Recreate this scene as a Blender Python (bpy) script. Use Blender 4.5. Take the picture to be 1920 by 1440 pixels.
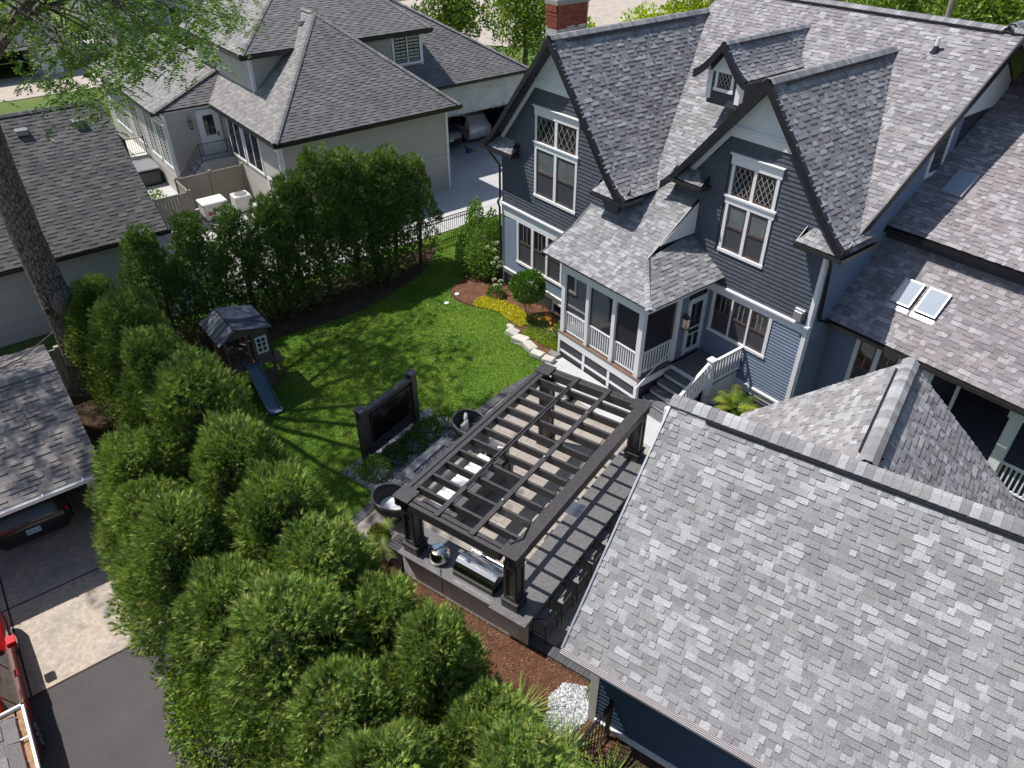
import bpy, math, random
import numpy as np
from mathutils import Vector, Matrix
for o in list(bpy.data.objects): bpy.data.objects.remove(o)
random.seed(7); RNG = np.random.default_rng(11)
scn = bpy.context.scene
COL = scn.collection
R = math.radians
# ------------------------------------------------------------------ camera
FPX, PITCH, ROLL = 1378.5, R(36.197), R(0.261)
cam_d = bpy.data.cameras.new('camera'); cam = bpy.data.objects.new('camera', cam_d); COL.objects.link(cam)
cam_d.sensor_width = 36.0; cam_d.lens = FPX / 1920 * 36.0; cam_d.clip_start = .1; cam_d.clip_end = 800
cp, sp = math.cos(PITCH), math.sin(PITCH)
_f = Vector((0, cp, -sp)); _r = Vector((1, 0, 0)); _d = _f.cross(_r)
cr, sr = math.cos(ROLL), math.sin(ROLL)
_r2 = _r*cr + _d*sr; _d2 = _d*cr - _r*sr
cam.matrix_world = Matrix(((_r2.x, -_d2.x, -_f.x, 0), (_r2.y, -_d2.y, -_f.y, 0), (_r2.z, -_d2.z, -_f.z, 15), (0, 0, 0, 1)))
scn.camera = cam
scn.render.resolution_x, scn.render.resolution_y = 1024, 768
# ------------------------------------------------------------------ sky, sun, exposure
SUN = Vector((-.538, .188, 1.0)).normalized()
w = bpy.data.worlds.new('World'); scn.world = w; w.use_nodes = True
nt = w.node_tree; nt.nodes.clear()
sky = nt.nodes.new('ShaderNodeTexSky'); sky.sky_type = 'NISHITA'; sky.sun_disc = False
sky.sun_elevation = math.asin(SUN.z); sky.sun_rotation = math.atan2(SUN.x, SUN.y)
sky.air_density = 1.0; sky.dust_density = .8; sky.ozone_density = 1.0
bg = nt.nodes.new('ShaderNodeBackground'); bg.inputs['Strength'].default_value = .105
wo = nt.nodes.new('ShaderNodeOutputWorld')
nt.links.new(sky.outputs[0], bg.inputs[0]); nt.links.new(bg.outputs[0], wo.inputs[0])
sl = bpy.data.lights.new('sun', 'SUN'); sl.energy = 4.6; sl.angle = R(.55); sl.color = (1, .955, .89)
so = bpy.data.objects.new('sun', sl); COL.objects.link(so); so.rotation_euler = SUN.to_track_quat('Z', 'Y').to_euler()
scn.view_settings.view_transform = 'Standard'; scn.view_settings.look = 'None'
scn.view_settings.exposure = 0.32; scn.view_settings.gamma = 1; scn.view_settings.use_curve_mapping = False
scn.render.engine = 'CYCLES'
scn.cycles.max_bounces = 6; scn.cycles.transparent_max_bounces = 8

# ------------------------------------------------------------------ frames
def frame(ox, oy, ang): return Matrix.Translation((ox, oy, 0)) @ Matrix.Rotation(ang, 4, 'Z')
FW = Matrix.Identity(4)
FH = frame(-.34359, 27.80403, R(-52.30))      # street grid: the blue house, its neighbours, drives
FP = frame(.0589, 10.3992, R(-34.473))        # the patio grid: pergola, bar, garage
def toW(F, p): return F @ Vector(p)
_Minv = cam.matrix_world.inverted()
def pix(pw):
    q = _Minv @ Vector(pw)
    if q.z > -.1: return None
    return (960 + FPX*q.x/-q.z, 720 - FPX*q.y/-q.z, -q.z)
# ------------------------------------------------------------------ object plumbing
FRM = {}; ORG = {}
def thing(name, label, cat, F=FW, at=(0, 0, 0), rz=0, group=None):
    o = bpy.data.objects.new(name, None); COL.objects.link(o); o.empty_display_size = .2
    o.matrix_world = F @ Matrix.Translation(at) @ Matrix.Rotation(rz, 4, 'Z')
    o['label'] = label; o['category'] = cat
    if group: o['group'] = group
    ORG[o] = (Vector(at), rz, F)
    return o
class MB:
    def __init__(s): s.v = []; s.f = []; s.c = []; s.m = []
    def face(s, pts, c=None, m=0):
        b = len(s.v); s.v.extend([tuple(p) for p in pts]); s.f.append(tuple(range(b, b+len(pts)))); s.c.append(c); s.m.append(m)
    def mesh(s, verts, faces, c=None, m=0):
        b = len(s.v); s.v.extend([tuple(p) for p in verts])
        for f in faces: s.f.append(tuple(i+b for i in f)); s.c.append(c); s.m.append(m)
    def box(s, x0, x1, y0, y1, z0, z1, c=None, m=0):
        if x0 > x1: x0, x1 = x1, x0
        if y0 > y1: y0, y1 = y1, y0
        if z0 > z1: z0, z1 = z1, z0
        s.mesh([(x0,y0,z0),(x1,y0,z0),(x1,y1,z0),(x0,y1,z0),(x0,y0,z1),(x1,y0,z1),(x1,y1,z1),(x0,y1,z1)],
               [(0,3,2,1),(4,5,6,7),(0,1,5,4),(1,2,6,5),(2,3,7,6),(3,0,4,7)], c, m)
    def prism(s, poly, off, c=None, m=0):
        a = [Vector(p) for p in poly]; o = Vector(off); b = [p+o for p in a]; n = len(a)
        nr = Vector((0,0,0))
        for i in range(n): nr += a[i].cross(a[(i+1) % n])
        if nr.dot(o) > 0: top, bot = list(range(n, 2*n)), list(range(n))[::-1]; flip = False
        else: top, bot = list(range(n, 2*n))[::-1], list(range(n)); flip = True
        fs = [tuple(top), tuple(bot)]
        for i in range(n):
            j = (i+1) % n
            fs.append((i, j, n+j, n+i) if not flip else (j, i, n+i, n+j))
        s.mesh(a+b, fs, c, m)
    def bar(s, a, b, w, h, up=(0,0,1), c=None, m=0):
        """box beam from a to b (centre line), w sideways, h along up"""
        a = Vector(a); b = Vector(b); d = (b-a).normalized(); u = Vector(up); sd = d.cross(u).normalized()*w/2; u2 = sd.cross(d).normalized()*h/2
        vs = [a-sd-u2, a+sd-u2, a+sd+u2, a-sd+u2, b-sd-u2, b+sd-u2, b+sd+u2, b-sd+u2]
        s.mesh(vs, [(0,1,2,3),(7,6,5,4),(4,5,1,0),(5,6,2,1),(6,7,3,2),(7,4,0,3)], c, m)
    def tube(s, pts, r, n=6, c=None, m=0, cap=True):
        pts = [Vector(p) for p in pts]; rr = r if isinstance(r, (list, tuple)) else [r]*len(pts)
        b = len(s.v); ref = None
        for i, p in enumerate(pts):
            d = (pts[min(i+1, len(pts)-1)] - pts[max(i-1, 0)]).normalized()
            if ref is None: ref = Vector((0,0,1)) if abs(d.z) < .9 else Vector((1,0,0))
            x = d.cross(ref).normalized(); y = x.cross(d).normalized(); ref = y
            for k in range(n):
                a = 2*math.pi*k/n; s.v.append(tuple(p + x*math.cos(a)*rr[i] + y*math.sin(a)*rr[i]))
        for i in range(len(pts)-1):
            for k in range(n):
                k2 = (k+1) % n; s.f.append((b+i*n+k, b+i*n+k2, b+(i+1)*n+k2, b+(i+1)*n+k)); s.c.append(c); s.m.append(m)
        if cap:
            s.f.append(tuple(b+k for k in range(n))[::-1]); s.c.append(c); s.m.append(m)
            s.f.append(tuple(b+(len(pts)-1)*n+k for k in range(n))); s.c.append(c); s.m.append(m)
    def lathe(s, prof, n=20, at=(0,0,0), c=None, m=0, sx=1, sy=1):
        b = len(s.v)
        for r, z in prof:
            for k in range(n):
                a = 2*math.pi*k/n; s.v.append((at[0]+r*math.cos(a)*sx, at[1]+r*math.sin(a)*sy, at[2]+z))
        for i in range(len(prof)-1):
            for k in range(n):
                k2 = (k+1) % n; s.f.append((b+i*n+k, b+i*n+k2, b+(i+1)*n+k2, b+(i+1)*n+k)); s.c.append(c); s.m.append(m)
    def build(s, name, mat, parent=None, F=None, smooth=False, kind=None, label=None, bevel=0, origin=None):
        me = bpy.data.meshes.new(name)
        vs = s.v
        if parent is not None:
            o0, rz, F0 = ORG[parent]
            if not (o0.length == 0 and rz == 0):
                Mi = (Matrix.Translation(o0) @ Matrix.Rotation(rz, 4, 'Z')).inverted() if rz else None
                vs = [tuple(Mi @ Vector(v)) for v in vs] if rz else [(v[0]-o0.x, v[1]-o0.y, v[2]-o0.z) for v in vs]
        elif origin is not None:
            vs = [(v[0]-origin[0], v[1]-origin[1], v[2]-origin[2]) for v in vs]
        me.from_pydata(vs, [], s.f)
        if any(c is not None for c in s.c):
            at = me.color_attributes.new('tone', 'FLOAT_COLOR', 'CORNER')
            buf = []
            for f, c in zip(s.f, s.c):
                c = c or (.5, .5, .5); buf.extend((c[0], c[1], c[2], 1.0)*len(f))
            at.data.foreach_set('color', buf)
        mats = mat if isinstance(mat, (list, tuple)) else [mat]
        for mm in mats: me.materials.append(mm)
        if any(s.m): me.polygons.foreach_set('material_index', s.m)
        if smooth: me.polygons.foreach_set('use_smooth', [True]*len(s.f))
        me.update()
        o = bpy.data.objects.new(name, me); COL.objects.link(o)
        if parent is not None: o.parent = parent; ORG[o] = ORG[parent]
        else:
            o.matrix_world = (F or FW) @ Matrix.Translation(origin or (0,0,0)); ORG[o] = (Vector(origin or (0,0,0)), 0, F or FW)
        if kind: o['kind'] = kind
        if label: o['label'] = label
        if bevel:
            md = o.modifiers.new('bevel', 'BEVEL'); md.width = bevel; md.segments = 1; md.limit_method = 'ANGLE'
        return o
def tag(o, label, cat, group=None):
    o['label'] = label; o['category'] = cat
    if group: o['group'] = group
    return o
def struct(o): o['kind'] = 'structure'; return o
def kids(o): return [c for c in bpy.data.objects if c.parent == o]
_CH = {}
def dup(root, F, at, rz=0, label=None, group=None):
    chs = _CH.get(root) or _CH.setdefault(root, [(c, kids(c)) for c in kids(root)])
    r = root.copy(); COL.objects.link(r); r.matrix_world = F @ Matrix.Translation(at) @ Matrix.Rotation(rz, 4, 'Z')
    if label: r['label'] = label
    if group: r['group'] = group
    for c, gs in chs:
        d = c.copy(); COL.objects.link(d); d.parent = r
        for g in gs:
            e = g.copy(); COL.objects.link(e); e.parent = d
    return r
def B(name, mat, parent, *boxes, **kw):
    m = MB()
    for b in boxes: m.box(*b)
    return m.build(name, mat, parent, **kw)
# ------------------------------------------------------------------ materials
def newmat(name):
    m = bpy.data.materials.new(name); m.use_nodes = True
    return m, m.node_tree, m.node_tree.nodes['Principled BSDF']
def N(t, typ, **kw):
    n = t.nodes.new(typ)
    for k, v in kw.items():
        if k in n.inputs: n.inputs[k].default_value = v
        else: setattr(n, k, v)
    return n
def noise(t, scale, detail=3, rough=.6, vec=None, dims='3D'):
    n = t.nodes.new('ShaderNodeTexNoise'); n.inputs['Scale'].default_value = scale; n.inputs['Detail'].default_value = detail; n.inputs['Roughness'].default_value = rough
    if vec: t.links.new(vec, n.inputs['Vector'])
    return n
def ramp(t, src, pts):
    n = t.nodes.new('ShaderNodeValToRGB'); t.links.new(src, n.inputs[0]); e = n.color_ramp.elements
    while len(e) < len(pts): e.new(.5)
    for i, (p, c) in enumerate(pts): e[i].position = p; e[i].color = tuple(c) + (1,) if len(c) == 3 else c
    return n
def mixc(t, a, b, fac, mode='MIX'):
    n = t.nodes.new('ShaderNodeMix'); n.data_type = 'RGBA'; n.blend_type = mode
    for s, i in ((fac, 0), (a, 6), (b, 7)):
        if hasattr(s, 'links') or hasattr(s, 'is_output'): t.links.new(s, n.inputs[i])
        elif i == 0: n.inputs[0].default_value = s
        else: n.inputs[i].default_value = tuple(s) + (1,) if len(s) == 3 else s
    return n.outputs[2]
def coords(t, scale=None, kind='Object'):
    tc = t.nodes.new('ShaderNodeTexCoord')
    if scale is None: return tc.outputs[kind]
    mp = t.nodes.new('ShaderNodeMapping'); mp.inputs['Scale'].default_value = scale; t.links.new(tc.outputs[kind], mp.inputs['Vector']); return mp.outputs[0]
def worldpos(t):
    return t.nodes.new('ShaderNodeNewGeometry').outputs['Position']
def simple(name, col, rough=.6, metal=0, var=.12, scale=6, bump=0, spec=None, bscale=None):
    m, t, b = newmat(name); v = worldpos(t)
    n = noise(t, scale, 4, .65, v)
    lo = tuple(c*(1-var) for c in col); hi = tuple(min(1, c*(1+var)) for c in col)
    r = ramp(t, n.outputs[0], [(.3, lo), (.7, hi)]); t.links.new(r.outputs[0], b.inputs['Base Color'])
    b.inputs['Roughness'].default_value = rough; b.inputs['Metallic'].default_value = metal
    if spec is not None: b.inputs['Specular IOR Level'].default_value = spec
    if bump:
        n2 = noise(t, bscale or scale*6, 4, .7, v); bp = N(t, 'ShaderNodeBump', Strength=bump, Distance=.01); t.links.new(n2.outputs[0], bp.inputs['Height']); t.links.new(bp.outputs[0], b.inputs['Normal'])
    return m
def toned(name, rough=.85, grain=.35, gscale=90, bump=.3, mul=(1,1,1), blotch=.12, bscale=1.3, spec=.3):
    """surface whose own colour comes from the 'tone' attribute, with grit"""
    m, t, b = newmat(name); v = worldpos(t)
    a = t.nodes.new('ShaderNodeAttribute'); a.attribute_name = 'tone'
    g = noise(t, gscale, 2, .7, v); r = ramp(t, g.outputs[0], [(.25, (1-grain,)*3), (.75, (1+grain,)*3)])
    c = mixc(t, a.outputs[0], r.outputs[0], 1.0, 'MULTIPLY')
    g2 = noise(t, bscale, 5, .6, v); r2 = ramp(t, g2.outputs[0], [(.3, (1-blotch,)*3), (.7, (1+blotch,)*3)])
    c = mixc(t, c, r2.outputs[0], 1.0, 'MULTIPLY')
    c = mixc(t, c, mul, 1.0, 'MULTIPLY')
    t.links.new(c, b.inputs['Base Color']); b.inputs['Roughness'].default_value = rough; b.inputs['Specular IOR Level'].default_value = spec
    if bump:
        bp = N(t, 'ShaderNodeBump', Strength=bump, Distance=.004); t.links.new(g.outputs[0], bp.inputs['Height']); t.links.new(bp.outputs[0], b.inputs['Normal'])
    return m
def glassy(name, col, rough=.04, spec=.6, wav=0):
    m, t, b = newmat(name); b.inputs['Base Color'].default_value = col + (1,); b.inputs['Roughness'].default_value = rough; b.inputs['Specular IOR Level'].default_value = spec
    if wav:
        n = noise(t, 2.5, 2, .5, worldpos(t)); bp = N(t, 'ShaderNodeBump', Strength=wav, Distance=.02); t.links.new(n.outputs[0], bp.inputs['Height']); t.links.new(bp.outputs[0], b.inputs['Normal'])
        r = ramp(t, noise(t, 1.6, 3, .6, worldpos(t)).outputs[0], [(.35, tuple(c*.5 for c in col)), (.7, tuple(min(1, c*2.2) for c in col))]); t.links.new(r.outputs[0], b.inputs['Base Color'])
    return m
M = {}
M['shingle'] = toned('asphalt_shingle', grain=.42, gscale=55, bump=.5)
M['shingle_cap'] = toned('ridge_shingle', grain=.35, gscale=60, bump=.5)
M['siding'] = toned('painted_siding', rough=.55, grain=.05, gscale=30, bump=.05, blotch=.06)
M['shake'] = toned('painted_shake', rough=.6, grain=.12, gscale=45, bump=.25, blotch=.08)
M['white'] = simple('white_paint', (.78, .79, .80), .45, var=.03, scale=3)
M['offwhite'] = simple('cream_paint', (.62, .60, .55), .5, var=.04)
M['fascia'] = simple('black_fascia', (.016, .016, .020), .38, var=.25, spec=.6)
M['gutter'] = simple('dark_gutter', (.035, .032, .034), .3, var=.2, spec=.6)
M['brown'] = simple('brown_sash', (.11, .075, .062), .4, var=.15)
M['glass'] = glassy('window_glass', (.018, .020, .024), .03, .7, wav=.12)
M['glass_blind'] = simple('window_blind', (.14, .155, .16), .25, var=.2, scale=3, spec=.7)
M['muntin'] = simple('lead_came', (.42, .40, .35), .5, var=.1)
M['black_metal'] = simple('black_metal', (.012, .012, .014), .35, var=.2, spec=.6)
M['pergola'] = simple('black_stained_timber', (.055, .050, .050), .42, var=.35, scale=14, bump=.15, spec=.55)
M['grey_metal'] = simple('grey_metal', (.38, .39, .41), .35, metal=.6, var=.1)
M['steel'] = simple('stainless_steel', (.74, .73, .71), .16, metal=1.0, var=.06, scale=20)
M['concrete'] = simple('pale_concrete', (.46, .46, .47), .85, var=.10, scale=1.2, bump=.15)
M['cushion'] = simple('white_cushion', (.72, .72, .73), .9, var=.05, bump=.1)
M['deckboard'] = simple('grey_composite_deck', (.125, .125, .13), .6, var=.2, scale=9)
M['deckbrown'] = simple('brown_deck_edge', (.16, .10, .07), .6, var=.2, scale=9)
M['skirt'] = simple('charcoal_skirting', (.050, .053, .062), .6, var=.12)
M['granite'] = None

# ------------------------------------------------------------------ polygon tiling
def clip(poly, clipper):
    out = poly
    n = len(clipper)
    for i in range(n):
        ax, ay = clipper[i]; bx, by = clipper[(i+1) % n]; ex, ey = bx-ax, by-ay
        inp = out; out = []
        if not inp: return []
        px, py = inp[-1]; pd = ex*(py-ay)-ey*(px-ax)
        for qx, qy in inp:
            qd = ex*(qy-ay)-ey*(qx-ax)
            if qd >= -1e-9:
                if pd < -1e-9:
                    k = pd/(pd-qd); out.append((px+(qx-px)*k, py+(qy-py)*k))
                out.append((qx, qy))
            elif pd >= -1e-9:
                k = pd/(pd-qd); out.append((px+(qx-px)*k, py+(qy-py)*k))
            px, py, pd = qx, qy, qd
    return out
def area(p):
    return .5*sum(p[i][0]*p[(i+1) % len(p)][1]-p[(i+1) % len(p)][0]*p[i][1] for i in range(len(p)))
class Plane:
    """2D (s,t) plane in a frame; n = outward"""
    def __init__(s, o, sd, td, F): s.o = Vector(o); s.s = Vector(sd).normalized(); s.t = Vector(td).normalized(); s.n = s.s.cross(s.t); s.F = F
    def p(s, a, b, d=0): return s.o + s.s*a + s.t*b + s.n*d
    def to2(s, q): q = Vector(q)-s.o; return (q.dot(s.s), q.dot(s.t))
    def box(s, mb, s0, s1, t0, t1, d0, d1, c=None, m=0):
        if s0 > s1: s0, s1 = s1, s0
        if t0 > t1: t0, t1 = t1, t0
        mb.mesh([s.p(a, b, d) for d in (d0, d1) for a, b in ((s0,t0),(s1,t0),(s1,t1),(s0,t1))],
                [(0,3,2,1),(4,5,6,7),(0,1,5,4),(1,2,6,5),(2,3,7,6),(3,0,4,7)], c, m)
    def B(s, name, mat, parent, *bx, **kw):
        mb = MB()
        for b in bx: s.box(mb, *b)
        return mb.build(name, mat, parent, **kw)
EDGE = .45   # shadow lines under courses, painted into the cut edges of shingles and boards
def fmesh(mb, pl, poly, base, h0, h1, t0, t1, c):
    """slab over poly, height above plane h0 at t0 (low edge) to h1 at t1"""
    def h(t): k = (t-t0)/(t1-t0) if t1 > t0 else 0; return h0+(h1-h0)*k
    n = len(poly); b = len(mb.v)
    for x, y in poly: mb.v.append(tuple(pl.p(x, y, base+h(y))))
    for x, y in poly: mb.v.append(tuple(pl.p(x, y, base-.002)))
    mb.f.append(tuple(range(b, b+n))); mb.c.append(c); mb.m.append(0)
    for i in range(n):
        j = (i+1) % n
        if abs(poly[i][1]-t1) < 1e-4 and abs(poly[j][1]-t1) < 1e-4: continue
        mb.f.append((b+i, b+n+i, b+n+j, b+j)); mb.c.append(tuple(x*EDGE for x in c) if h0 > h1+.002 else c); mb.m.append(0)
class Tiler:
    """gathers tiles; the 300 that show largest become objects, the rest one part"""
    def __init__(s, parent, name, mat, rest, limit=300, minpx=7.5): s.parent = parent; s.name = name; s.mat = mat; s.rest = rest; s.limit = limit; s.t = []; s.minpx = minpx
    def add(s, pl, poly, base, h0, h1, t0, t1, c, vis=True):
        cx = sum(p[0] for p in poly)/len(poly); cy = sum(p[1] for p in poly)/len(poly)
        size = -1
        if vis:
            q = pix(toW(pl.F, pl.p(cx, cy, base)))
            if q and -20 < q[0] < 1940 and -20 < q[1] < 1460:
                size = math.sqrt(abs(area(poly)))*FPX/q[2]
        s.t.append((size, pl, poly, base, h0, h1, t0, t1, c))
    def finish(s):
        s.t.sort(key=lambda a: -a[0]); k = 0
        rest = MB(); cap = s.limit
        for a in s.t:
            if k < cap and a[0] >= s.minpx:
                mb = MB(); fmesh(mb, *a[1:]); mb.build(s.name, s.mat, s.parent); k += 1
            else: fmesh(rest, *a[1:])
        if rest.f: rest.build(s.rest, s.mat, s.parent, kind='stuff' if k >= cap or True else None)
PAL_HOUSE = [(.20,.20,.208),(.225,.225,.235),(.25,.25,.262),(.29,.292,.305),(.21,.20,.205),(.24,.23,.235),(.185,.185,.195),(.315,.318,.33)]
PAL_GAR = [(.22,.213,.218),(.245,.24,.245),(.275,.275,.28),(.325,.325,.332),(.235,.225,.226),(.26,.25,.25),(.21,.206,.214),(.35,.35,.358)]
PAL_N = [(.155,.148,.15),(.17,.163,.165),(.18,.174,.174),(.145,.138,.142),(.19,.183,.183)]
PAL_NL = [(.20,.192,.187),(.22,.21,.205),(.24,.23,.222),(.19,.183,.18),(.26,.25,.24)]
PAL_GL = [(.085,.083,.086),(.10,.097,.099),(.115,.11,.111),(.075,.073,.077)]
PAL_LL = [(.19,.172,.166),(.205,.186,.179),(.22,.20,.192),(.18,.163,.158)]
def roof_plane(tl, poly3, sdir, F, pal, expo=.14, wmin=.12, wmax=.42, thick=.011, vis=True, style='arch', tint=(1,1,1), t_phase=0, deck=None, deckparent=None, deckt=.10, base=.004):
    """poly3: convex polygon (frame coords). sdir: eave direction so that s x t = up/outward"""
    P3 = [Vector(p) for p in poly3]; nn = Vector((0,0,0))
    for i in range(len(P3)): nn += P3[i].cross(P3[(i+1) % len(P3)])
    nn.normalize()
    if nn.z < 0: nn = -nn
    sd = Vector(sdir).normalized(); td = nn.cross(sd)
    if td.z < 0: sd = -sd; td = nn.cross(sd)
    o = P3[0]
    pl = Plane(o, sd, td, F)
    p2 = [pl.to2(p) for p in P3]
    if area(p2) < 0: p2 = p2[::-1]
    tmin = min(p[1] for p in p2); tmax = max(p[1] for p in p2)
    nrow = max(1, round((tmax-tmin)/expo)); ex = (tmax-tmin)/nrow
    rng = random.Random(int(1e4*abs(tmin+p2[0][0]))+len(p2)+7)
    for r in range(nrow):
        t0 = tmin+r*ex; t1 = t0+ex
        band = clip([(-99,t0),(99,t0),(99,t1),(-99,t1)], p2)
        if len(band) < 3: continue
        s0 = min(p[0] for p in band); s1 = max(p[0] for p in band)
        s = s0-rng.random()*wmax; prev = rng.randrange(len(pal)); high = rng.random() < .5
        while s < s1:
            wd = rng.uniform(wmin, wmax) if style == 'arch' else wmin
            if style == 'arch' and rng.random() < .35: wd = rng.uniform(wmin*.6, wmin*1.3)
            g = clip([(s,t0),(s+wd-.0015,t0),(s+wd-.0015,t1+.012),(s,t1+.012)], p2)
            if len(g) >= 3 and abs(area(g)) > 2e-4:
                if style == 'arch':
                    high = not high if rng.random() < .82 else high
                    prev = rng.randrange(len(pal)); c = pal[prev]; f = rng.uniform(.9, 1.1)
                    h = thick*1.7 if high else thick*.35
                else:
                    c = pal[rng.randrange(len(pal))]; f = rng.uniform(.94, 1.06); high = not high; h = thick if high else thick*.35
                c = tuple(c[i]*f*tint[i] for i in range(3))
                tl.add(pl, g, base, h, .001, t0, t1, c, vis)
            s += wd
    if deck is not None:
        mb = MB(); mb.prism([pl.p(x, y, base-.003) for x, y in p2], -pl.n*deckt); mb.build('roof_deck', deck, deckparent)
    return pl
def caps(parent, a, b, F, pal, w=.16, drop=.8, step=.14, name='ridge_cap', mat=None, lim=60, seed=1, joined=False, rise=.02):
    """ridge/hip cap shingles from a to b, each a bent piece"""
    a = Vector(a); b = Vector(b); L = (b-a).length; n = max(1, int(L/step)); d = (b-a)/n
    h = Vector((d.x, d.y, 0)).normalized(); sd = Vector((-h.y, h.x, 0)); rng = random.Random(seed); allm = MB()
    for i in range(n):
        p = a+d*i; q = a+d*(i+1.15)
        mb = allm if joined or i >= lim else MB()
        c = pal[rng.randrange(len(pal))]; f = rng.uniform(.9, 1.1); c = tuple(x*f for x in c)
        up = Vector((0,0,rise+.012)); up2 = Vector((0,0,rise))
        D = Vector((0,0,-w*drop))
        L0, T0, R0 = p-sd*w+D+up, p+up, p+sd*w+D+up
        L1, T1, R1 = q-sd*w+D+up2, q+up2, q+sd*w+D+up2
        z = Vector((0,0,-.015))
        m1 = T0+sd*w*.35+D*.14; m2 = T0-sd*w*.35+D*.14; m3 = T1+sd*w*.35+D*.14; m4 = T1-sd*w*.35+D*.14
        vs = [L0, m2, m1, R0, L1, m4, m3, R1, L0+z, m2+z, m1+z, R0+z, L1+z, R1+z]
        mb.mesh(vs, [(0,4,5,1)[::-1], (1,5,6,2)[::-1], (2,6,7,3)[::-1], (0,1,9,8), (1,2,10,9), (2,3,11,10), (0,8,12,4), (3,7,13,11)], c)
        if mb is not allm: mb.build(name, mat or M['shingle_cap'], parent)
    if allm.f: allm.build(name, mat or M['shingle_cap'], parent, kind='stuff')
def lap_siding(tl, o, sd, F, poly, expo, col, holes=(), thick=.026, maxlen=3.6, var=.05, vis=True, base=.0):
    """boards on a vertical wall; o frame point (t=0 level), sd horizontal direction with s x up = outward"""
    pl = Plane(o, sd, (0,0,1), F)
    if area(poly) < 0: poly = poly[::-1]
    tmin = min(p[1] for p in poly); tmax = max(p[1] for p in poly); n = int(math.ceil((tmax-tmin)/expo)); rng = random.Random(int(tmax*977)+n)
    for r in range(n):
        r0 = tmin+r*expo; r1 = r0+expo
        cuts = sorted({r0, min(r1, tmax)} | {h for H in holes for h in (H[2], H[3]) if r0+.004 < h < r1-.004})
        f = rng.uniform(1-var, 1+var); c = tuple(x*f for x in col)
        off = rng.random()*maxlen
        for t0, t1 in zip(cuts[:-1], cuts[1:]):
            iv = [(-99., 99.)]
            for H in holes:
                if H[2] < t1-.002 and H[3] > t0+.002:
                    nv = []
                    for a, b in iv:
                        if H[1] <= a or H[0] >= b: nv.append((a, b)); continue
                        if H[0] > a: nv.append((a, H[0]))
                        if H[1] < b: nv.append((H[1], b))
                    iv = nv
            for a, b in iv:
                g = clip([(a,t0),(b,t0),(b,t1),(a,t1)], poly)
                if len(g) < 3 or abs(area(g)) < 1e-3: continue
                h0 = thick*(1-(t0-r0)/expo); h1 = thick*(1-(t1-r0)/expo)
                tl.add(pl, g, base, max(h0, .002), max(h1, .0015), t0, t1, c, vis)
    return pl
def shakes(tl, o, sd, F, poly, expo, col, holes=(), wmin=.09, wmax=.2, thick=.028, vis=True):
    pl = Plane(o, sd, (0,0,1), F)
    if area(poly) < 0: poly = poly[::-1]
    tmin = min(p[1] for p in poly); tmax = max(p[1] for p in poly); n = int(math.ceil((tmax-tmin)/expo)); rng = random.Random(int(tmax*571)+n)
    for r in range(n):
        r0 = tmin+r*expo; r1 = min(r0+expo, tmax)
        band = clip([(-99,r0),(99,r0),(99,r1),(-99,r1)], poly)
        if len(band) < 3: continue
        s = min(p[0] for p in band)-.05; s1 = max(p[0] for p in band)
        while s < s1:
            wd = rng.uniform(wmin, wmax); jig = rng.uniform(-.006, .004)
            f = rng.uniform(.93, 1.07); c = tuple(x*f for x in col)
            ts = sorted({r0+jig, r1+.01} | {h for H in holes for h in (H[2], H[3]) if r0+.01 < h < r1-.005 and H[0] < s+wd and H[1] > s})
            for t0, t1 in zip(ts[:-1], ts[1:]):
                a, b = s, s+wd-.004; ok = True
                for H in holes:
                    if H[2] < t1-.012 and H[3] > t0+.008:
                        if a >= H[0]-.01 and b <= H[1]+.01: ok = False
                        elif a < H[0] < b: b = H[0]
                        elif a < H[1] < b: a = H[1]
                if not ok: continue
                g = clip([(a,t0),(b,t0),(b,t1),(a,t1)], poly)
                if len(g) >= 3 and abs(area(g)) > 1e-4: tl.add(pl, g, 0, thick*(1-(t0-r0)/expo)+.002, .002, t0, t1, c, vis)
            s += wd
def wallslab(parent, o, sd, F, poly, mat, depth=.15, name='wall'):
    pl = Plane(o, sd, (0,0,1), F); mb = MB(); mb.prism([pl.p(x, y, -.003) for x, y in poly], -pl.n*depth)
    return mb.build(name, mat, parent)
def gutter(parent, pts, mat, w=.11, h=.11, name='gutter'):
    """open K-gutter along the polyline pts (outer lip), channel visible from above"""
    mb = MB()
    for a, b in zip(pts[:-1], pts[1:]):
        a = Vector(a); b = Vector(b); d = (b-a).normalized(); inn = Vector((0,0,1)).cross(d)
        def q(p, i, z): return p + inn*i + Vector((0,0,z))
        prof = [(0,0), (0,-h), (w,-h), (w,0), (w-.012,0), (w-.012,-h+.02), (.014,-h+.02), (.014,0)]
        va = [q(a-d*.0, i, z) for i, z in prof]; vb = [q(b, i, z) for i, z in prof]; n = len(prof)
        mb.mesh(va+vb, [(k, k+n, (k+1) % n+n, (k+1) % n) for k in range(n)] + [tuple(range(n)), tuple(range(n, 2*n))[::-1]])
    return mb.build(name, mat, parent)
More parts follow.
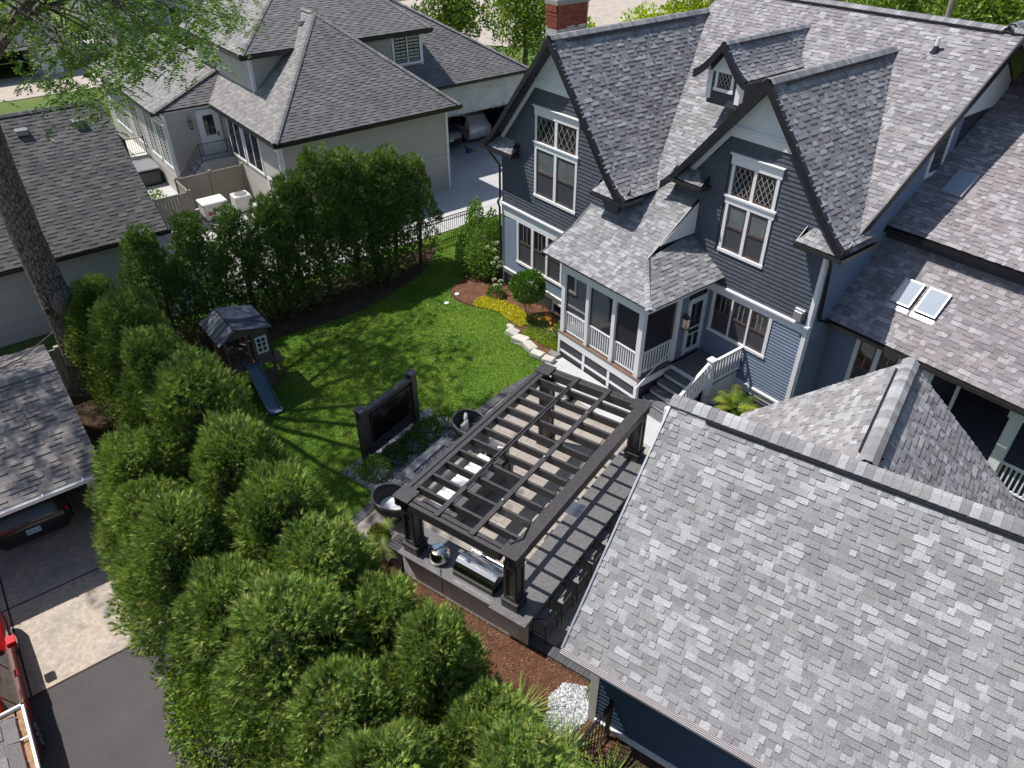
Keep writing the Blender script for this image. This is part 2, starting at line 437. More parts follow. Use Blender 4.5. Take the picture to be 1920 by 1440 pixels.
# ================================================================== the blue house
SID = (.20, .245, .325); SHK = (.088, .096, .12)
V3 = Vector
def sash_window(parent, pl, cols, t0, t1, casing=.11, head=.11, sill=.09, kind='dh', blind=False, tb=None, jl=True, jr=True, hw=0.0, mull=.09, sashm='brown', casm='white', grid=(3, 1), proud=.04, name='window'):
    """cols: list of (s0,s1) sash openings; returns casing mesh (the window part)"""
    S0, S1 = cols[0][0], cols[-1][1]; mb = MB()
    if jl: pl.box(mb, S0-casing, S0, t0, t1, 0, proud)
    if jr: pl.box(mb, S1, S1+casing, t0, t1, 0, proud)
    for a, b in zip(cols[:-1], cols[1:]): pl.box(mb, a[1], b[0], t0, t1, 0, proud)
    if head: pl.box(mb, S0-casing-hw, S1+casing+hw, t1, t1+head, 0, proud+.005)
    if sill: pl.box(mb, S0-casing-.02, S1+casing+.02, t0-sill, t0, 0, proud+.02)
    win = mb.build(name, M[casm], parent, bevel=.004)
    for a, b in cols:
        fw = .055
        sm = MB(); gl = MB(); mu = MB()
        def ring(x0, x1, y0, y1, d0, d1, f=fw):
            pl.box(sm, x0, x0+f, y0, y1, d0, d1); pl.box(sm, x1-f, x1, y0, y1, d0, d1)
            pl.box(sm, x0+f, x1-f, y0, y0+f*1.3, d0, d1); pl.box(sm, x0+f, x1-f, y1-f, y1, d0, d1)
        if kind == 'dh':
            mid = (t0+t1)/2 + .02
            ring(a, b, mid-.02, t1, .0, .022); ring(a, b, t0, mid+.02, -.02, .006)
            pl.box(gl, a+fw, b-fw, mid+.03, t1-fw, -.004, .006); pl.box(gl, a+fw, b-fw, t0+.07, mid-.02, -.018, -.004)
            nx = grid[0]
            for k in range(1, nx): x = a+fw+(b-a-2*fw)*k/nx; pl.box(mu, x-.009, x+.009, mid+.05, t1-fw, .006, .014)
        elif kind == 'diamond':
            ring(a, b, t0, t1, 0, .02); pl.box(gl, a+fw, b-fw, t0+.07, t1-fw, -.004, .006)
            x0, x1, y0, y1 = a+fw, b-fw, t0+.07, t1-fw; W_, H_ = x1-x0, y1-y0; rect = [(x0,y0),(x1,y0),(x1,y1),(x0,y1)]
            nd = 3 if W_ > .4 else 2; px = W_/nd*1.0; py = px*1.55
            for sgn in (1, -1):
                for k in range(-8, 14):
                    cx = x0+k*px; dx, dy = px, py*sgn; L = 6; nx_, ny_ = -dy, dx; q = math.hypot(nx_, ny_); nx_, ny_ = nx_/q*.008, ny_/q*.008
                    ax, ay, bx_, by_ = cx-dx*L, y0-dy*L, cx+dx*L, y0+dy*L
                    g = [(ax-nx_, ay-ny_), (bx_-nx_, by_-ny_), (bx_+nx_, by_+ny_), (ax+nx_, ay+ny_)]
                    if area(g) < 0: g = g[::-1]
                    g = clip(g, rect)
                    if len(g) >= 3: mu.prism([pl.p(x, y, .006+.002*(sgn > 0)) for x, y in g], pl.n*.008)
        else:
            ring(a, b, t0, t1, 0, .02, .045); pl.box(gl, a+.045, b-.045, t0+.055, t1-.045, -.004, .006)
            for k in range(1, grid[0]): x = a+(b-a)*k/grid[0]; pl.box(mu, x-.012, x+.012, t0+.05, t1-.045, .006, .014)
            for k in range(1, grid[1]): y = t0+(t1-t0)*k/grid[1]; pl.box(mu, a+.045, b-.045, y-.012, y+.012, .006, .0145)
        sm.build('sash', M[sashm], win); gl.build('pane', M['glass_blind' if blind else 'glass'], win)
        if mu.f: mu.build('muntin', M['muntin'] if sashm == 'brown' else M[sashm], win)
    return win
def headcap(parent, pl, s0, s1, t):
    mb = MB(); pl.box(mb, s0, s1, t-.34, t-.035, 0, .05); pl.box(mb, s0-.05, s1+.05, t-.035, t, 0, .12); pl.box(mb, s0-.02, s1+.02, t-.09, t-.035, 0, .08)
    return mb.build('window_head', M['white'], parent, bevel=.004)

house = thing('blue_gabled_house', 'large blue two storey house with black trimmed gables, leaded windows and a screened porch', 'house', FH, (6.5, 6, 0))
T_roof = Tiler(house, 'shingle', M['shingle'], 'shingle_field', 300)
T_lap = Tiler(house, 'siding_board', M['siding'], 'siding_board_run', 300, 5)
T_shk = Tiler(house, 'wall_shake', M['shake'], 'wall_shake_field', 300)
# --- left gable facade (v=0)
UX = (1, 0, 0)
pL = Plane((0, 0, 0), UX, (0, 0, 1), FH); pR = Plane((0, 1.31, 0), UX, (0, 0, 1), FH)
wallslab(house, (0, 0, 0), UX, FH, [(0, 0), (6.3, 0), (6.3, 6.2), (3.1, 10.0), (0, 6.2)], M['skirt'])
wallslab(house, (0, 1.31, 0), UX, FH, [(6.3, 0), (13.07, 0), (13.07, 6.9), (10.4, 9.85), (7.5, 6.6)], M['skirt'])
lowL = [(1.07, 1.86), (2.0, 2.74), (2.86, 3.6), (3.7, 4.45)]
hL = [(.96, 4.56, 1.36, 3.12)]
lap_siding(T_lap, (0, 0, 0), UX, FH, [(.06, .86), (6.3, .86), (6.3, 3.12), (.06, 3.12)], .112, SID, hL)
sash_window(house, pL, lowL, 1.47, 3.12, kind='dh', head=0, sill=.1)
hu = [(1.96, 4.28, 4.46, 7.8)]
shakes(T_shk, (0, 0, 0), UX, FH, [(.02, 3.66), (6.3, 3.66), (6.3, 6.2), (4.05, 8.45), (2.15, 8.45), (.02, 6.1)], .135, SHK, hu)
upL = [(2.1, 3.06), (3.2, 4.16)]
w1 = sash_window(house, pL, upL, 4.6, 6.3, kind='dh', head=.0, sill=.1, blind=True, grid=(1, 1))
w2 = sash_window(house, pL, upL, 6.56, 7.46, kind='diamond', head=.0, sill=0)
pL.B('window_apron', M['white'], house, (1.96, 4.28, 6.30, 6.50, 0, .045), (1.92, 4.32, 6.50, 6.56, 0, .085), bevel=.004)
headcap(house, pL, 1.96, 4.28, 7.8)
# band course, corner boards, skirt trim, base
pL.B('band_course', M['white'], house, (0, 6.3, 3.12, 3.60, 0, .035), (-.04, 6.3, 3.60, 3.66, 0, .12), bevel=.004)
pL.B('skirt_trim', M['white'], house, (.06, 6.3, .60, .80, 0, .03), (.06, 6.3, .80, .86, 0, .09), bevel=.004)
pL.B('corner_board', M['siding_b'] if 'siding_b' in M else M['white'], house, (0, .06, .0, 3.12, 0, .03))
# basement windows
for a, b in ((3.3, 3.95), (4.5, 5.0)):
    sash_window(house, pL, [(a, b)], .16, .5, casing=.1, head=.08, sill=.08, kind='plain', grid=(1, 1))
# gable white panels and rake friezes
def gable_trim(pl, uc, zp, half, prof, zt, vfront, name):
    """white tympanum above zt, white frieze boards under the rakes"""
    def zr(d):
        for (d0, z0), (d1, z1) in zip(prof[:-1], prof[1:]):
            if d <= d1: return z0+(z1-z0)*(d-d0)/(d1-d0)
        return prof[-1][1]
    def dz(z):
        for (d0, z0), (d1, z1) in zip(prof[:-1], prof[1:]):
            if z >= z1: return d0+(d1-d0)*(z0-z)/(z0-z1)
        return prof[-1][0]
    off = .18
    mb = MB(); d = dz(zt+off)
    mb.prism([pl.p(uc-d, zt, .02), pl.p(uc+d, zt, .02), pl.p(uc, zp-off, .02)], pl.n*.015)
    mb.build('gable_panel', M['white'], house)
    pl.B('gable_panel_trim', M['white'], house, (uc-d-.12, uc+d+.12, zt-.30, zt-.02, .018, .05), (uc-d-.05, uc+d+.05, zt-.02, zt+.03, .018, .10), (uc-d, uc+d, zt-.10, zt-.06, .05, .07), bevel=.003)
    for sg in (-1, 1):
        mb = MB()
        for (d0, z0), (d1, z1) in zip(prof[:-1], prof[1:]):
            if d1 > half-.35: d1b = half-.35
            else: d1b = d1
            if d0 >= d1b: continue
            z1b = zr(d1b)
            q = [pl.p(uc+sg*d0, z0-.18, .02), pl.p(uc+sg*d1b, z1b-.18, .02), pl.p(uc+sg*d1b, z1b-.44, .02), pl.p(uc+sg*d0, z0-.44, .02)]
            mb.prism(q, pl.n*.035)
        mb.build('rake_frieze', M['white'], house)
profL = [(0, 10.15), (1.2, 8.72), (2.3, 7.40), (3.05, 6.50), (3.5, 6.12), (3.8, 5.96)]
profR = [(0, 10.05), (1.3, 8.52), (2.2, 7.44), (2.7, 6.86), (3.0, 6.55), (3.2, 6.40)]
gable_trim(pL, 3.1, 10.15, 3.4, profL, 8.66, -.45, 'L'); gable_trim(pR, 10.42, 10.05, 3.0, profR, 8.56, .86, 'R')
# --- right gable facade
hRl = [(9.60, 11.92, 1.9, 3.36)]
lap_siding(T_lap, (0, 1.31, 0), UX, FH, [(9.3, .3), (13.0, .3), (13.0, 3.34), (9.3, 3.34)], .112, SID, hRl)
sash_window(house, pR, [(9.73, 10.38), (10.44, 11.07), (11.14, 11.77)], 2.0, 3.34, kind='dh', head=0, sill=.1, casing=.12)
shakes(T_shk, (0, 1.31, 0), UX, FH, [(7.4, 4.5), (9.2, 3.66), (12.96, 3.66), (12.96, 6.5), (11.35, 8.35), (9.45, 8.35), (7.6, 6.35)], .135, SHK, [(9.36, 11.2, 4.66, 7.84)])
upR = [(9.6, 10.27), (10.38, 11.03)]
sash_window(house, pR, upR, 4.86, 6.31, kind='dh', head=0, sill=.1, blind=True, grid=(1, 1))
sash_window(house, pR, upR, 6.58, 7.49, kind='diamond', head=0, sill=0)
pR.B('window_apron', M['white'], house, (9.44, 11.19, 6.31, 6.51, 0, .045), (9.40, 11.23, 6.51, 6.58, 0, .085), bevel=.004)
headcap(house, pR, 9.44, 11.19, 7.84)
pR.B('band_course', M['white'], house, (9.0, 13.07, 3.34, 3.60, 0, .035), (9.0, 13.11, 3.60, 3.66, 0, .12), bevel=.004)
pR.B('corner_board', M['white'], house, (12.93, 13.07, .2, 3.34, 0, .04), (12.95, 13.07, 3.66, 6.2, 0, .04), bevel=.004)
pR.B('skirt_trim', M['white'], house, (10.9, 13.0, .42, .66, 0, .04), (10.9, 13.0, .66, .72, 0, .1), bevel=.003)
lap_siding(T_lap, (0, 1.31, 0), UX, FH, [(10.9, 0), (13.0, 0), (13.0, .42), (10.9, .42)], .112, (.05, .053, .062))
m = MB(); pR.box(m, 12.55, 12.88, 3.80, 4.12, .0, .12); pR.box(m, 12.58, 12.85, 3.76, 4.06, .12, .2)
m.build('wall_vent', M['grey_metal'], house, bevel=.01)
# --- right side wall (u=13.07) faces +u
pS = Plane((13.07, 1.31, 0), (0, 1, 0), (0, 0, 1), FH)
wallslab(house, (13.07, 1.31, 0), (0, 1, 0), FH, [(0, 0), (12, 0), (12, 6), (6.75, 10.5), (.9, 6.3), (0, 6.2)], M['skirt'])
lap_siding(T_lap, (13.07, 1.31, 0), (0, 1, 0), FH, [(.02, .3), (1.4, .3), (3.0, 5.5), (9.5, 9.2), (6.8, 10.35), (.95, 6.3), (.02, 6.1)], .118, (.135, .165, .225), maxlen=9) if False else None
for poly in ([(.02, .2), (1.35, .2), (1.35, 6.2), (.02, 6.2)], [(1.35, 3.2), (3.0, 3.2), (3.0, 7.6), (1.35, 6.45)], [(3.0, 5.9), (5.6, 6.9), (5.6, 9.2), (3.0, 7.6)]):
    lap_siding(T_lap, (13.07, 1.31, 0), (0, 1, 0), FH, poly, .125, SID)
pS.B('side_gable_panel', M['white'], house, (5.35, 8.2, 8.65, 8.95, .01, .05), (5.6, 7.9, 8.95, 9.25, .01, .04), bevel=.003)
m = MB(); m.prism([pS.p(5.6, 9.25, .012), pS.p(8.0, 9.25, .012), pS.p(6.8, 10.2, .012)], pS.n*.02); m.build('gable_panel', M['white'], house)
win = pS.B('louvre_vent', M['white'], house, (4.2, 4.34, 7.25, 8.5, .01, .05), (5.0, 5.14, 7.25, 8.5, .01, .05), (4.2, 5.14, 7.12, 7.25, .01, .06), (4.2, 5.14, 8.5, 8.6, .01, .05))
m = MB()
for k in range(14): pS.box(m, 4.34, 5.0, 7.26+k*.09, 7.31+k*.09, .01, .04)
m.build('louvre', M['siding_louvre'] if 'siding_louvre' in M else M['skirt'], win)
# lower white corner trims on side
pS.B('corner_board', M['white'], house, (-.0, .1, .2, 6.2, .0, .035), bevel=.003)
# --- roofs
def gable_pair(uc, prof, v0, v1, cuts, vis=(True, True), tint=(1,1,1)):
    for sg, vs in ((-1, vis[0]), (1, vis[1])):
        for i, ((d0, z0), (d1, z1)) in enumerate(zip(prof[:-1], prof[1:])):
            va, vb = cuts(z0), cuts(z1)
            poly = [(uc+sg*d1, v0, z1), (uc+sg*d1, vb, z1), (uc+sg*d0, va, z0), (uc+sg*d0, v0, z0)]
            roof_plane(T_roof, poly, (0, 1, 0), FH, PAL_HOUSE, expo=.140, vis=vs, tint=tint, deck=M['fascia'], deckparent=house, deckt=.14)
def mainv(z): return 2.08+(z-6.6)/.685
gable_pair(3.1, profL, -.45, 7, lambda z: mainv(z)+.55, (False, True))
gable_pair(10.42, profR, .86, 7, lambda z: mainv(z)+.55, (False, True), (1.02, 1.0, 1.0))
# main slope, three strips across; long one runs down over the porch
def MP(u, v): return (u, v, 6.6+.685*(v-2.08))
RZ = 8.2
roof_plane(T_roof, [MP(3.0, 4.6), MP(13.45, 4.6), MP(13.45, RZ), MP(3.0, RZ)], UX, FH, PAL_HOUSE, expo=.14, wmin=.13, wmax=.32, tint=(1.04, 1.0, 1.0), deck=M['fascia'], deckparent=house)
roof_plane(T_roof, [MP(4.6, 2.0), MP(9.6, 2.0), MP(9.6, 4.6), MP(4.6, 4.6)], UX, FH, PAL_HOUSE, expo=.14, wmin=.13, wmax=.32, deck=M['fascia'], deckparent=house)
roof_plane(T_roof, [MP(10.6, 2.9), MP(13.45, 2.9), MP(13.45, 4.6), MP(10.6, 4.6)], UX, FH, PAL_HOUSE, expo=.14, wmin=.13, wmax=.32, tint=(1.04, 1, 1), deck=M['fascia'], deckparent=house)
roof_plane(T_roof, [(12.6, 1.35, 6.18), (13.45, 1.35, 6.18), MP(13.45, 2.9), MP(12.0, 2.9)], UX, FH, PAL_HOUSE, expo=.14, wmin=.13, wmax=.32, tint=(1.04, 1, 1), deck=M['fascia'], deckparent=house)
roof_plane(T_roof, [MP(5.08, -.8), MP(8.45, -.8), MP(8.45, 2.0), MP(5.08, 2.0)], UX, FH, PAL_HOUSE, expo=.14, wmin=.13, wmax=.32, deck=M['fascia'], deckparent=house)
# porch skirt of the roof (bellcast) and its hip
zA, zE = 6.6+.685*(-.8-2.08), 3.97
roof_plane(T_roof, [(4.95, -2.08, zE), (9.92, -2.08, zE), (8.5, -.8, zA), (5.08, -.8, zA)], UX, FH, PAL_HOUSE, expo=.14, wmin=.13, wmax=.32, deck=M['fascia'], deckparent=house)
roof_plane(T_roof, [(9.92, -2.08, zE), (9.92, 1.31, zE), (8.5, 1.31, 5.18), (8.5, -.8, zA)], (0, 1, 0), FH, PAL_HOUSE, expo=.145, wmin=.16, deck=M['fascia'], deckparent=house)
caps(house, (9.92, -2.08, zE+.01), (8.5, -.8, zA+.02), FH, PAL_HOUSE, w=.15, drop=.45, step=.13, name='hip_cap', seed=3)
# rear slope so that nothing is open
m = MB(); m.prism([(3, 8.2, 10.79), (13.45, 8.2, 10.79), (13.45, 14.5, 6.5), (3, 14.5, 6.5)], (0, 0, -.15)); m.build('rear_roof', M['shingle_far'] if 'shingle_far' in M else M['fascia'], house)
# ridge caps with ridge vents
def ridge(a, b, vent=None, step=.135, seed=1, pal=PAL_HOUSE, parent=None, w=.17, drop=.75, lift=.03):
    parent = parent or house
    caps(parent, a, b, FH, pal, w=w, drop=drop, step=step, name='ridge_cap', seed=seed, rise=lift)
def vent(parent, a, b, w=.19, z=-.10, F=FH, h=.045):
    m = MB(); a = Vector(a); b = Vector(b); d = (b-a).normalized(); sd = Vector((-d.y, d.x, 0)).normalized()
    for sg in (-1, 1): m.bar(a+sd*w*sg+Vector((0, 0, z)), b+sd*w*sg+Vector((0, 0, z)), .05, h)
    return m.build('ridge_vent', M['fascia'], parent)
ridge((3.1, -.45, 10.16), (3.1, 7.1, 10.16), seed=2, lift=.05); vent(house, (3.1, .2, 10.12), (3.1, 6.3, 10.12), z=-.12)
ridge((10.42, .86, 10.06), (10.42, 7.0, 10.06), seed=4, lift=.05); vent(house, (10.42, 1.5, 10.02), (10.42, 6.2, 10.02), z=-.12)
ridge((13.45, 8.2, 10.80), (3.0, 8.2, 10.80), seed=5, w=.2, drop=.5, lift=.05); vent(house, (12.9, 8.2, 10.78), (3.2, 8.2, 10.78), w=.21, z=-.08)
# rake boards (black) under the gable edges: thick bargeboards
def rake(uc, prof, v0, parent=house):
    for sg in (-1, 1):
        m = MB()
        for (d0, z0), (d1, z1) in zip(prof[:-1], prof[1:]):
            for off, th, hh in ((0, .05, .24), (.05, .10, .12)):
                q = [(uc+sg*d0, v0-.05+off, z0+.026), (uc+sg*d1, v0-.05+off, z1+.026), (uc+sg*d1, v0-.05+off, z1-hh), (uc+sg*d0, v0-.05+off, z0-hh)]
                m.prism(q, (0, th, 0))
        m.build('bargeboard', M['fascia'], parent, label='black bargeboard along a gable edge' if False else None)
rake(3.1, profL, -.45); rake(10.42, profR, .86)
m = MB()
for a, b in ((MP(8.45, -.8), MP(8.45, 2.0)), (MP(5.08, -.8), MP(5.08, .5)), (MP(13.45, 2.9), MP(13.45, 8.2)), ((13.45, 1.35, 6.18), MP(13.45, 2.9)), ((5.08, -.8, zA), (4.95, -2.08, zE))):
    m = MB(); a = V3(a); b = V3(b); dn = V3((0, 0, -.11)); m.bar(a+dn, b+dn, .05, .24); m.build('bargeboard', M['fascia'], house)
# white cheek below the right-hand rake, over the porch hip
m = MB(); m.prism([(8.47, -.3, 4.98), (8.47, 1.31, 4.98), (8.47, 1.31, 6.0)], (.03, 0, 0)); m.build('cheek_panel', M['white'], house)
# eave returns
def ret(u0, u1, v0, vw, ze, zt, corner, side):
    """small hipped return: front eave u0..u1 at v0, meets wall at vw; corner side gets a hip"""
    if corner == 'R': P = [(u0, v0, ze), (u1, v0, ze), (u1-.45, vw, zt), (u0+.22, vw, zt)]; Q = [(u1, v0, ze), (u1, side, ze), (u1-.45, side, zt), (u1-.45, vw, zt)]
    else: P = [(u0, v0, ze), (u1, v0, ze), (u1-.22, vw, zt), (u0+.45, vw, zt)]; Q = [(u0, v0, ze), (u0, side, ze), (u0+.45, side, zt), (u0+.45, vw, zt)]
    roof_plane(T_roof, P, UX, FH, PAL_HOUSE, expo=.13, wmin=.12, wmax=.3)
    roof_plane(T_roof, Q, (0, 1, 0), FH, PAL_HOUSE, expo=.13, wmin=.12, wmax=.3)
    m = MB(); m.prism([(u0, v0, ze-.002), (u1, v0, ze-.002), (u1, vw, ze-.002), (u0, vw, ze-.002)], (0, 0, -.17))
    if corner == 'R': m.prism([(u1-.5, vw, ze-.002), (u1, vw, ze-.002), (u1, side, ze-.002), (u1-.5, side, ze-.002)], (0, 0, -.15))
    else: m.prism([(u0, vw, ze-.002), (u0+.5, vw, ze-.002), (u0+.5, side, ze-.002), (u0, side, ze-.002)], (0, 0, -.15))
    for t, zz in ((u0, 1), (u1, 0)): m.prism([(t-.01 if t == u0 else t-.02, v0+.02, ze), (t-.01 if t == u0 else t-.02, vw, ze), (t-.01 if t == u0 else t-.02, vw, zt-.02)], (.02, 0, 0))
    m.build('eave_return', M['fascia'], house)
    if corner == 'R': gutter(house, [(u0, v0-.1, ze-.01), (u1+.1, v0-.1, ze-.01), (u1+.1, side, ze-.01)], M['gutter'])
    else: gutter(house, [(u0-.1, side, ze-.01), (u0-.1, v0-.1, ze-.01), (u1, v0-.1, ze-.01)], M['gutter'])
ret(-.62, 1.1, -.42, 0, 5.86, 6.25, 'L', 1.2)
ret(5.45, 6.78, -.42, 0, 5.86, 6.25, 'R', .55)
ret(7.45, 8.75, .9, 1.31, 6.66, 6.98, 'R', 2.0)
ret(12.25, 13.62, .86, 1.31, 6.2, 6.55, 'R', 2.6)
# downspouts
def pipe_(pts, r, mat, parent, name='downspout', n=6):
    m = MB(); m.tube(pts, r, n); return m.build(name, M[mat], parent)
pipe_([(-.35, -.45, 5.75), (-.3, -.2, 5.4), (-.06, -.07, 5.1), (-.06, -.07, 3.8), (-.1, -.16, 3.62), (-.06, -.10, 3.4), (-.06, -.09, .1)], .045, 'gutter', house)
pipe_([(13.2, 1.15, 6.0), (13.2, 1.28, 5.7), (13.18, 1.36, 5.4), (13.16, 1.6, 3.8), (13.2, 2.0, 3.62)], .05, 'black_metal', house)
pipe_([(13.2, 2.75, 6.0), (13.16, 3.3, 5.75)], .04, 'black_metal', house)
# --- dormer
dz0 = 8.56
pD = Plane((0, 3.3, 0), UX, (0, 0, 1), FH)
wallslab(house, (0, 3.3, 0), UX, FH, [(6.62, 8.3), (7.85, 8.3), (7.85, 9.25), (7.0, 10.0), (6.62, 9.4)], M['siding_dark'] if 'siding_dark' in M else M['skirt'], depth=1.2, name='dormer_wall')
pD.B('dormer_corner', M['white'], house, (6.58, 6.76, 8.45, 9.3, .0, .04), (7.72, 7.9, 8.45, 9.3, .0, .04), bevel=.004)
B('dormer_cheek_trim', M['white'], house, (7.86, 7.9, 3.28, 3.45, 8.5, 9.25))
m = MB(); m.prism([pD.p(6.7, 9.28, .005), pD.p(7.8, 9.28, .005), pD.p(7.25, 9.95, .005)], pD.n*.03); m.build('gable_panel', M['white'], house)
sash_window(house, pD, [(6.98, 7.5)], 8.82, 9.36, casing=.1, head=.1, sill=.1, kind='diamond')
profD = [(0, 10.2), (.35, 9.78), (.62, 9.5), (.85, 9.33), (1.0, 9.26)]
uD = 7.12+.1
for sg in (-1, 1):
    for (d0, z0), (d1, z1) in zip(profD[:-1], profD[1:]):
        roof_plane(T_roof, [(uD+sg*d1, 3.0, z1), (uD+sg*d1, mainv(z1)+.1, z1), (uD+sg*d0, mainv(z0)+.1, z0), (uD+sg*d0, 3.0, z0)], (0, 1, 0), FH, PAL_HOUSE, expo=.12, wmin=.12, vis=sg > 0, deck=M['fascia'], deckparent=house, deckt=.09)
rake(uD, profD, 3.0)
ridge((uD, 3.0, 10.21), (uD, 7.3, 10.21), seed=9, w=.12)
vent(house, (uD, 3.7, 10.18), (uD, 6.2, 10.18), w=.13, z=-.08)
gutter(house, [(uD+1.06, 3.0, 9.25), (uD+1.06, 6.2, 9.25)], M['gutter'], w=.08, h=.07)
# roof pipe
pv = MP(11.56, 7.19); m = MB(); m.tube([pv, (pv[0], pv[1], pv[2]+.38)], .06, 10); vp = m.build('vent_pipe', M['white'], house, smooth=False)
m = MB(); m.lathe([(.14, -.06), (.075, .10), (.07, .14)], 12, (pv[0], pv[1], pv[2]+.02)); m.build('pipe_boot', M['fascia'], vp)
# --- porch
DZ = 1.05
m = MB()
for k in range(26): m.box(9.42, 5.6, -1.75+k*.14, -1.75+k*.14+.134, DZ-.035, DZ)
deck = m.build('porch_floor', M['deckboard'], house)
B('deck_edge', M['deckbrown'], house, (5.55, 9.52, -1.80, -1.62, DZ-.03, DZ+.012), (9.36, 9.52, -1.62, -.2, DZ-.03, DZ+.012), bevel=.004)
B('deck_fascia', M['white'], house, (5.58, 9.48, -1.78, -1.745, DZ-.33, DZ-.03), (9.45, 9.485, -1.745, -.2, DZ-.33, DZ-.03), (9.485, 11.15, -.235, -.2, DZ-.17, DZ-.02), bevel=.004)
# skirt boards below the porch, each board its own piece
m0 = MB()
for k in range(31):
    a = 5.66+k*.122
    if a > 9.35: break
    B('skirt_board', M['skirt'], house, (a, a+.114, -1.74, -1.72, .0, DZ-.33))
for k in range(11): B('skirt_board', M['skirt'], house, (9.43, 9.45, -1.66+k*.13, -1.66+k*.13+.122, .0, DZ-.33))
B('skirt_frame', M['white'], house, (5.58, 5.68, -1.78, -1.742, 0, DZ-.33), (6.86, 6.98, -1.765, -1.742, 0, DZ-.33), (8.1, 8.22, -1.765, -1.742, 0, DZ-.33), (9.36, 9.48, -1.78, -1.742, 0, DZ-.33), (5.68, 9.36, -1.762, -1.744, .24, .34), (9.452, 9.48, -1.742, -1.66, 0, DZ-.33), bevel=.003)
posts = [(5.62, 5.8), (6.84, 6.99), (8.06, 8.22), (9.22, 9.42)]
for a, b in posts: B('porch_post', M['white'], house, (a, b, -1.74, -1.56, DZ+.012, 3.84), bevel=.006)
B('porch_post', M['white'], house, (9.24, 9.41, -.14, .04, DZ+.0, 3.84), bevel=.006)
B('porch_header', M['white'], house, (5.6, 9.43, -1.73, -1.58, 3.40, 3.9), (9.25, 9.42, -1.58, 1.31, 3.40, 3.9), bevel=.004)
B('porch_ceiling', M['white'], house, (5.6, 9.4, -1.58, 1.3, 3.86, 3.9))
def baluster_run(parent, p0, p1, zt0, zt1, zb0, zb1, n, mat='white', th=.035, rw=.07, name='railing'):
    p0 = V3((p0[0], p0[1], 0)); p1 = V3((p1[0], p1[1], 0)); m = MB()
    m.bar(p0+V3((0, 0, zt0)), p1+V3((0, 0, zt1)), rw, .05); m.bar(p0+V3((0, 0, zb0)), p1+V3((0, 0, zb1)), rw*.7, .05)
    r = m.build(name, M[mat], parent)
    for k in range(n):
        f = (k+.5)/n; q = p0.lerp(p1, f); m = MB(); m.box(q.x-th/2, q.x+th/2, q.y-th/2, q.y+th/2, zb0+(zb1-zb0)*f+.02, zt0+(zt1-zt0)*f-.02); m.build('baluster', M[mat], r)
    return r
for (a, b), (c_, d_) in zip(posts[:-1], posts[1:]): baluster_run(house, (b, -1.65), (c_, -1.65), DZ+.86, DZ+.86, DZ+.09, DZ+.09, 10)
baluster_run(house, (9.33, -1.56), (9.33, -.14), DZ+.86, DZ+.86, DZ+.09, DZ+.09, 11)
# screens
ms, ts, bs = newmat('insect_screen'); bs.inputs['Base Color'].default_value = (.02, .022, .028, 1); bs.inputs['Roughness'].default_value = .7; bs.inputs['Alpha'].default_value = .55
M['screen'] = ms
for (a, b), (c_, d_) in zip(posts[:-1], posts[1:]): B('porch_screen', M['screen'], house, (b, c_, -1.655, -1.65, DZ+.86, 3.42))
B('porch_screen', M['screen'], house, (9.325, 9.33, -1.56, -.14, DZ+.86, 3.42))
# door bay at the end wall of the porch (u=9.3)
pE = Plane((9.36, 0, 0), (0, 1, 0), (0, 0, 1), FH)
lap_siding(T_lap, (9.36, 0, 0), (0, 1, 0), FH, [(.04, DZ), (.40, DZ), (.40, 3.4), (.04, 3.4)], .112, SID)
wallslab(house, (9.36, 0, 0), (0, 1, 0), FH, [(.04, DZ), (.42, DZ), (.42, 3.4), (.04, 3.4)], M['skirt'], depth=.08)
door = pE.B('screen_door', M['white'], house, (.42, .50, DZ, 3.18, 0, .05), (1.26, 1.31, DZ, 3.4, 0, .06), (.42, 1.26, 3.10, 3.18, 0, .05), (.53, .60, DZ+.04, 3.06, -.01, .03), (1.16, 1.23, DZ+.04, 3.06, -.01, .03), (.60, 1.16, DZ+.04, DZ+.2, -.01, .03), (.60, 1.16, 2.98, 3.06, -.01, .03), (.60, 1.16, DZ+.95, DZ+1.0, -.01, .03), (.60, 1.16, DZ+.72, DZ+.76, -.01, .03), (.86, .90, DZ+.2, DZ+.72, -.01, .03), bevel=.003)
pE.B('door_screen', M['glass'], door, (.60, 1.16, DZ+.2, 2.98, 0, .006))
pE.B('door_handle', M['black_metal'], door, (.545, .575, DZ+.95, DZ+1.12, .03, .07))
pE.B('transom', M['fascia'], house, (.5, 1.24, 3.22, 3.32, .02, .05))
m = MB(); LX, LY, LZ = 9.5, .26, 2.45
m.box(LX-.09, LX+.09, LY-.09, LY+.09, LZ+.17, LZ+.2); m.lathe([(.13, .2), (.05, .3), (.015, .34)], 4, (LX, LY, LZ)); m.box(LX-.1, LX+.1, LY-.1, LY+.1, LZ-.2, LZ-.18)
for a in (-.09, .08):
    for b in (-.09, .08): m.box(LX+a, LX+a+.012, LY+b, LY+b+.012, LZ-.18, LZ+.17)
m.tube([(9.37, LY, LZ+.05), (9.42, LY, LZ+.32), (LX, LY, LZ+.34)], .012, 6)
lan = m.build('wall_lantern', M['black_metal'], house)
mb_, tb_, bb_ = newmat('lamp_glass'); bb_.inputs['Base Color'].default_value = (.8, .75, .65, 1); bb_.inputs['Alpha'].default_value = .35; bb_.inputs['Emission Color'].default_value = (1, .7, .4, 1); bb_.inputs['Emission Strength'].default_value = .12; M['lampglass'] = mb_
B('lamp_pane', M['lampglass'], lan, (LX-.078, LX+.078, LY-.078, LY+.078, LZ-.18, LZ+.17))
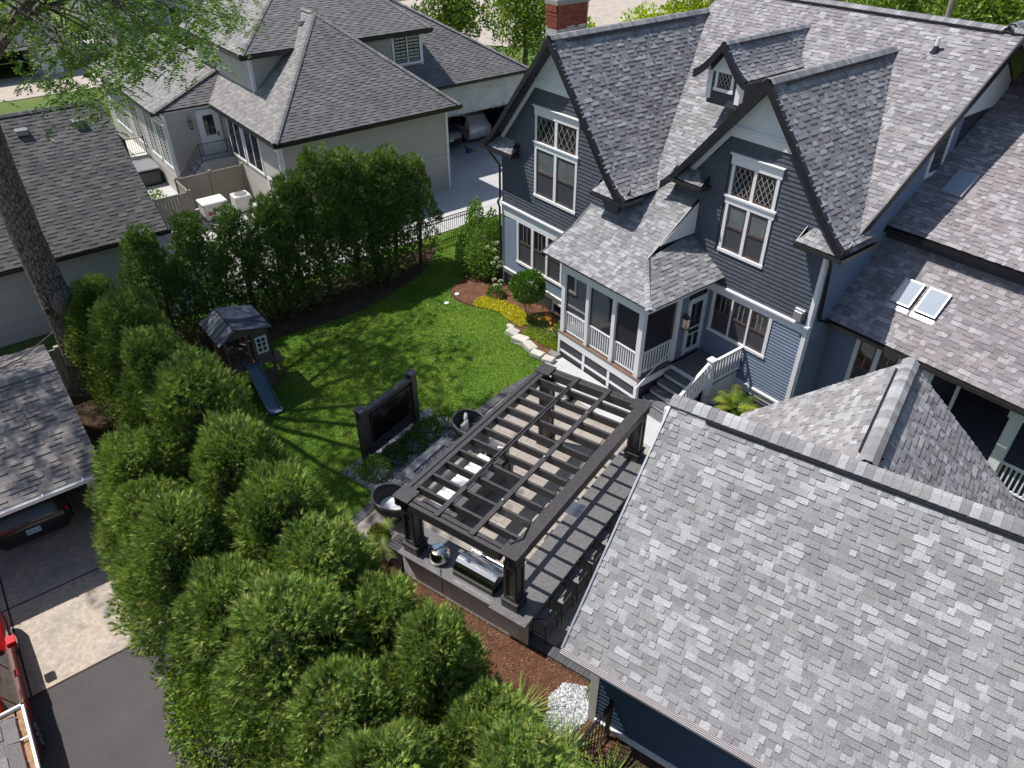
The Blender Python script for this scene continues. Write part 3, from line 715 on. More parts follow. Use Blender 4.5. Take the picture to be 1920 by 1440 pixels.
# stair landing, steps, railing
m = MB()
for k in range(11): m.box(9.53, 11.1, -.2+k*.138, -.2+k*.138+.132, DZ-.03, DZ)
m.build('landing_board', M['deckboard'], house)
for k in range(5):
    z = DZ-.175*(k+1); v = -.235-.32*k
    B('stair_tread', M['deckboard'], house, (9.54, 11.02, v-.33, v-.02, z-.035, z), bevel=.004)
    B('stair_riser', M['white'], house, (9.56, 11.0, v-.30, v-.275, z-.175, z-.035))
baluster_run(house, (11.05, -.28), (11.05, -2.05), DZ+.92, .95, DZ+.1, .12, 14, th=.04, rw=.09)
baluster_run(house, (11.1, -.15), (11.1, 1.28), DZ+.92, DZ+.92, DZ+.1, DZ+.1, 10, th=.04, rw=.09)
B('newel_post', M['white'], house, (10.98, 11.18, -.34, -.14, .0, DZ+1.0), (10.95, 11.21, -.37, -.11, DZ+1.0, DZ+1.05), bevel=.01)
B('newel_post', M['white'], house, (10.98, 11.14, -2.14, -1.98, .0, 1.05), bevel=.01)
B('landing_face', M['white'], house, (11.02, 11.06, -.2, 1.3, 0, DZ-.05))
m = MB(); m.tube([(9.62, -.35, DZ+.8), (9.62, -2.0, .9)], .02, 6); m.build('handrail', M['white'], house)
# --- right wing
wing_u1 = 21.0
pW = Plane((0, 2.62, 0), UX, (0, 0, 1), FH)
wallslab(house, (0, 2.62, 0), UX, FH, [(13.07, 0), (15.95, 0), (15.95, 3.6), (13.07, 3.6)], M['skirt'])
lap_siding(T_lap, (0, 2.62, 0), UX, FH, [(13.1, .2), (15.95, .2), (15.95, 3.28), (13.1, 3.28)], .118, SID, [(13.95, 15.35, 1.2, 3.3)])
pW.B('frieze', M['white'], house, (13.3, 18.9, 3.28, 3.5, 0, .04), bevel=.003)
sash_window(house, pW, [(14.08, 14.6), (14.74, 15.25)], 1.3, 3.28, casing=.13, head=0, kind='dh', grid=(2, 1))
B('porch_post', M['white'], house, (15.95, 16.17, 2.6, 2.82, 0, 3.3), (18.35, 18.62, 2.6, 2.85, 0, 3.2), (18.3, 18.67, 2.56, 2.9, 2.98, 3.3), (16.17, 16.24, 2.64, 2.75, 0, 3.3), (16.75, 16.83, 3.2, 3.3, 0, 3.3), bevel=.004)
m = MB(); m.box(16.2, 22, 2.7, 2.72, .9, .92); B('porch_deck', M['deckboard'], house, (15.9, 24, 2.5, 6.2, .55, .7))
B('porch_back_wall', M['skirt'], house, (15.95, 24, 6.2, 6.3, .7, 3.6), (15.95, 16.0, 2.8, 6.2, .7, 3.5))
baluster_run(house, (18.6, 2.72), (21.4, 2.72), 1.55, 1.55, .8, .8, 22, th=.04)
q = .88
def LW(u, v): return (u, v, 3.66+q*(v-2.12))
roof_plane(T_roof, [LW(13.07, 2.12), LW(18.95, 2.12), LW(17.9, 4.35), LW(13.07, 4.35)], UX, FH, PAL_HOUSE, expo=.14, wmin=.13, wmax=.32, tint=(1.08, 1.0, 1.0), deck=M['fascia'], deckparent=house)
roof_plane(T_roof, [LW(18.95, 2.12), (24, 4.0, 3.66), (24, 6, 5.2), LW(17.9, 4.35)], (1, .37, 0), FH, PAL_HOUSE, expo=.14, wmin=.13, wmax=.32, tint=(1.08, 1.0, 1.0), deck=M['fascia'], deckparent=house)
gutter(house, [(13.15, 2.0, 3.64), (18.95, 2.0, 3.64), (20.5, 2.55, 3.64)], M['gutter'])
# cornice strip and upper wing roof
B('wing_wall', M['siding_dark'] if 'siding_dark' in M else M['skirt'], house, (13.09, 22, 4.36, 4.5, 5.0, 6.0))
B('wing_frieze', M['white'], house, (13.45, 22, 4.31, 4.36, 5.80, 5.90))
def UW(u, v): return (u, v, 6.06+.585*(v-4.12))
roof_plane(T_roof, [UW(13.09, 4.12), UW(22, 4.12), UW(22, 10.6), UW(13.09, 10.6)], UX, FH, PAL_HOUSE, expo=.14, wmin=.13, wmax=.32, tint=(1.08, 1.0, 1.0), deck=M['fascia'], deckparent=house)
gutter(house, [(13.2, 4.0, 6.04), (22, 4.0, 6.04)], M['black_metal'], w=.13, h=.13)
B('soffit', M['fascia'], house, (13.09, 22, 4.05, 4.36, 5.88, 5.98))
# small gabled roof behind the main ridge
for sg in (-1, 1):
    roof_plane(T_roof, [(13.0+sg*2.2, 8.0, 9.0), (13.0+sg*2.2, 14.2, 9.0), (13.0, 14.2, 10.9), (13.0, 8.0, 10.9)], (0, 1, 0), FH, PAL_HOUSE, expo=.15, wmin=.14, deck=M['fascia'], deckparent=house)
ridge((13.0, 8.2, 10.92), (13.0, 14.2, 10.92), seed=12); vent(house, (13.0, 8.6, 10.9), (13.0, 13.6, 10.9))
# skylights
def skylight(u0, u1, v0, v1, fn, label, th=.1):
    a, b, c_, d_ = V3(fn(u0, v0)), V3(fn(u1, v0)), V3(fn(u1, v1)), V3(fn(u0, v1)); n_ = (b-a).cross(d_-a).normalized(); pl = Plane(a, b-a, d_-a, FH)
    w_, h_ = (b-a).length, (d_-a).length; m = MB(); f = .045
    for s0, s1, t0, t1 in ((0, f, 0, h_), (w_-f, w_, 0, h_), (f, w_-f, 0, f), (f, w_-f, h_-f, h_)): pl.box(m, s0, s1, t0, t1, 0, th+.01)
    sk = m.build('skylight', M['grey_metal'], house, label=label, bevel=.004)
    m = MB(); pl.box(m, f, w_-f, f, h_-f, 0, th); m.build('skylight_glass', M['skyglass'], sk)
    m = MB(); pl.box(m, -.04, w_+.02, -.16, -.01, .018, .024); m.build('flashing', M['grey_metal'], sk)
M['skyglass'] = glassy('skylight_glass', (.30, .35, .42), .06, 1.0)
skylight(14.32, 14.90, 3.02, 3.62, LW, 'left roof window of the pair, half in the shade line')
skylight(15.04, 15.64, 3.02, 3.62, LW, 'right roof window of the pair')
skylight(13.68, 14.28, 5.5, 6.3, UW, 'single roof window higher up beside the side wall')
T_lap.finish(); T_shk.finish(); T_roof.finish()
# chimney
M['brick'] = toned('red_brick', grain=.2, gscale=40, bump=.4)
chim = thing('chimney_stack', 'red and whitewashed brick chimney with stone cap behind the left gable', 'chimney', FH, (-.95, 3.9, 0))
CU0, CU1, CV0, CV1 = -1.35, -.72, 3.2, 4.75
B('chimney_core', M['skirt'], chim, (CU0+.02, CU1-.02, CV0+.02, CV1-.02, 0, 10.2))
rr = random.Random(4); T_b = Tiler(chim, 'brick', M['brick'], 'brick_course', 300, 3.5)
for pl, L in ((Plane((CU0, CV0, 8.26), UX, (0, 0, 1), FH), CU1-CU0), (Plane((CU1, CV0, 8.26), (0, 1, 0), (0, 0, 1), FH), CV1-CV0)):
    for k in range(26):
        t0 = k*.075; s = -(k % 2)*.1
        while s < L:
            g = clip([(s, t0), (s+.19, t0), (s+.19, t0+.066), (s, t0+.066)], [(0, 0), (L, 0), (L, 9), (0, 9)])
            if len(g) > 2 and abs(area(g)) > 1e-4:
                white = k < 15+rr.choice((0, 0, 1)); f = rr.uniform(.75, 1.2)
                T_b.add(pl, g, .0+(.03 if k > 22 else .012 if k > 20 else 0), .012, .012, t0, t0+.066, tuple(x*f for x in ((.52, .50, .47) if white else (.26, .075, .045))))
            s += .2
T_b.finish()
m = MB(); m.box(CU0-.05, CU1+.05, CV0-.05, CV1+.05, 10.21, 10.37); m.prism([(CU0-.05, CV0-.05, 10.37), (CU1+.05, CV0-.05, 10.37), (CU1+.05, CV1+.05, 10.37), (CU0-.05, CV1+.05, 10.37)], (0, 0, .001))
m.mesh([(CU0-.05, CV0-.05, 10.37), (CU1+.05, CV0-.05, 10.37), (CU1+.05, CV1+.05, 10.37), (CU0-.05, CV1+.05, 10.37), (CU0+.1, CV0+.1, 10.55), (CU1-.1, CV0+.1, 10.55), (CU1-.1, CV1-.1, 10.55), (CU0+.1, CV1-.1, 10.55)], [(0, 1, 5, 4), (1, 2, 6, 5), (2, 3, 7, 6), (3, 0, 4, 7), (4, 5, 6, 7)])
m.build('stone_cap', simple('weathered_stone', (.30, .28, .25), .9, var=.3, scale=9, bump=.4), chim)
for vv in (3.55, 4.3):
    m = MB(); m.lathe([(.17, 0), (.19, .05), (.15, .1), (.14, .4), (.17, .45)], 8, ((CU0+CU1)/2, vv, 10.55)); m.build('chimney_pot', simple('terracotta', (.20, .07, .05), .8, var=.2), chim)
# ================================================================== ground and paving
def ground_mat(name, cols, scale, rough=.95, bump=.4, s2=40, fine=.25):
    m, t, b = newmat(name); v = worldpos(t)
    n = noise(t, scale, 6, .65, v); r = ramp(t, n.outputs[0], [(.28+.44*i/(len(cols)-1), c) for i, c in enumerate(cols)])
    n2 = noise(t, s2, 4, .75, v); r2 = ramp(t, n2.outputs[0], [(.3, (1-fine,)*3), (.7, (1+fine,)*3)])
    c = mixc(t, r.outputs[0], r2.outputs[0], 1.0, 'MULTIPLY'); t.links.new(c, b.inputs['Base Color'])
    b.inputs['Roughness'].default_value = rough; b.inputs['Specular IOR Level'].default_value = .25
    bp = N(t, 'ShaderNodeBump', Strength=bump, Distance=.03); t.links.new(n2.outputs[0], bp.inputs['Height']); t.links.new(bp.outputs[0], b.inputs['Normal'])
    return m
M['lawn'] = ground_mat('lawn_turf', [(.06,.14,.014), (.08,.17,.018), (.13,.21,.024), (.095,.185,.02)], .55, s2=38, fine=.45)
M['grass_far'] = ground_mat('rough_grass', [(.06,.11,.02), (.09,.14,.03), (.12,.15,.04)], .35, s2=14, fine=.4)
M['mulch'] = ground_mat('bark_mulch', [(.10,.045,.025), (.15,.07,.04), (.20,.10,.06)], 3, s2=60, fine=.55, bump=1)
M['soil'] = ground_mat('leaf_litter_soil', [(.035,.024,.016), (.07,.045,.03), (.13,.08,.055)], 2.2, s2=45, fine=.5, bump=1)
M['asphalt'] = ground_mat('sealed_asphalt', [(.075,.070,.072), (.085,.08,.081), (.10,.093,.092)], .8, s2=70, fine=.15)
def concrete_stained():
    m, t, b = newmat('weathered_concrete'); v = worldpos(t)
    n = noise(t, .9, 8, .68, v); r = ramp(t, n.outputs[0], [(.36, (.40,.345,.29)), (.46, (.47,.40,.335)), (.54, (.40,.355,.31)), (.62, (.33,.31,.28))])
    n3 = noise(t, 7, 8, .75, v); r3 = ramp(t, n3.outputs[0], [(.42, (1.12,1.08,1.04)), (.5, (.9,.9,.9)), (.6, (.78,.74,.70))])
    c = mixc(t, r.outputs[0], r3.outputs[0], .8, 'MULTIPLY')
    n2 = noise(t, 90, 3, .7, v); r2 = ramp(t, n2.outputs[0], [(.3, (.85,)*3), (.7, (1.12,)*3)]); c = mixc(t, c, r2.outputs[0], 1.0, 'MULTIPLY')
    t.links.new(c, b.inputs['Base Color']); b.inputs['Roughness'].default_value = .9
    bp = N(t, 'ShaderNodeBump', Strength=.35, Distance=.01); t.links.new(n3.outputs[0], bp.inputs['Height']); t.links.new(bp.outputs[0], b.inputs['Normal'])
    return m
M['conc_old'] = concrete_stained()
M['conc_new'] = ground_mat('broom_concrete', [(.40,.40,.40), (.46,.455,.45), (.50,.495,.49)], .5, s2=30, fine=.08, bump=.1)
M['paver'] = toned('patio_paver', grain=.10, gscale=60, bump=.12, blotch=.06, bscale=2)
def smooth(pts, n=5, closed=True):
    out = []; L = len(pts)
    for i in range(L if closed else L-1):
        p0, p1, p2, p3 = pts[(i-1) % L], pts[i], pts[(i+1) % L], pts[(i+2) % L]
        for k in range(n):
            t = k/n; out.append(tuple(.5*((2*p1[j])+(-p0[j]+p2[j])*t+(2*p0[j]-5*p1[j]+4*p2[j]-p3[j])*t*t+(-p0[j]+3*p1[j]-3*p2[j]+p3[j])*t**3) for j in range(2)))
    return out
def sheet(name, pts, z, mat, F, th=0):
    m = MB()
    P = [(x, y, z) for x, y in pts]
    if area(pts) < 0: P = P[::-1]
    m.face(P)
    if th:
        for i in range(len(P)): a, b = P[i], P[(i+1) % len(P)]; m.face([a, (a[0], a[1], z-th), (b[0], b[1], z-th), b])
    return struct(m.build(name, mat, F=F))
sheet('ground', [(-260, -60), (260, -60), (260, 460), (-260, 460)], -.06, M['grass_far'], FW)
sheet('planting_bed', [(-5.2, -17.3), (17.5, -17.3), (24, -16.5), (24, -9.5), (13.2, 2.6), (0, 2.6), (-5.2, 2.6)], -.01, M['soil'], FH)
LAWN = smooth([(-5.0, 1.6), (-5.0, .2), (-4.3, -.7), (-3.1, -1.9), (-2.4, -3.4), (-1.75, -5.3), (-1.6, -7), (-1.75, -8.6), (-1.6, -10.6), (-.6, -12.3), (2.0, -12.7), (5.8, -12.15), (7.9, -11.95), (8.35, -11.5)], 4, False)
PE_ = [(-5.88, .2), (-5.88, 2.0), (-5.9, 4.5), (-5.9, 6.2), (-5.82, 7.7), (-5.55, 9.0), (-5.1, 9.9)]
def P2H(u, v): q = FH.inverted() @ (FP @ V3((u, v, 0))); return (q.x, q.y)
def H2P(u, v): q = FP.inverted() @ (FH @ V3((u, v, 0))); return (q.x, q.y)
LAWN += [P2H(*p) for p in PE_] + smooth([(5.6, -2.2), (4.6, -2.15), (3.5, -2.15), (2.6, -1.75), (1.8, -1.7), (.9, -2.2), (0, -2.45), (-.8, -2.2), (-1.2, -1.5), (-1.3, -.8), (-1.9, 0), (-3.0, 1.2), (-3.4, 1.7)], 4, False)
sheet('lawn', LAWN, .012, M['lawn'], FH)
sheet('side_lawn', [(-5.75, -16), (-4.9, -16), (-4.9, 1.75), (-.2, 1.75), (-.2, 14), (-4.8, 14), (-5.75, 4)], .004, M['lawn'], FH)
BED = smooth([(-1.25, -.6), (-1.2, -1.4), (-.85, -2.1), (0, -2.35), (.9, -2.1), (1.8, -1.6), (2.6, -1.65), (3.5, -2.05), (5.6, -2.1)], 4, False) + [(5.6, 0), (0, 0), (0, 1.2), (-.9, .9)]
sheet('mulch_bed', BED, .022, M['mulch'], FH)
q = [(-3.6, -3.2), (2.2, -3.2), (3.2, -.75), (2.37, -.05), (-3.2, -.12), (-4.3, -.02), (-5.9, .1), (-6.1, -.9)]
sheet('mulch_strip', q, .006, M['mulch'], FP)
# neighbour's drives
sheet('neighbour_drive', [(-21, -12.5), (-21, 26), (-5.85, 26), (-5.85, 6), (-5.8, -12.5)], .0, M['conc_new'], FH)
m = MB()
for a in (-10.0, -4.6, 1.2, 7.4, 13.0): m.box(-17, -5.85, a-.012, a+.012, .0005, .003)
m.box(-7.05, -7.03, -12.5, 26, .0005, .003)
struct(m.build('drive_joint', M['soil'], F=FH))
sheet('driveway_slab', [(-6.0, -30), (8.66, -30), (8.66, -16.4), (-6.0+8.5, -16.4), (2.5, -17.0), (-6, -17.0)], .012, M['conc_old'], FH)
sheet('driveway_asphalt', [(8.69, -32), (32, -32), (32, -13.2), (22, -14.6), (8.69, -16.2)], .008, M['asphalt'], FH)
m = MB(); m.box(2, 8.66, -19.61, -19.57, .0125, .016); m.box(5.75, 5.79, -30, -16.4, .0125, .016); m.box(8.655, 8.70, -32, -16.3, .0082, .0165)
struct(m.build('drive_joint', M['soil'], F=FH))
sheet('far_drive', [(-52.2, -40), (-52.2, 6), (-44.8, 6), (-44.8, -40)], -.02, M['conc_old'], FH)
sheet('street', [(-60, 14), (-36, 28), (-34.5, 60), (-48, 90), (-75, 90)], -.02, M['conc_old'], FH)
# ------------------------------------------------------------------ patio (patio grid)
M['bedding'] = simple('paver_bedding', (.12, .11, .10), .95)
pol = [(-5.88, .02), (2.34, .02), (2.34, 3.0), (4.6, 8.6), (-.6, 8.9), (-5.1, 9.95), (-5.55, 9.0), (-5.82, 7.7), (-5.9, 6.2)]
m = MB(); m.face([(x, y, .018) for x, y in pol]); patio = struct(m.build('patio', M['bedding'], F=FP))
T_p = Tiler(patio, 'paver', M['paver'], 'paver_field', 300, 5); T_k = Tiler(patio, 'border_brick', M['paver'], 'border_brick_run', 300, 3)
plP = Plane((0, 0, .018), UX, (0, 1, 0), FP); rr = random.Random(3)
field = [(-5.56, .32), (1.98, .32), (1.98, 3.0), (4.2, 8.4), (-.6, 8.6), (-4.9, 9.6), (-5.5, 7.7)]
row = 0; y = .32
while y < 9.6:
    hgt = .405; x = -5.56-(row % 3)*.27
    while x < 4.2:
        wd = .81 if rr.random() < .6 else .405
        g = clip([(x, y), (x+wd-.008, y), (x+wd-.008, y+hgt-.008), (x, y+hgt-.008)], field)
        if len(g) > 2 and abs(area(g)) > .004:
            f = rr.uniform(.93, 1.06); T_p.add(plP, g, .0, .022+rr.uniform(0, .002), .022, y, y+hgt, (.33*f, .295*f, .262*f))
        x += wd
    y += hgt; row += 1
T_p.finish()
CH = (.088, .090, .098)
def brickrun(a, b, wdt, bl=.105, rows=1, off=0):
    a = V3((a[0], a[1], .018)); b = V3((b[0], b[1], .018)); d = (b-a).normalized(); pl = Plane(a, d, V3((0, 0, 1)).cross(d), FP); L = (b-a).length; n = int(L/bl)
    for i in range(n):
        f = rr.uniform(.8, 1.2); g = [(i*bl, 0), (i*bl+bl-.007, 0), (i*bl+bl-.007, wdt), (i*bl, wdt)]
        T_k.add(pl, g, 0, .024, .024, 0, wdt, tuple(c*f for c in CH))
edge = PE_
for a, b in zip(edge[:-1], edge[1:]): brickrun(b, a, .3)
brickrun((-5.88, .02), (2.34, .02), .28); brickrun((2.34, .3), (2.34, 3.0), .34)
T_k.finish()
# pale curved apron by the porch
m = MB(); ap = [P2H(*p) for p in ((-5.2, 9.75), (-4.9, 9.35), (-3.6, 8.75), (-1.4, 8.15), (.3, 7.75), (1.2, 7.9), (1.6, 8.6))]; ap += [(11.3, -1.7), (9.4, -1.8), (5.66, -1.8), (5.2, -2.3)]
m.face([(x, y, .05) for x, y in ap][::1]); o = struct(m.build('concrete_apron', M['concrete'], F=FH))
if o.data.polygons[0].normal.z < 0: o.data.flip_normals()
# ------------------------------------------------------------------ pergola
perg = thing('pergola', 'black timber pergola with open rafters over the patio and bar', 'pergola', FP, (-1.7, 3.3, 0))
PB = M['pergola']; ZT = 2.70
def beam(name, x0, x1, y0, y1, z0, z1, parent=perg, bev=.006, mat=None): return B(name, mat or PB, parent, (x0, x1, y0, y1, z0, z1), bevel=bev)
for x0 in (-3.47, -3.31, -.30, -.14): beam('side_beam', x0, x0+.13, .02, 6.58, ZT-.27, ZT)
beam('side_beam_cap', -.31, .01, .42, 6.18, ZT+.002, ZT+.03); 
for y0 in (0.0, .14, 6.34, 6.47): beam('end_beam', -3.05, -.42, y0, y0+.11, ZT-.27, ZT)
beam('beam_packer', -3.36, -3.28, .3, 6.3, ZT-.25, ZT-.08)
for i in range(11):
    y = .62+.532*i
    if y < 6.25: beam('rafter', -3.19, -.29, y-.035, y+.035, ZT-.24, ZT-.01)
for x in (-2.24, -1.23): beam('purlin', x-.065, x+.065, .06, 6.54, ZT-.008, ZT+.045)
for x0, y0 in ((-3.49, -.02), (-.44, -.02), (-3.49, 6.14), (-.44, 6.14)): beam('corner_plate', x0, x0+.47, y0, y0+.47, ZT+.004, ZT+.045)
for px, py, zb in ((-3.14, .22, .92), (-.19, .22, .92), (-3.14, 6.30, .04), (-.20, 6.30, .92)):
    m = MB(); m.box(px-.155, px+.155, py-.155, py+.155, zb+.05, ZT-.27); post = m.build('post', PB, perg)
    for sx, sy in ((-1, 0), (1, 0), (0, -1), (0, 1)):
        m = MB()
        def face(a0, a1, z0, z1):
            if sx: x = px+sx*.157; m.box(min(x, x+sx*.025), max(x, x+sx*.025), py+a0, py+a1, z0, z1)
            else: y = py+sy*.157; m.box(px+a0, px+a1, min(y, y+sy*.025), max(y, y+sy*.025), z0, z1)
        face(-.157, -.095, zb+.3, ZT-.3); face(.095, .157, zb+.3, ZT-.3); face(-.095, .095, zb+.3, zb+.42); face(-.095, .095, ZT-.45, ZT-.3)
        m.build('post_trim', PB, post, kind=None)
    B('post_base', PB, post, (px-.215, px+.215, py-.215, py+.215, zb+.002, zb+.26), (px-.24, px+.24, py-.24, py+.24, zb+.26, zb+.29), bevel=.006)
# cables and little lamps
m = MB(); m.tube([(-2.24, 6.0, 2.77), (-2.24, 3.0, 2.765), (-2.22, 1.2, 2.77)], .012, 6); m.build('cable', M['black_metal'], perg)
m = MB(); m.tube([(-.34, 4.6, 2.745), (-.33, 2.4, 2.745), (-.36, 1.2, 2.75), (-.2, .6, 2.76), (-.34, .3, 2.76), (-.5, .36, 2.72)], .014, 6); m.build('cable', M['black_metal'], perg)
for x, y in ((-1.23, 5.2), (-1.23, 3.1), (-1.23, 1.3)): 
    m = MB(); m.lathe([(0, .0), (.035, .0), (.03, .05), (.0, .06)], 8, (x, y, ZT+.045)); m.build('spot_lamp', M['grey_metal'], perg)
for x, y in ((-2.1, 5.6), (-2.2, 2.6)):
    beam('heater', x-.14, x+.14, y-.05, y+.4, ZT-.34, ZT-.26)
    m = MB(); m.tube([(x-.14, y-.3, 2.74), (x-.05, y-.3, 2.82), (x+.1, y-.1, 2.82), (x+.12, y+.05, 2.5)], .012, 6); m.build('cable', M['black_metal'], perg)
# ------------------------------------------------------------------ bar and grill counter
def granite():
    m, t, b = newmat('speckled_granite'); v = worldpos(t)
    n = noise(t, 60, 3, .8, v); r = ramp(t, n.outputs[0], [(.35, (.075,.076,.082)), (.5, (.135,.135,.14)), (.66, (.25,.24,.235))])
    n2 = noise(t, 9, 3, .6, v); r2 = ramp(t, n2.outputs[0], [(.3, (.9,)*3), (.7, (1.1,)*3)]); c = mixc(t, r.outputs[0], r2.outputs[0], 1.0, 'MULTIPLY')
    t.links.new(c, b.inputs['Base Color']); b.inputs['Roughness'].default_value = .35; return m
M['granite'] = granite()
bar = thing('outdoor_bar', 'L shaped white brick bar with a dark speckled granite top under the pergola', 'bar counter', FP, (-1.5, .4, 0))
B('countertop', M['granite'], bar, (-3.45, -.62, -.14, .88, .87, .92), bevel=.006)
B('countertop', M['granite'], bar, (-.62, .38, -.20, 6.58, .873, .923), bevel=.006)
M['paintbrick'] = toned('white_painted_brick', grain=.06, gscale=50, bump=.25, rough=.75)
m = MB(); m.box(-3.38, .08, 0.0, .8, 0, .87); m.box(-.5, .10, .8, 6.5, 0, .87); m.build('counter_body', M['white'], bar)
T_b = Tiler(bar, 'brick', M['paintbrick'], 'brick_course', 300, 4); plB = Plane((-3.4, -.002, 0), UX, (0, 0, 1), FP)
for k in range(12):
    s = -(k % 2)*.11
    while s < 3.5:
        g = clip([(s, k*.073), (s+.205, k*.073), (s+.205, k*.073+.064), (s, k*.073+.064)], [(0, 0), (3.5, 0), (3.5, .87), (0, .87)])
        if len(g) > 2 and area(g) > 1e-3: f = rr.uniform(.93, 1.04); T_b.add(plB, g, 0, .016, .016, 0, 1, (.80*f, .80*f, .80*f))
        s += .215
T_b.finish()
B('bar_end_panel', M['offwhite'], bar, (.102, .34, -.02, .02, .0, .87))
B('sink_lid', M['steel'], bar, (-.75, -.30, 3.33, 3.82, .924, .932), bevel=.003)
B('bench_slatted', PB, bar, (-3.95, -3.47, -.02, .46, 0, .72), bevel=.006)
for k in range(6): B('bench_slat', PB, bar, (-3.95, -3.47, -.03+k*.084, -.03+k*.084+.062, .722, .75), bevel=.004)
# grill
gr = thing('gas_grill', 'stainless barbecue grill with a long handle set in the counter', 'grill', FP, (-1.3, .35, .92))
B('firebox', M['black_metal'], gr, (-1.88, -.70, .08, .70, .925, 1.06), bevel=.01)
m = MB(); n = 10; pr = [(.10+.0, 1.06)] + [(.38-.30*math.cos(a), 1.06+.30*math.sin(a)) for a in [math.pi*k/n for k in range(n+1)]] + [(.68, 1.06)]
m.mesh([(-1.86, y, z) for y, z in pr]+[(-.72, y, z) for y, z in pr], [(k, k+1, k+1+len(pr), k+len(pr))[::-1] for k in range(len(pr)-1)]+[tuple(range(len(pr))), tuple(range(len(pr), 2*len(pr)))[::-1]])
m.build('hood', M['steel'], gr, smooth=False, bevel=.006)
m = MB(); m.tube([(-1.78, .76, 1.22), (-.80, .76, 1.22)], .018, 8); m.box(-1.75, -1.72, .64, .76, 1.2, 1.24); m.box(-.86, -.83, .64, .76, 1.2, 1.24); m.build('handle', M['steel'], gr)
B('control_panel', M['steel'], gr, (-1.86, -.72, .70, .86, .90, .97))
for k in range(5):
    m = MB(); m.lathe([(0, 0), (.03, 0), (.025, .03), (0, .03)], 8, (-1.65+k*.2, .78, .972)); m.build('knob', M['black_metal'], gr)
pz = thing('pizza_oven', 'round steel pizza oven with a domed lid standing left of the grill', 'pizza oven', FP, (-2.42, .28, .92))
m = MB(); m.lathe([(.0, 0), (.24, .0), (.26, .03), (.262, .18), (.25, .20)], 28, (-2.42, .28, .94)); m.build('base', M['steel'], pz, smooth=True)
m = MB(); m.lathe([(.255, .20), (.25, .25), (.21, .30), (.205, .33), (.19, .34), (.0, .345)], 28, (-2.42, .28, .94)); m.build('lid', M['steel'], pz, smooth=True)
m = MB(); m.tube([(-2.2, .02, .96), (-2.1, -.1, .93), (-2.0, -.18, .85), (-1.98, -.2, .45)], .01, 6); m.build('gas_hose', M['black_metal'], pz)
# bar stools
sk = simple('grey_woven_strap', (.20, .20, .205), .7, var=.15)
stl = thing('bar_stool', 'bar stool nearest the brick end of the bar, black legs and grey seat', 'bar stool', FP, (.5, .5, 0), 0, 'bar stools along the bar')
X0, Y0 = .5, .5
for sx in (-.17, .14):
    for sy in (-.25, .25):
        m = MB(); m.tube([(X0+sx*1.3, Y0+sy*1.08, 0.04), (X0+sx, Y0+sy, .66)], .012, 6); m.build('leg', M['black_metal'], stl)
m = MB(); m.box(X0-.19, X0+.17, Y0-.22, Y0+.22, .655, .675); m.build('seat', sk, stl, bevel=.01)
m = MB()
pts = [(X0-.2, Y0-.26, .66), (X0-.08, Y0-.265, .78), (X0+.12, Y0-.265, .93), (X0+.17, Y0-.2, 1.0), (X0+.17, Y0+.2, 1.0), (X0+.12, Y0+.265, .93), (X0-.08, Y0+.265, .78), (X0-.2, Y0+.26, .66)]
m.tube(pts, .013, 6); m.tube([(X0+.17, Y0-.24, .84), (X0+.17, Y0+.24, .84)], .01, 6); m.tube([(X0-.18, Y0-.27, .3), (X0+.19, Y0-.27, .3), (X0+.19, Y0+.27, .3), (X0-.18, Y0+.27, .3)], .01, 6)
m.build('tube_frame', M['black_metal'], stl)
m = MB()
for k in range(7): m.box(X0+.155, X0+.168, Y0-.2+k*.06, Y0-.2+k*.06+.045, .70, .99)
m.build('back_strap', sk, stl, kind='stuff')
ords = ['second', 'third', 'fourth', 'fifth', 'sixth', 'seventh', 'eighth']
for k in range(7): dup(stl, FP, (.5, .5+.715*(k+1), 0), 0, ords[k]+' bar stool counting from the brick end of the bar')
# ------------------------------------------------------------------ sofa, fire table, console, chairs
so_ = thing('outdoor_sofa', 'dark slatted outdoor sofa with white cushions facing the fire table', 'sofa', FP, (-3.7, 3.1, 0))
SG = simple('charcoal_aluminium', (.10, .10, .105), .45, var=.1)
B('sofa_base', SG, so_, (-4.28, -3.2, 1.95, 4.42, .12, .28), bevel=.01)
for y in (1.80, 4.42):
    B('arm', SG, so_, (-4.30, -3.16, y, y+.13, .56, .62), (-4.30, -4.22, y, y+.13, .0, .56), (-3.26, -3.16, y, y+.13, 0, .56), (-4.22, -3.26, y, y+.13, .1, .2), bevel=.006)
for k in range(4): B('back_slat', SG, so_, (-3.24, -3.20, 1.93, 4.42, .30+k*.11, .38+k*.11), bevel=.004)
B('back_rail', SG, so_, (-3.38, -3.18, 1.93, 4.42, .72, .76), bevel=.006)
for k in range(4): B('seat_cushion', M['cushion'], so_, (-4.26, -3.56, 1.97+k*.612, 1.97+k*.612+.595, .29, .46), bevel=.03)
for k in range(4): B('back_cushion', M['cushion'], so_, (-3.56, -3.40, 1.98+k*.612, 1.98+k*.612+.57, .46, .84), bevel=.04)
ft = thing('fire_table', 'long grey plank fire table with a trough of fire glass', 'fire table', FP, (-5.0, 3.3, 0))
TP = simple('weathered_plank', (.26, .26, .265), .75, var=.15, scale=12)
B('table_body', M['white'], ft, (-5.45, -4.55, 2.42, 4.12, 0, .50))
for x0, x1 in ((-5.56, -5.29), (-5.02, -4.72), (-4.66, -4.42)): B('top_plank', TP, ft, (x0, x1, 2.30, 4.24, .51, .56), bevel=.004)
B('top_plank', TP, ft, (-5.285, -5.025, 2.30, 2.56, .51, .56), (-5.285, -5.025, 3.98, 4.24, .51, .56), bevel=.004)
B('trough', M['grey_metal'], ft, (-5.285, -5.275, 2.57, 3.97, .50, .585), (-5.035, -5.025, 2.57, 3.97, .50, .585), (-5.27, -5.04, 2.57, 3.97, .50, .515))
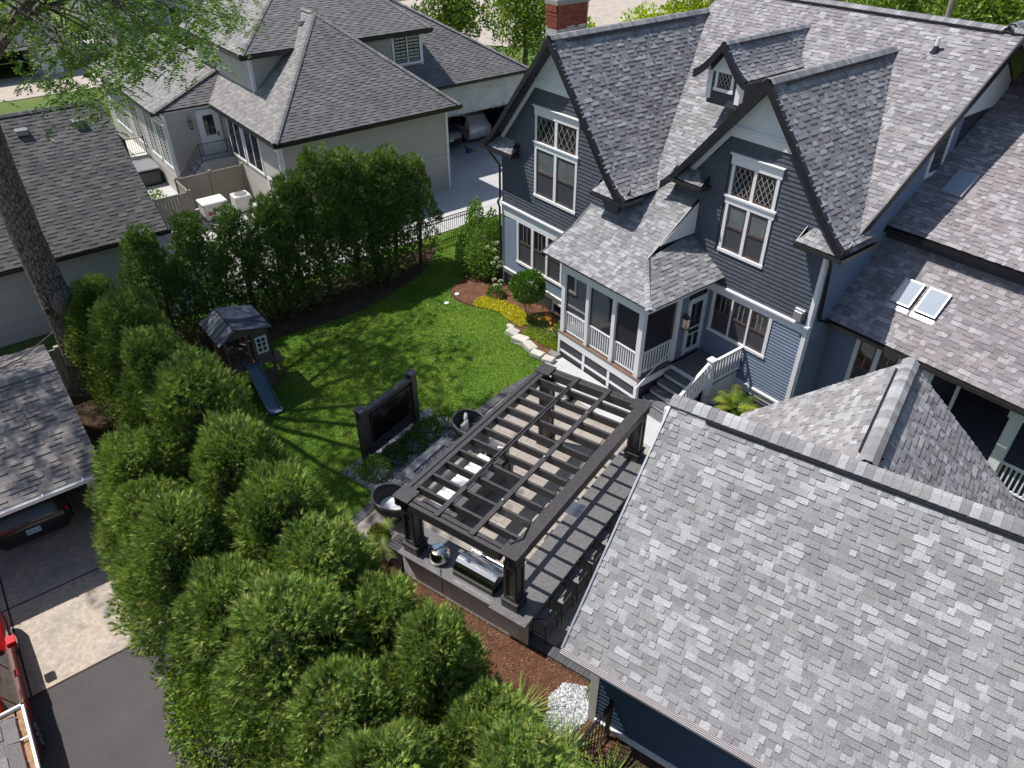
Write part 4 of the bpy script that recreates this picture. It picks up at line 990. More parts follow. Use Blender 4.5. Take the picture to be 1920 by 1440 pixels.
fg = toned('fire_glass', rough=.15, grain=.05, bump=0, spec=.8)
m = MB(); rg = random.Random(8)
for k in range(420):
    x, y = rg.uniform(-5.26, -5.05), rg.uniform(2.6, 3.95); s = rg.uniform(.012, .026)
    red = y > 3.3 and rg.random() < .55; c = (.55, .10, .04) if red and rg.random() < .7 else (.65, .25, .12) if red else rg.choice([(.05, .05, .06), (.3, .3, .32), (.12, .12, .14)])
    q = [V3((rg.uniform(-1, 1), rg.uniform(-1, 1), rg.uniform(-.2, 1)))*s for _ in range(4)]; o = V3((x, y, .53)); m.mesh([o+p for p in q], [(0, 1, 2), (0, 2, 3), (0, 3, 1), (1, 3, 2)], c)
m.build('fire_glass', fg, ft, kind='stuff')
cs = thing('side_console', 'small grey side table with ornaments at the far end of the sofa', 'side table', FP, (-3.9, 4.72, 0))
B('console_top', SG, cs, (-4.2, -3.6, 4.62, 4.98, .48, .52), (-4.2, -4.16, 4.62, 4.98, 0, .48), (-3.64, -3.6, 4.62, 4.98, 0, .48), bevel=.004)
for x, y, h_ in ((-3.8, 4.75, .12), (-3.72, 4.82, .08)):
    m = MB(); m.lathe([(0, 0), (.05, 0), (.05, h_), (0, h_)], 10, (x, y, .52)); tag(m.build('candle_jar', M['white'], F=FP), 'white candle jar on the side console, %s one' % ('taller' if h_ > .1 else 'shorter'), 'jar', 'jars on the side console')
wk = simple('dark_woven_rope', (.055, .052, .052), .7, var=.35, scale=40, bump=.5)
def tub_chair(x, y, rz, label, pillows):
    t = thing('woven_tub_chair', label, 'chair', FP, (x, y, 0), rz, 'woven tub chairs on swivel bases'); C_ = (x, y)
    tt = ORG[t]; 
    def loc(px, py, pz):  # parent space -> frame coords used by build()
        return Matrix.Translation(tt[0]) @ Matrix.Rotation(rz, 4, 'Z') @ V3((px, py, pz))
    m = MB(); n = 22
    ring = []
    for k in range(n+1):
        a = R(-140+280*k/n); e = 1-abs(k-n/2)/(n/2)
        ring.append((a, .62+.22*min(1, e*1.6)))
    vs = []
    for a, top in ring: vs += [loc(-.44*math.cos(a)*.78, .44*math.sin(a)*.78, .28), loc(-.50*math.cos(a), .50*math.sin(a), (.28+top)/2), loc(-.54*math.cos(a), .54*math.sin(a), top)]
    m.mesh(vs, [(3*k+j, 3*k+3+j, 3*k+4+j, 3*k+1+j) for k in range(n) for j in (0, 1)])
    sh = m.build('shell', wk, t, smooth=True); md = sh.modifiers.new('s', 'SOLIDIFY'); md.thickness = .03
    m = MB(); m.tube([loc(-.54*math.cos(a), .54*math.sin(a), tp) for a, tp in ring], .028, 7); m.build('rim', simple('grey_rope_rim', (.16, .155, .15), .7, var=.3, scale=50), t, smooth=True)
    m = MB(); 
    vv = []
    for (z, r_) in ((.26, .36), (.40, .43)):
        for k in range(16): a = 2*math.pi*k/16; vv.append(loc(r_*math.cos(a), r_*math.sin(a), z))
    m.mesh(vv, [(k, (k+1) % 16, 16+(k+1) % 16, 16+k) for k in range(16)]+[tuple(range(16, 32)), tuple(range(16))[::-1]]); m.build('seat_cushion', SG if pillows else M['cushion'], t, bevel=.02)
    m = MB(); b0 = loc(0, 0, .04); m.lathe([(0, 0), (.30, 0), (.30, .03), (.06, .05), (.05, .22)], 18, tuple(b0)); m.build('swivel_base', M['black_metal'], t, smooth=True)
    if pillows:
        for dx, dy, rzz in ((-.2, .16, .3), (-.12, -.14, -.2)):
            m = MB(); c_ = loc(dx, dy, .62); pl = Plane(c_, loc(dx+math.cos(rzz+1.57), dy+math.sin(rzz+1.57), .62)-c_, V3((0, 0, 1)), FP); pl.box(m, -.2, .2, -.2, .22, -.05, .05)
            tag(m.build('throw_pillow', M['cushion'], F=FP, bevel=.05), 'white pillow in the woven chair, %s' % ('against its back' if dy > 0 else 'nearer the fire table'), 'pillow', 'pillows in the woven chair')
    return t
tub_chair(-5.15, 5.1, .3, 'woven tub chair with two white pillows beyond the fire table', True)
tub_chair(-4.95, 1.35, .9, 'woven tub chair with a round white seat near the corner post', False)
# tv wall
tv = thing('tv_wall', 'free standing black slatted wall holding an outdoor television', 'tv wall', FP, (-7.1, 3.7, 0))
for y in (2.55, 4.78):
    B('post', PB, tv, (-7.22, -7.0, y-.11, y+.11, 0, 1.98), bevel=.006); B('post_cap', PB, tv, (-7.26, -6.96, y-.15, y+.15, 1.98, 2.03), bevel=.008)
B('header', PB, tv, (-7.2, -7.02, 2.66, 4.67, 1.78, 1.90), bevel=.006)
for k in range(14): B('slat', PB, tv, (-7.14, -7.10, 2.66, 4.67, .16+k*.115, .16+k*.115+.09), bevel=.004)
scrn = B('television', M['fascia'], tv, (-7.09, -7.03, 2.86, 4.58, .62, 1.66), bevel=.006)
mt, tt_, bt = newmat('tv_screen'); bt.inputs['Base Color'].default_value = (.008, .007, .007, 1); bt.inputs['Roughness'].default_value = .08
n = noise(tt_, .9, 3, .5, worldpos(tt_)); r = ramp(tt_, n.outputs[0], [(.5, (.008, .006, .006)), (.56, (.03, .018, .012)), (.62, (.10, .065, .045))]); tt_.links.new(r.outputs[0], bt.inputs['Base Color'])
B('screen', mt, scrn, (-7.03, -7.024, 2.90, 4.54, .66, 1.62))
B('meter_box', M['grey_metal'], tv, (-7.32, -7.23, 2.5, 2.6, .9, 1.05))
# river gravel
gv = toned('river_gravel', grain=.15, gscale=30, bump=.2, rough=.7)
def gravel(name, poly, n, F, pal, z=.02, smin=.018, smax=.045, seed=1, label=None):
    rg = random.Random(seed); xs = [p[0] for p in poly]; ys = [p[1] for p in poly]; m = MB(); k = 0
    if area(poly) < 0: poly = poly[::-1]
    while k < n:
        x, y = rg.uniform(min(xs), max(xs)), rg.uniform(min(ys), max(ys)); k += 1
        if not clip([(x, y), (x+1e-3, y), (x, y+1e-3)], poly): continue
        s = rg.uniform(smin, smax); c = rg.choice(pal); f = rg.uniform(.8, 1.2); o = V3((x, y, z)); a = rg.random()*6.28
        q = [o+V3((math.cos(a+k_*1.57)*s*rg.uniform(.7, 1.2), math.sin(a+k_*1.57)*s*rg.uniform(.5, .9), rg.uniform(0, .01))) for k_ in range(4)]+[o+V3((0, 0, s*.75))]
        m.mesh(q, [(0, 1, 4), (1, 2, 4), (2, 3, 4), (3, 0, 4)], tuple(v*f for v in c))
    ob = m.build(name, gv, F=F, kind='stuff'); tag(ob, label, 'gravel'); return ob
GP = [(.30, .32, .36), (.22, .24, .28), (.42, .44, .48), (.15, .16, .19), (.55, .56, .58)]
gp = [(-7.45, 1.75), (-5.92, 1.70), (-5.60, 2.25), (-5.62, 4.35), (-5.75, 5.6), (-7.3, 5.6)]
sheet('gravel_bed', gp, .016, simple('gravel_base', (.14, .15, .18), .9, var=.4, scale=30), FP)
gravel('river_gravel', gp, 9000, FP, GP, label='grey river gravel in the bed round the television wall')
gp2 = [(1.55, -.35), (2.33, -.02), (2.36, -.75), (2.2, -1.5), (1.7, -1.4), (1.45, -.8)]
gravel('white_gravel', gp2, 2200, FP, [(.55, .56, .58), (.40, .41, .44), (.66, .66, .66), (.25, .26, .28)], smin=.03, smax=.07, seed=5, label='pale rounded stones by the blue garage corner')
# ------------------------------------------------------------------ blue garage (patio grid)
gar = thing('blue_garage', 'blue garage with a big grey shingled roof filling the lower right corner', 'garage', FP, (7, 3, 0))
GU = 1.95; ZE, ZR = 2.80, 6.18; VE, VR = -1.27, 2.76
T_g = Tiler(gar, 'shingle', M['shingle'], 'shingle_field', 300)
roof_plane(T_g, [(GU, VE, ZE), (16, VE, ZE), (16, VR, ZR), (GU, VR, ZR)], UX, FP, PAL_GAR, expo=.128, wmin=.11, wmax=.30, thick=.013, deck=M['gutter'], deckparent=gar)
roof_plane(T_g, [(GU, 2*VR-VE, ZE), (16, 2*VR-VE, ZE), (16, VR, ZR), (GU, VR, ZR)], UX, FP, PAL_GAR, expo=.14, wmin=.16, vis=False, deck=M['gutter'], deckparent=gar)
XR, XV = 5.55, 6.86
def cg(d): return ZR-.05-.905*d
roof_plane(T_g, [(XR-3.2, XV, cg(3.2)), (XR, XV, cg(0)), (XR, 2.9, cg(0)), (XR-3.2, 5.6, cg(3.2))], (0, 1, 0), FP, PAL_GAR, expo=.14, wmin=.13, wmax=.36, deck=M['gutter'], deckparent=gar, tint=(1, .985, .98))
roof_plane(T_g, [(XR+4.2, XV, cg(4.2)), (XR, XV, cg(0)), (XR, 2.9, cg(0)), (XR+4.2, 5.6, cg(4.2))], (0, 1, 0), FP, PAL_GAR, expo=.14, wmin=.13, wmax=.36, deck=M['gutter'], deckparent=gar, tint=(1, .97, .97))
T_g.finish()
def capsP(a, b, seed, w=.19, drop=.7, lift=.05, step=.15): caps(gar, a, b, FP, PAL_GAR, w=w, drop=drop, step=step, seed=seed, rise=lift)
capsP((16, VR, ZR+.01), (GU-.02, VR, ZR+.01), 31); vent(gar, (GU+.75, VR, ZR), (16, VR, ZR), w=.22, z=-.12, F=FP)
capsP((XR, XV+.02, cg(0)+.01), (XR, 3.0, cg(0)+.01), 32, w=.17); vent(gar, (XR, 6.5, cg(0)), (XR, 3.35, cg(0)), w=.20, z=-.10, F=FP)
pg = Plane((2.38, -.75, 0), UX, (0, 0, 1), FP)
wallslab(gar, (2.38, -.75, 0), UX, FP, [(0, 0), (13, 0), (13, 2.75), (0, 2.75)], M['skirt'])
wallslab(gar, (2.38, 6.27, 0), (0, -1, 0), FP, [(0, 0), (7.02, 0), (7.02, 2.8), (3.5, 5.7), (0, 2.8)], M['skirt'])
T_l = Tiler(gar, 'siding_board', M['siding'], 'siding_board_run', 300, 5)
lap_siding(T_l, (2.38, -.75, 0), UX, FP, [(.16, .22), (13, .22), (13, 2.75), (.16, 2.75)], .13, (.055, .085, .135))
T_l.finish()
pg.B('corner_board', M['offwhite'], gar, (-.02, .16, .0, 2.75, 0, .03), bevel=.004)
pg.B('base_board', M['white'], gar, (.16, 13, .02, .20, 0, .05), (.16, 13, .20, .225, 0, .08), bevel=.004)
B('soffit', M['gutter'], gar, (GU+.05, 16, VE+.05, -.75, 2.60, 2.66))
m = MB()
for k in range(4): m.box(GU-.02, 16, VE-.03-.028*k, VE-.008-.028*k, ZE-.02-.014*k-.03, ZE+.012-.014*k)
m.build('eave_moulding', simple('taupe_gutter', (.36, .33, .33), .4, var=.08), gar)
m = MB(); m.bar((GU-.02, VE, ZE-.03), (GU-.02, VR, ZR-.03), .04, .12); m.build('rake_edge', M['grey_metal'], gar)
# ================================================================== grey-roofed neighbour house
M['nsiding'] = toned('beige_siding', rough=.6, grain=.03, gscale=30, bump=.04, blotch=.04)
NS = (.46, .43, .385)
M['nshingle'] = toned('neighbour_shingle', grain=.3, gscale=40, bump=.4)
nh = thing('neighbour_house', 'beige sided house with dark grey hipped roofs and black windows across the drive', 'house', FH, (-15, 0, 0))
T_n = Tiler(nh, 'shingle', M['nshingle'], 'shingle_field', 300, 6); T_s = Tiler(nh, 'siding_board', M['nsiding'], 'siding_board_run', 220, 5)
def nroof(poly, sd, pal=PAL_N, vis=True, expo=.15, w=.30, deckt=.14):
    return roof_plane(T_n, poly, sd, FH, pal, expo=expo, wmin=w, thick=.02, vis=vis, style='tab', deck=M['fascia'], deckparent=nh, deckt=deckt)
VY = (0, 1, 0)
AP = (-14.83, -.17, 8.53)
nroof([(-9.85, -5.15, 4.4), (-9.85, 4.8, 4.4), AP], VY)
nroof([(-9.85, -5.15, 4.4), (-18.0, -5.15, 4.4), (-18.6, -.17, 8.53), AP], UX, PAL_NL)
nroof([(-18.0, -5.15, 4.4), (-24, -5.15, 4.4), (-24, -3.5, 5.77), (-18.2, -3.5, 5.77)], UX, PAL_NL)
nroof([(-9.85, 4.8, 4.4), (-16, 4.8, 4.4), (-16, -.17, 8.53), AP], UX, vis=False)
# porch bump
nroof([(-18.1, -8.0, 4.4), (-30.8, -8.0, 4.4), (-30.8, -3.6, 5.72), (-19.75, -3.6, 5.72)], UX, PAL_NL)
nroof([(-18.1, -8.0, 4.4), (-18.1, -5.15, 4.4), (-19.75, -3.6, 5.72)], VY)
nroof([(-30.8, -8.0, 4.4), (-30.8, 2, 4.4), (-29.4, 2, 5.72), (-29.4, -3.6, 5.72)], VY, vis=False)
# upper storey
UE = 7.25
US = .65
def uf(u, v): return (u, v, UE+US*(-14.1-u))
nroof([uf(-14.1, -4.4), uf(-14.1, 6.0), uf(-16.4, 4.1), uf(-18.2, 2.6), uf(-18.2, .0)], VY)
US2 = US*4.1/4.4
nroof([(-14.1, -4.4, UE), (-22.9, -4.4, UE), (-22.9, .0, UE+US2*4.4), (-18.2, .0, UE+US2*4.4)], UX, PAL_NL)
nroof([(-14.1, 6.0, UE), (-21, 6.0, UE), (-21, 2.6, UE+US*4.1), (-18.2, 2.6, UE+US*4.1)], UX, vis=False)
nroof([(-18.2, .0, UE+US*4.1), (-18.2, 2.6, UE+US*4.1), (-22.9, 2.6, UE+US*4.1+.05), (-22.9, .0, UE+US*4.1+.05)], VY)
# rear wing roof
nroof([(-13.35, 3.0, 4.4), (-13.35, 12.25, 4.4), (-19.5, 3.9, 9.4), (-19.5, 2.0, 9.4)], VY)
nroof([(-13.35, 12.25, 4.4), (-24, 12.25, 4.4), (-24, 3.9, 9.4), (-19.5, 3.9, 9.4)], UX, vis=False)
T_n.finish()
def ncaps(a, b, seed, pal=PAL_NL, w=.15): caps(nh, a, b, FH, pal, w=w, drop=.5, step=.2, name='hip_cap', seed=seed, rise=.03, lim=40)
ncaps((-9.85, -5.15, 4.43), AP, 41); ncaps((-9.85, 4.8, 4.43), AP, 42); ncaps((-14.83, -.17, 8.55), (-17.2, -.17, 8.55), 43)
ncaps((-18.1, -8, 4.43), (-19.75, -3.6, 5.75), 44); ncaps((-14.1, -4.4, UE+.02), (-18.2, .0, UE+US*4.1+.02), 45); ncaps((-14.1, 6.0, UE+.02), (-16.4, 4.1, UE+US*2.3+.02), 46); ncaps((-13.35, 12.25, 4.43), (-19.5, 3.9, 9.42), 47)
# walls
def nwall(o, sd, poly, holes=(), vis=True):
    wallslab(nh, o, sd, FH, poly, M['skirt']); lap_siding(T_s, o, sd, FH, poly, .165, NS, holes, thick=.012, maxlen=20, vis=vis)
    return Plane(o, sd, (0, 0, 1), FH)
pF = nwall((-10.34, -4.8, 0), VY, [(0, 0), (9.1, 0), (9.1, 4.36), (0, 4.36)], [(5.35, 7.8, .05, .95)])
pLs = nwall((-17.8, -4.8, 0), UX, [(0, 0), (7.46, 0), (7.46, 4.36), (0, 4.36)], [(.75, 2.75, 2.0, 4.2), (2.95, 5.0, 2.0, 4.2)])
pDw = nwall((-17.8, -7.65, 0), VY, [(0, 0), (2.85, 0), (2.85, 4.36), (0, 4.36)])
pLL = nwall((-30.4, -7.65, 0), UX, [(0, 0), (12.6, 0), (12.6, 4.36), (0, 4.36)])
pUs = nwall((-22.6, -3.9, 0), UX, [(0, 5.3), (8.0, 5.3), (8.0, 7.2), (0, 7.2)])
pUf = nwall((-14.6, -3.9, 0), VY, [(0, 5.3), (9.6, 5.3), (9.6, 7.2), (0, 7.2)])
nwall((-14.6, 5.7, 0), (-1, 0, 0), [(0, 4.4), (5, 4.4), (5, 7.2), (0, 7.2)], vis=False)
nwall((-10.34, 4.3, 0), (-1, 0, 0), [(0, 0), (3.6, 0), (3.6, 4.36), (0, 4.36)], vis=False)
T_s.finish()
for pl, s in ((pF, 0), (pF, 8.96), (pUf, 0), (pUf, 9.46), (pDw, 0), (pLs, 7.34), (pUs, 7.9)):
    z0, z1 = (0, 4.3) if pl in (pF, pDw, pLs) else (5.3, 7.2)
    pl.B('corner_board', M['white'], nh, (s, s+.13, z0, z1, .0, .035), bevel=.004)
def nwin(pl, cols, t0, t1, **k):
    return sash_window(nh, pl, cols, t0, t1, kind='plain', sashm='black_metal', casing=k.pop('casing', .13), head=.13, sill=.12, **k)
nwin(pF, [(5.6, 6.5), (6.62, 7.55)], .18, .82, grid=(3, 2)); nwin(pF, [(1.2, 2.4)], .18, .82, grid=(3, 2))
nwin(pUf, [(7.85, 8.6), (8.68, 9.4)], 5.62, 6.98, grid=(2, 2))
nwin(pLs, [(.95, 1.75), (1.83, 2.63)], 2.15, 4.1, grid=(2, 1)); nwin(pLs, [(3.1, 3.95), (4.03, 4.88)], 2.15, 4.1, grid=(2, 1)); nwin(pLs, [(5.4, 6.0)], .9, 2.0, grid=(2, 2))
for a in (1.6, 3.2, 6.0, 8.8, 10.9): nwin(pLL, [(a, a+.75), (a+.8, a+1.5)], 1.6, 3.95, grid=(2, 1), casing=.08)
nwin(pUs, [(1.2, 1.7)], 5.9, 6.85, grid=(1, 1)); nwin(pUs, [(2.9, 3.5)], 5.75, 6.9, grid=(1, 1))
dr = pDw.B('back_door', M['white'], nh, (1.62, 1.74, 2.0, 4.2, 0, .05), (2.62, 2.74, 2.0, 4.2, 0, .05), (1.62, 2.74, 4.1, 4.22, 0, .05), (1.74, 2.62, 2.0, 4.1, 0, .025), bevel=.004)
pDw.B('door_pane', M['glass'], dr, (1.92, 2.44, 2.95, 3.95, .026, .032)); pDw.B('door_handle', M['black_metal'], dr, (2.50, 2.56, 2.85, 3.05, .03, .08))
m = MB(); lo = V3((-17.62, -6.42, 3.75)); m.box(lo.x-.07, lo.x+.07, lo.y-.07, lo.y+.07, 3.45, 3.48); m.box(lo.x-.08, lo.x+.08, lo.y-.08, lo.y+.08, 3.82, 3.86); m.tube([(-17.8, -6.42, 4.05), (-17.62, -6.42, 4.1), (-17.62, -6.42, 3.84)], .015)
for a in (-.07, .055):
    for b in (-.07, .055): m.box(lo.x+a, lo.x+a+.015, lo.y+b, lo.y+b+.015, 3.48, 3.82)
m.build('wall_lantern', M['black_metal'], nh)
# gutters
for pts in ([(-9.75, -5.25, 4.39), (-9.75, 4.9, 4.39), (-13.0, 4.9, 4.39)], [(-18.0, -5.25, 4.39), (-9.75, -5.25, 4.39)], [(-30.8, -8.1, 4.39), (-18.0, -8.1, 4.39), (-18.0, -5.25, 4.39)], [(-22.9, -4.5, UE-.01), (-14.0, -4.5, UE-.01), (-14.0, 6.1, UE-.01)], [(-13.25, 3.2, 4.39), (-13.25, 12.35, 4.39)]):
    for a, b in zip(pts[:-1], pts[1:]): gutter(nh, [a, b], M['black_metal'], w=.12, h=.13)
B('soffit', M['fascia'], nh, (-10.34, -9.8, -5.2, 4.8, 4.2, 4.3), (-18, -9.8, -5.2, -4.8, 4.2, 4.3), (-14.6, -14.05, -4.45, 6.05, 7.02, 7.12), (-22.9, -14.05, -4.45, -3.9, 7.02, 7.12))
for pts in ([(-9.85, -5.2, 4.25), (-10.1, -5.05, 4.05), (-10.25, -4.92, 3.9), (-10.25, -4.92, .1)], [(-18.1, -8.05, 4.25), (-17.9, -7.9, 4.0), (-17.72, -7.72, 3.85), (-17.72, -7.72, .1)]): pipe_(pts, .05, 'white', nh)
# vents on the roofs
def box_vent(parent, p, F, mat='grey_metal', s=.16, name='roof_vent'):
    m = MB(); m.box(p[0]-s, p[0]+s, p[1]-s, p[1]+s, p[2]-.05, p[2]+.12); m.box(p[0]-s*1.1, p[0]+s*1.1, p[1]-s*1.1, p[1]+s*1.1, p[2]+.12, p[2]+.15); return m.build(name, M[mat], parent, bevel=.01)
def nleft(u, v): return (u, v, 4.4+.83*(v+5.15))
box_vent(nh, nleft(-15.6, -.75), FH); box_vent(nh, nleft(-15.1, -.75), FH)
for u, v in ((-27.5, -6.3), (-25.5, -6.0), (-23.6, -5.6), (-20.9, -4.3)): box_vent(nh, (u, v, 4.4+.3*(v+8)), FH)
m = MB(); p_ = nleft(-15.3, -3.0); m.tube([p_, (p_[0], p_[1], p_[2]+.3)], .05, 8); m.build('vent_pipe', M['white'], nh)
# white brick garage wing
B('garage_wing_side', M['skirt'], nh, (-19, -14.0, 12.0, 12.2, 0, 4.3), (-19.5, -19.3, 4.3, 12.2, 0, 4.3), (-19, -14.0, 4.2, 4.4, 0, 4.3))
T_b = Tiler(nh, 'wing_brick', M['paintbrick'], 'wing_brick_course', 40, 5); pw = Plane((-13.95, 4.3, 2.5), VY, (0, 0, 1), FH)
B('garage_wing_lintel', M['white'], nh, (-14.15, -13.96, 4.3, 12.2, 2.52, 4.3), (-14.15, -13.96, 11.3, 12.2, 0, 2.52))
k = 0
while k*.08 < 1.85:
    s = -(k % 2)*.12
    while s < 7.9:
        g = clip([(s, k*.08), (s+.235, k*.08), (s+.235, k*.08+.07), (s, k*.08+.07)], [(0, 0), (7.9, 0), (7.9, 1.85), (0, 1.85)])
        if len(g) > 2 and area(g) > 1e-3: f = rr.uniform(.9, 1.05); T_b.add(pw, g, 0, .014, .014, 0, 1, (.60*f, .60*f, .60*f))
        s += .245
    k += 1
T_b.finish()
m = MB(); rg = random.Random(5)
for k in range(150):
    y = 6.2+rg.random()*6; s = rg.uniform(.04, .09); o = V3((-13.9, y, 2.55+rg.uniform(-.09, .05))); m.mesh([o+V3((rg.uniform(0, .05), rg.uniform(-1, 1)*s, rg.uniform(-1, 1)*s)) for _ in range(3)], [(0, 1, 2)])
m.build('dry_vine_fringe', simple('dry_vine', (.30, .29, .27), .9, var=.3, scale=20), nh, kind='stuff')
B('window_back', M['glass'], nh, (-19.25, -19.2, 10.6, 11.5, 1.0, 2.2))
# tan vinyl fences, railings
M['vinyl'] = simple('tan_vinyl', (.28, .245, .205), .5, var=.06)
def panel_fence(name, label, a, b, top, n, F=FH, mat='vinyl', bw=.15, base=0):
    t = thing(name, label, 'fence', F, (a[0], a[1], 0)); A = V3((a[0], a[1], 0)); Bv = V3((b[0], b[1], 0)); L = (Bv-A).length; d = (Bv-A)/L
    pl = Plane(A, d, (0, 0, 1), F)
    for k in range(n+1):
        s = L*k/n; pl.B('post', M[mat], t, (s-.065, s+.065, base, top+.05, -.065, .065), bevel=.01); pl.B('post_cap', M[mat], t, (s-.08, s+.08, top+.052, top+.09, -.08, .08), bevel=.015)
    for k in range(n):
        s0, s1 = L*k/n+.067, L*(k+1)/n-.067; pl.B('rail', M[mat], t, (s0, s1, top-.12, top, -.03, .03), bevel=.004); pl.B('rail', M[mat], t, (s0, s1, base+.08, base+.2, -.03, .03), bevel=.004)
        x = s0
        while x < s1-.03: pl.B('board', M[mat], t, (x, min(x+bw-.008, s1), base+.2, top-.12, -.011, .011)); x += bw
    return t
panel_fence('privacy_fence', 'tan privacy fence panels in front of the neighbour back door steps', (-15.95, -8.2), (-15.95, -4.86), 1.75, 2)
panel_fence('privacy_fence', 'short tan fence run joining the two fence lines by the planting', (-13.9, -8.25), (-15.88, -8.25), 1.75, 1)
panel_fence('privacy_fence', 'tan fence beside the dark garage roof behind the arborvitae', (-13.9, -11.6), (-13.9, -8.32), 1.75, 2)
panel_fence('privacy_fence', 'tan fence at the far corner of the dark garage roof', (-29.5, -9.3), (-21.5, -9.6), 1.75, 3)
panel_fence('privacy_fence', 'dim brown fence behind the big tree trunk', (-2.9, -21.5), (-2.9, -16.2), 1.75, 2)
def iron_rail(name, label, pts, hgt, F=FH, sp=.11, r=.012, mats='black_metal', posts_at=None, pr=.025, cat='railing', tops=(0,), n_tops=1):
    t = thing(name, label, cat, F, pts[0])
    for a, b in zip(pts[:-1], pts[1:]):
        a = V3(a); b = V3(b); L = (b-a).length; up = V3((0, 0, 1)); n = max(1, int(L/sp))
        for zz in (hgt,)+((hgt-.16,) if n_tops > 1 else ())+(.12,):
            m = MB(); m.bar(a+up*zz, b+up*zz, .035, .03); m.build('rail', M[mats], t)
        for k in range(1, n):
            q = a.lerp(b, k/n); m = MB(); m.box(q.x-r*.7, q.x+r*.7, q.y-r*.7, q.y+r*.7, q.z+.05, q.z+hgt-.01); m.build('picket', M[mats], t)
    for p in (posts_at or pts):
        m = MB(); m.box(p[0]-pr, p[0]+pr, p[1]-pr, p[1]+pr, p[2]+.0, p[2]+hgt+.06); m.build('post', M[mats], t, bevel=.004)
    return t
st = thing('back_steps', 'grey landing and steps below the neighbour white back door', 'steps', FH, (-17.2, -6, 0))
B('landing', M['concrete'], st, (-17.8, -16.7, -6.6, -4.82, 0, 1.95))
for k in range(6): B('step', M['concrete'], st, (-17.8, -16.7, -6.6-.28*(k+1), -6.6-.28*k-.002, 0, 1.95-.3*(k+1)))
iron_rail('stair_railing', 'black iron railing round the neighbour back door landing', [(-16.75, -8.1, .3), (-16.75, -6.55, 1.95), (-16.75, -4.95, 1.95)], .95)
st2 = thing('side_steps', 'pale side landing with steps by the dark garage roof', 'steps', FH, (-24.2, -8.2, 0))
B('landing', M['offwhite'], st2, (-26.2, -22.9, -8.75, -7.7, 0, 1.05))
for k in range(4): B('step', M['offwhite'], st2, (-26.2-.3*(k+1), -26.2-.3*k, -8.75, -7.7, 0, 1.05-.2*(k+1)))
iron_rail('side_railing', 'black iron railing on the pale side landing', [(-27.2, -8.7, .3), (-26.2, -8.7, 1.05), (-22.95, -8.7, 1.05), (-22.95, -7.75, 1.05)], .95)
tb = thing('covered_spa', 'black spa tub with a grey cover beside the neighbour wall', 'hot tub', FH, (-21.6, -8.6, 0))
B('tub', M['fascia'], tb, (-22.6, -20.7, -9.45, -7.78, 0, .86), bevel=.1); B('cover', M['grey_metal'], tb, (-22.65, -20.65, -9.5, -7.75, .865, .95), bevel=.1)
gen = thing('standby_generator', 'cream standby generator cabinet beyond the arborvitae row', 'generator', FH, (-14.4, -7.2, 0))
B('cabinet', M['offwhite'], gen, (-14.9, -14.0, -7.75, -6.6, .05, .82), bevel=.03); B('lid', M['white'], gen, (-14.95, -13.95, -7.8, -6.55, .825, .92), bevel=.04); B('warning_sticker', simple('red_sticker', (.5, .03, .08), .5), gen, (-13.998, -13.99, -7.6, -7.4, .3, .5))
ac = thing('air_conditioner', 'pale grey air conditioner unit right of the cream cabinet', 'air conditioner', FH, (-14.4, -5.7, 0))
B('casing', M['offwhite'], ac, (-14.85, -14.05, -6.15, -5.3, .05, .85), bevel=.04)
m = MB(); m.lathe([(.30, 0), (.32, .02), (.1, .03), (0, .03)], 16, (-14.45, -5.72, .855)); m.build('fan_grille', M['grey_metal'], ac)
# black aluminium fence between the yards
iron_rail('garden_fence', 'black picket fence behind the arborvitae row along the neighbour drive', [(-4.85, -13.2, 0), (-4.85, -10.8, 0), (-4.85, -8.4, 0), (-4.85, -6, 0), (-4.85, -3.6, 0), (-4.85, -1.2, 0), (-4.85, 1.75, 0)], 1.22, n_tops=2, cat='fence', pr=.035)
iron_rail('garden_fence', 'black picket fence turning from the drive to the blue house corner', [(-4.8, 1.78, 0), (-2.4, 1.75, 0), (-.1, 1.7, 0)], 1.22, n_tops=2, cat='fence', pr=.035)
iron_rail('garden_fence', 'black picket fence running through the day lilies from the blue garage wall', [(2.9, -.9, 0), (2.72, -2.3, 0), (2.6, -3.8, 0)], 1.3, F=FP, n_tops=2, cat='fence', pr=.04)
# ------------------------------------------------------------------ two garages on the left
g2 = thing('dark_roofed_garage', 'grey sided garage with a dark shingled roof behind the big trunk', 'garage', FH, (-12, -15, 0))
T2 = Tiler(g2, 'shingle', M['nshingle'], 'shingle_field', 300, 7)
roof_plane(T2, [(-7.1, -26, 3.0), (-7.1, -11.0, 3.0), (-12.5, -11.0, 6.75), (-12.5, -26, 6.75)], VY, FH, PAL_GL, expo=.17, wmin=.31, thick=.022, style='tab', deck=M['fascia'], deckparent=g2)
roof_plane(T2, [(-17.9, -26, 3.0), (-17.9, -11.0, 3.0), (-12.5, -11.0, 6.75), (-12.5, -26, 6.75)], VY, FH, PAL_GL, expo=.3, wmin=.6, thick=.02, style='tab', vis=False, deck=M['fascia'], deckparent=g2)
T2.finish(); caps(g2, (-12.5, -11.0, 6.77), (-12.5, -26, 6.77), FH, PAL_GL, w=.16, drop=.6, step=.2, seed=50, rise=.02)
T2 = Tiler(g2, 'siding_board', M['nsiding'], 'siding_board_run', 60, 5)
wallslab(g2, (-7.6, -26, 0), VY, FH, [(0, 0), (14.6, 0), (14.6, 3), (0, 3)], M['skirt']); lap_siding(T2, (-7.6, -26, 0), VY, FH, [(0, 0), (14.6, 0), (14.6, 2.95), (0, 2.95)], .15, (.36, .36, .37), maxlen=30)
wallslab(g2, (-7.6, -11.4, 0), (-1, 0, 0), FH, [(0, 0), (9.9, 0), (9.9, 3.1), (4.95, 6.4), (0, 3.1)], M['offwhite']); T2.finish()
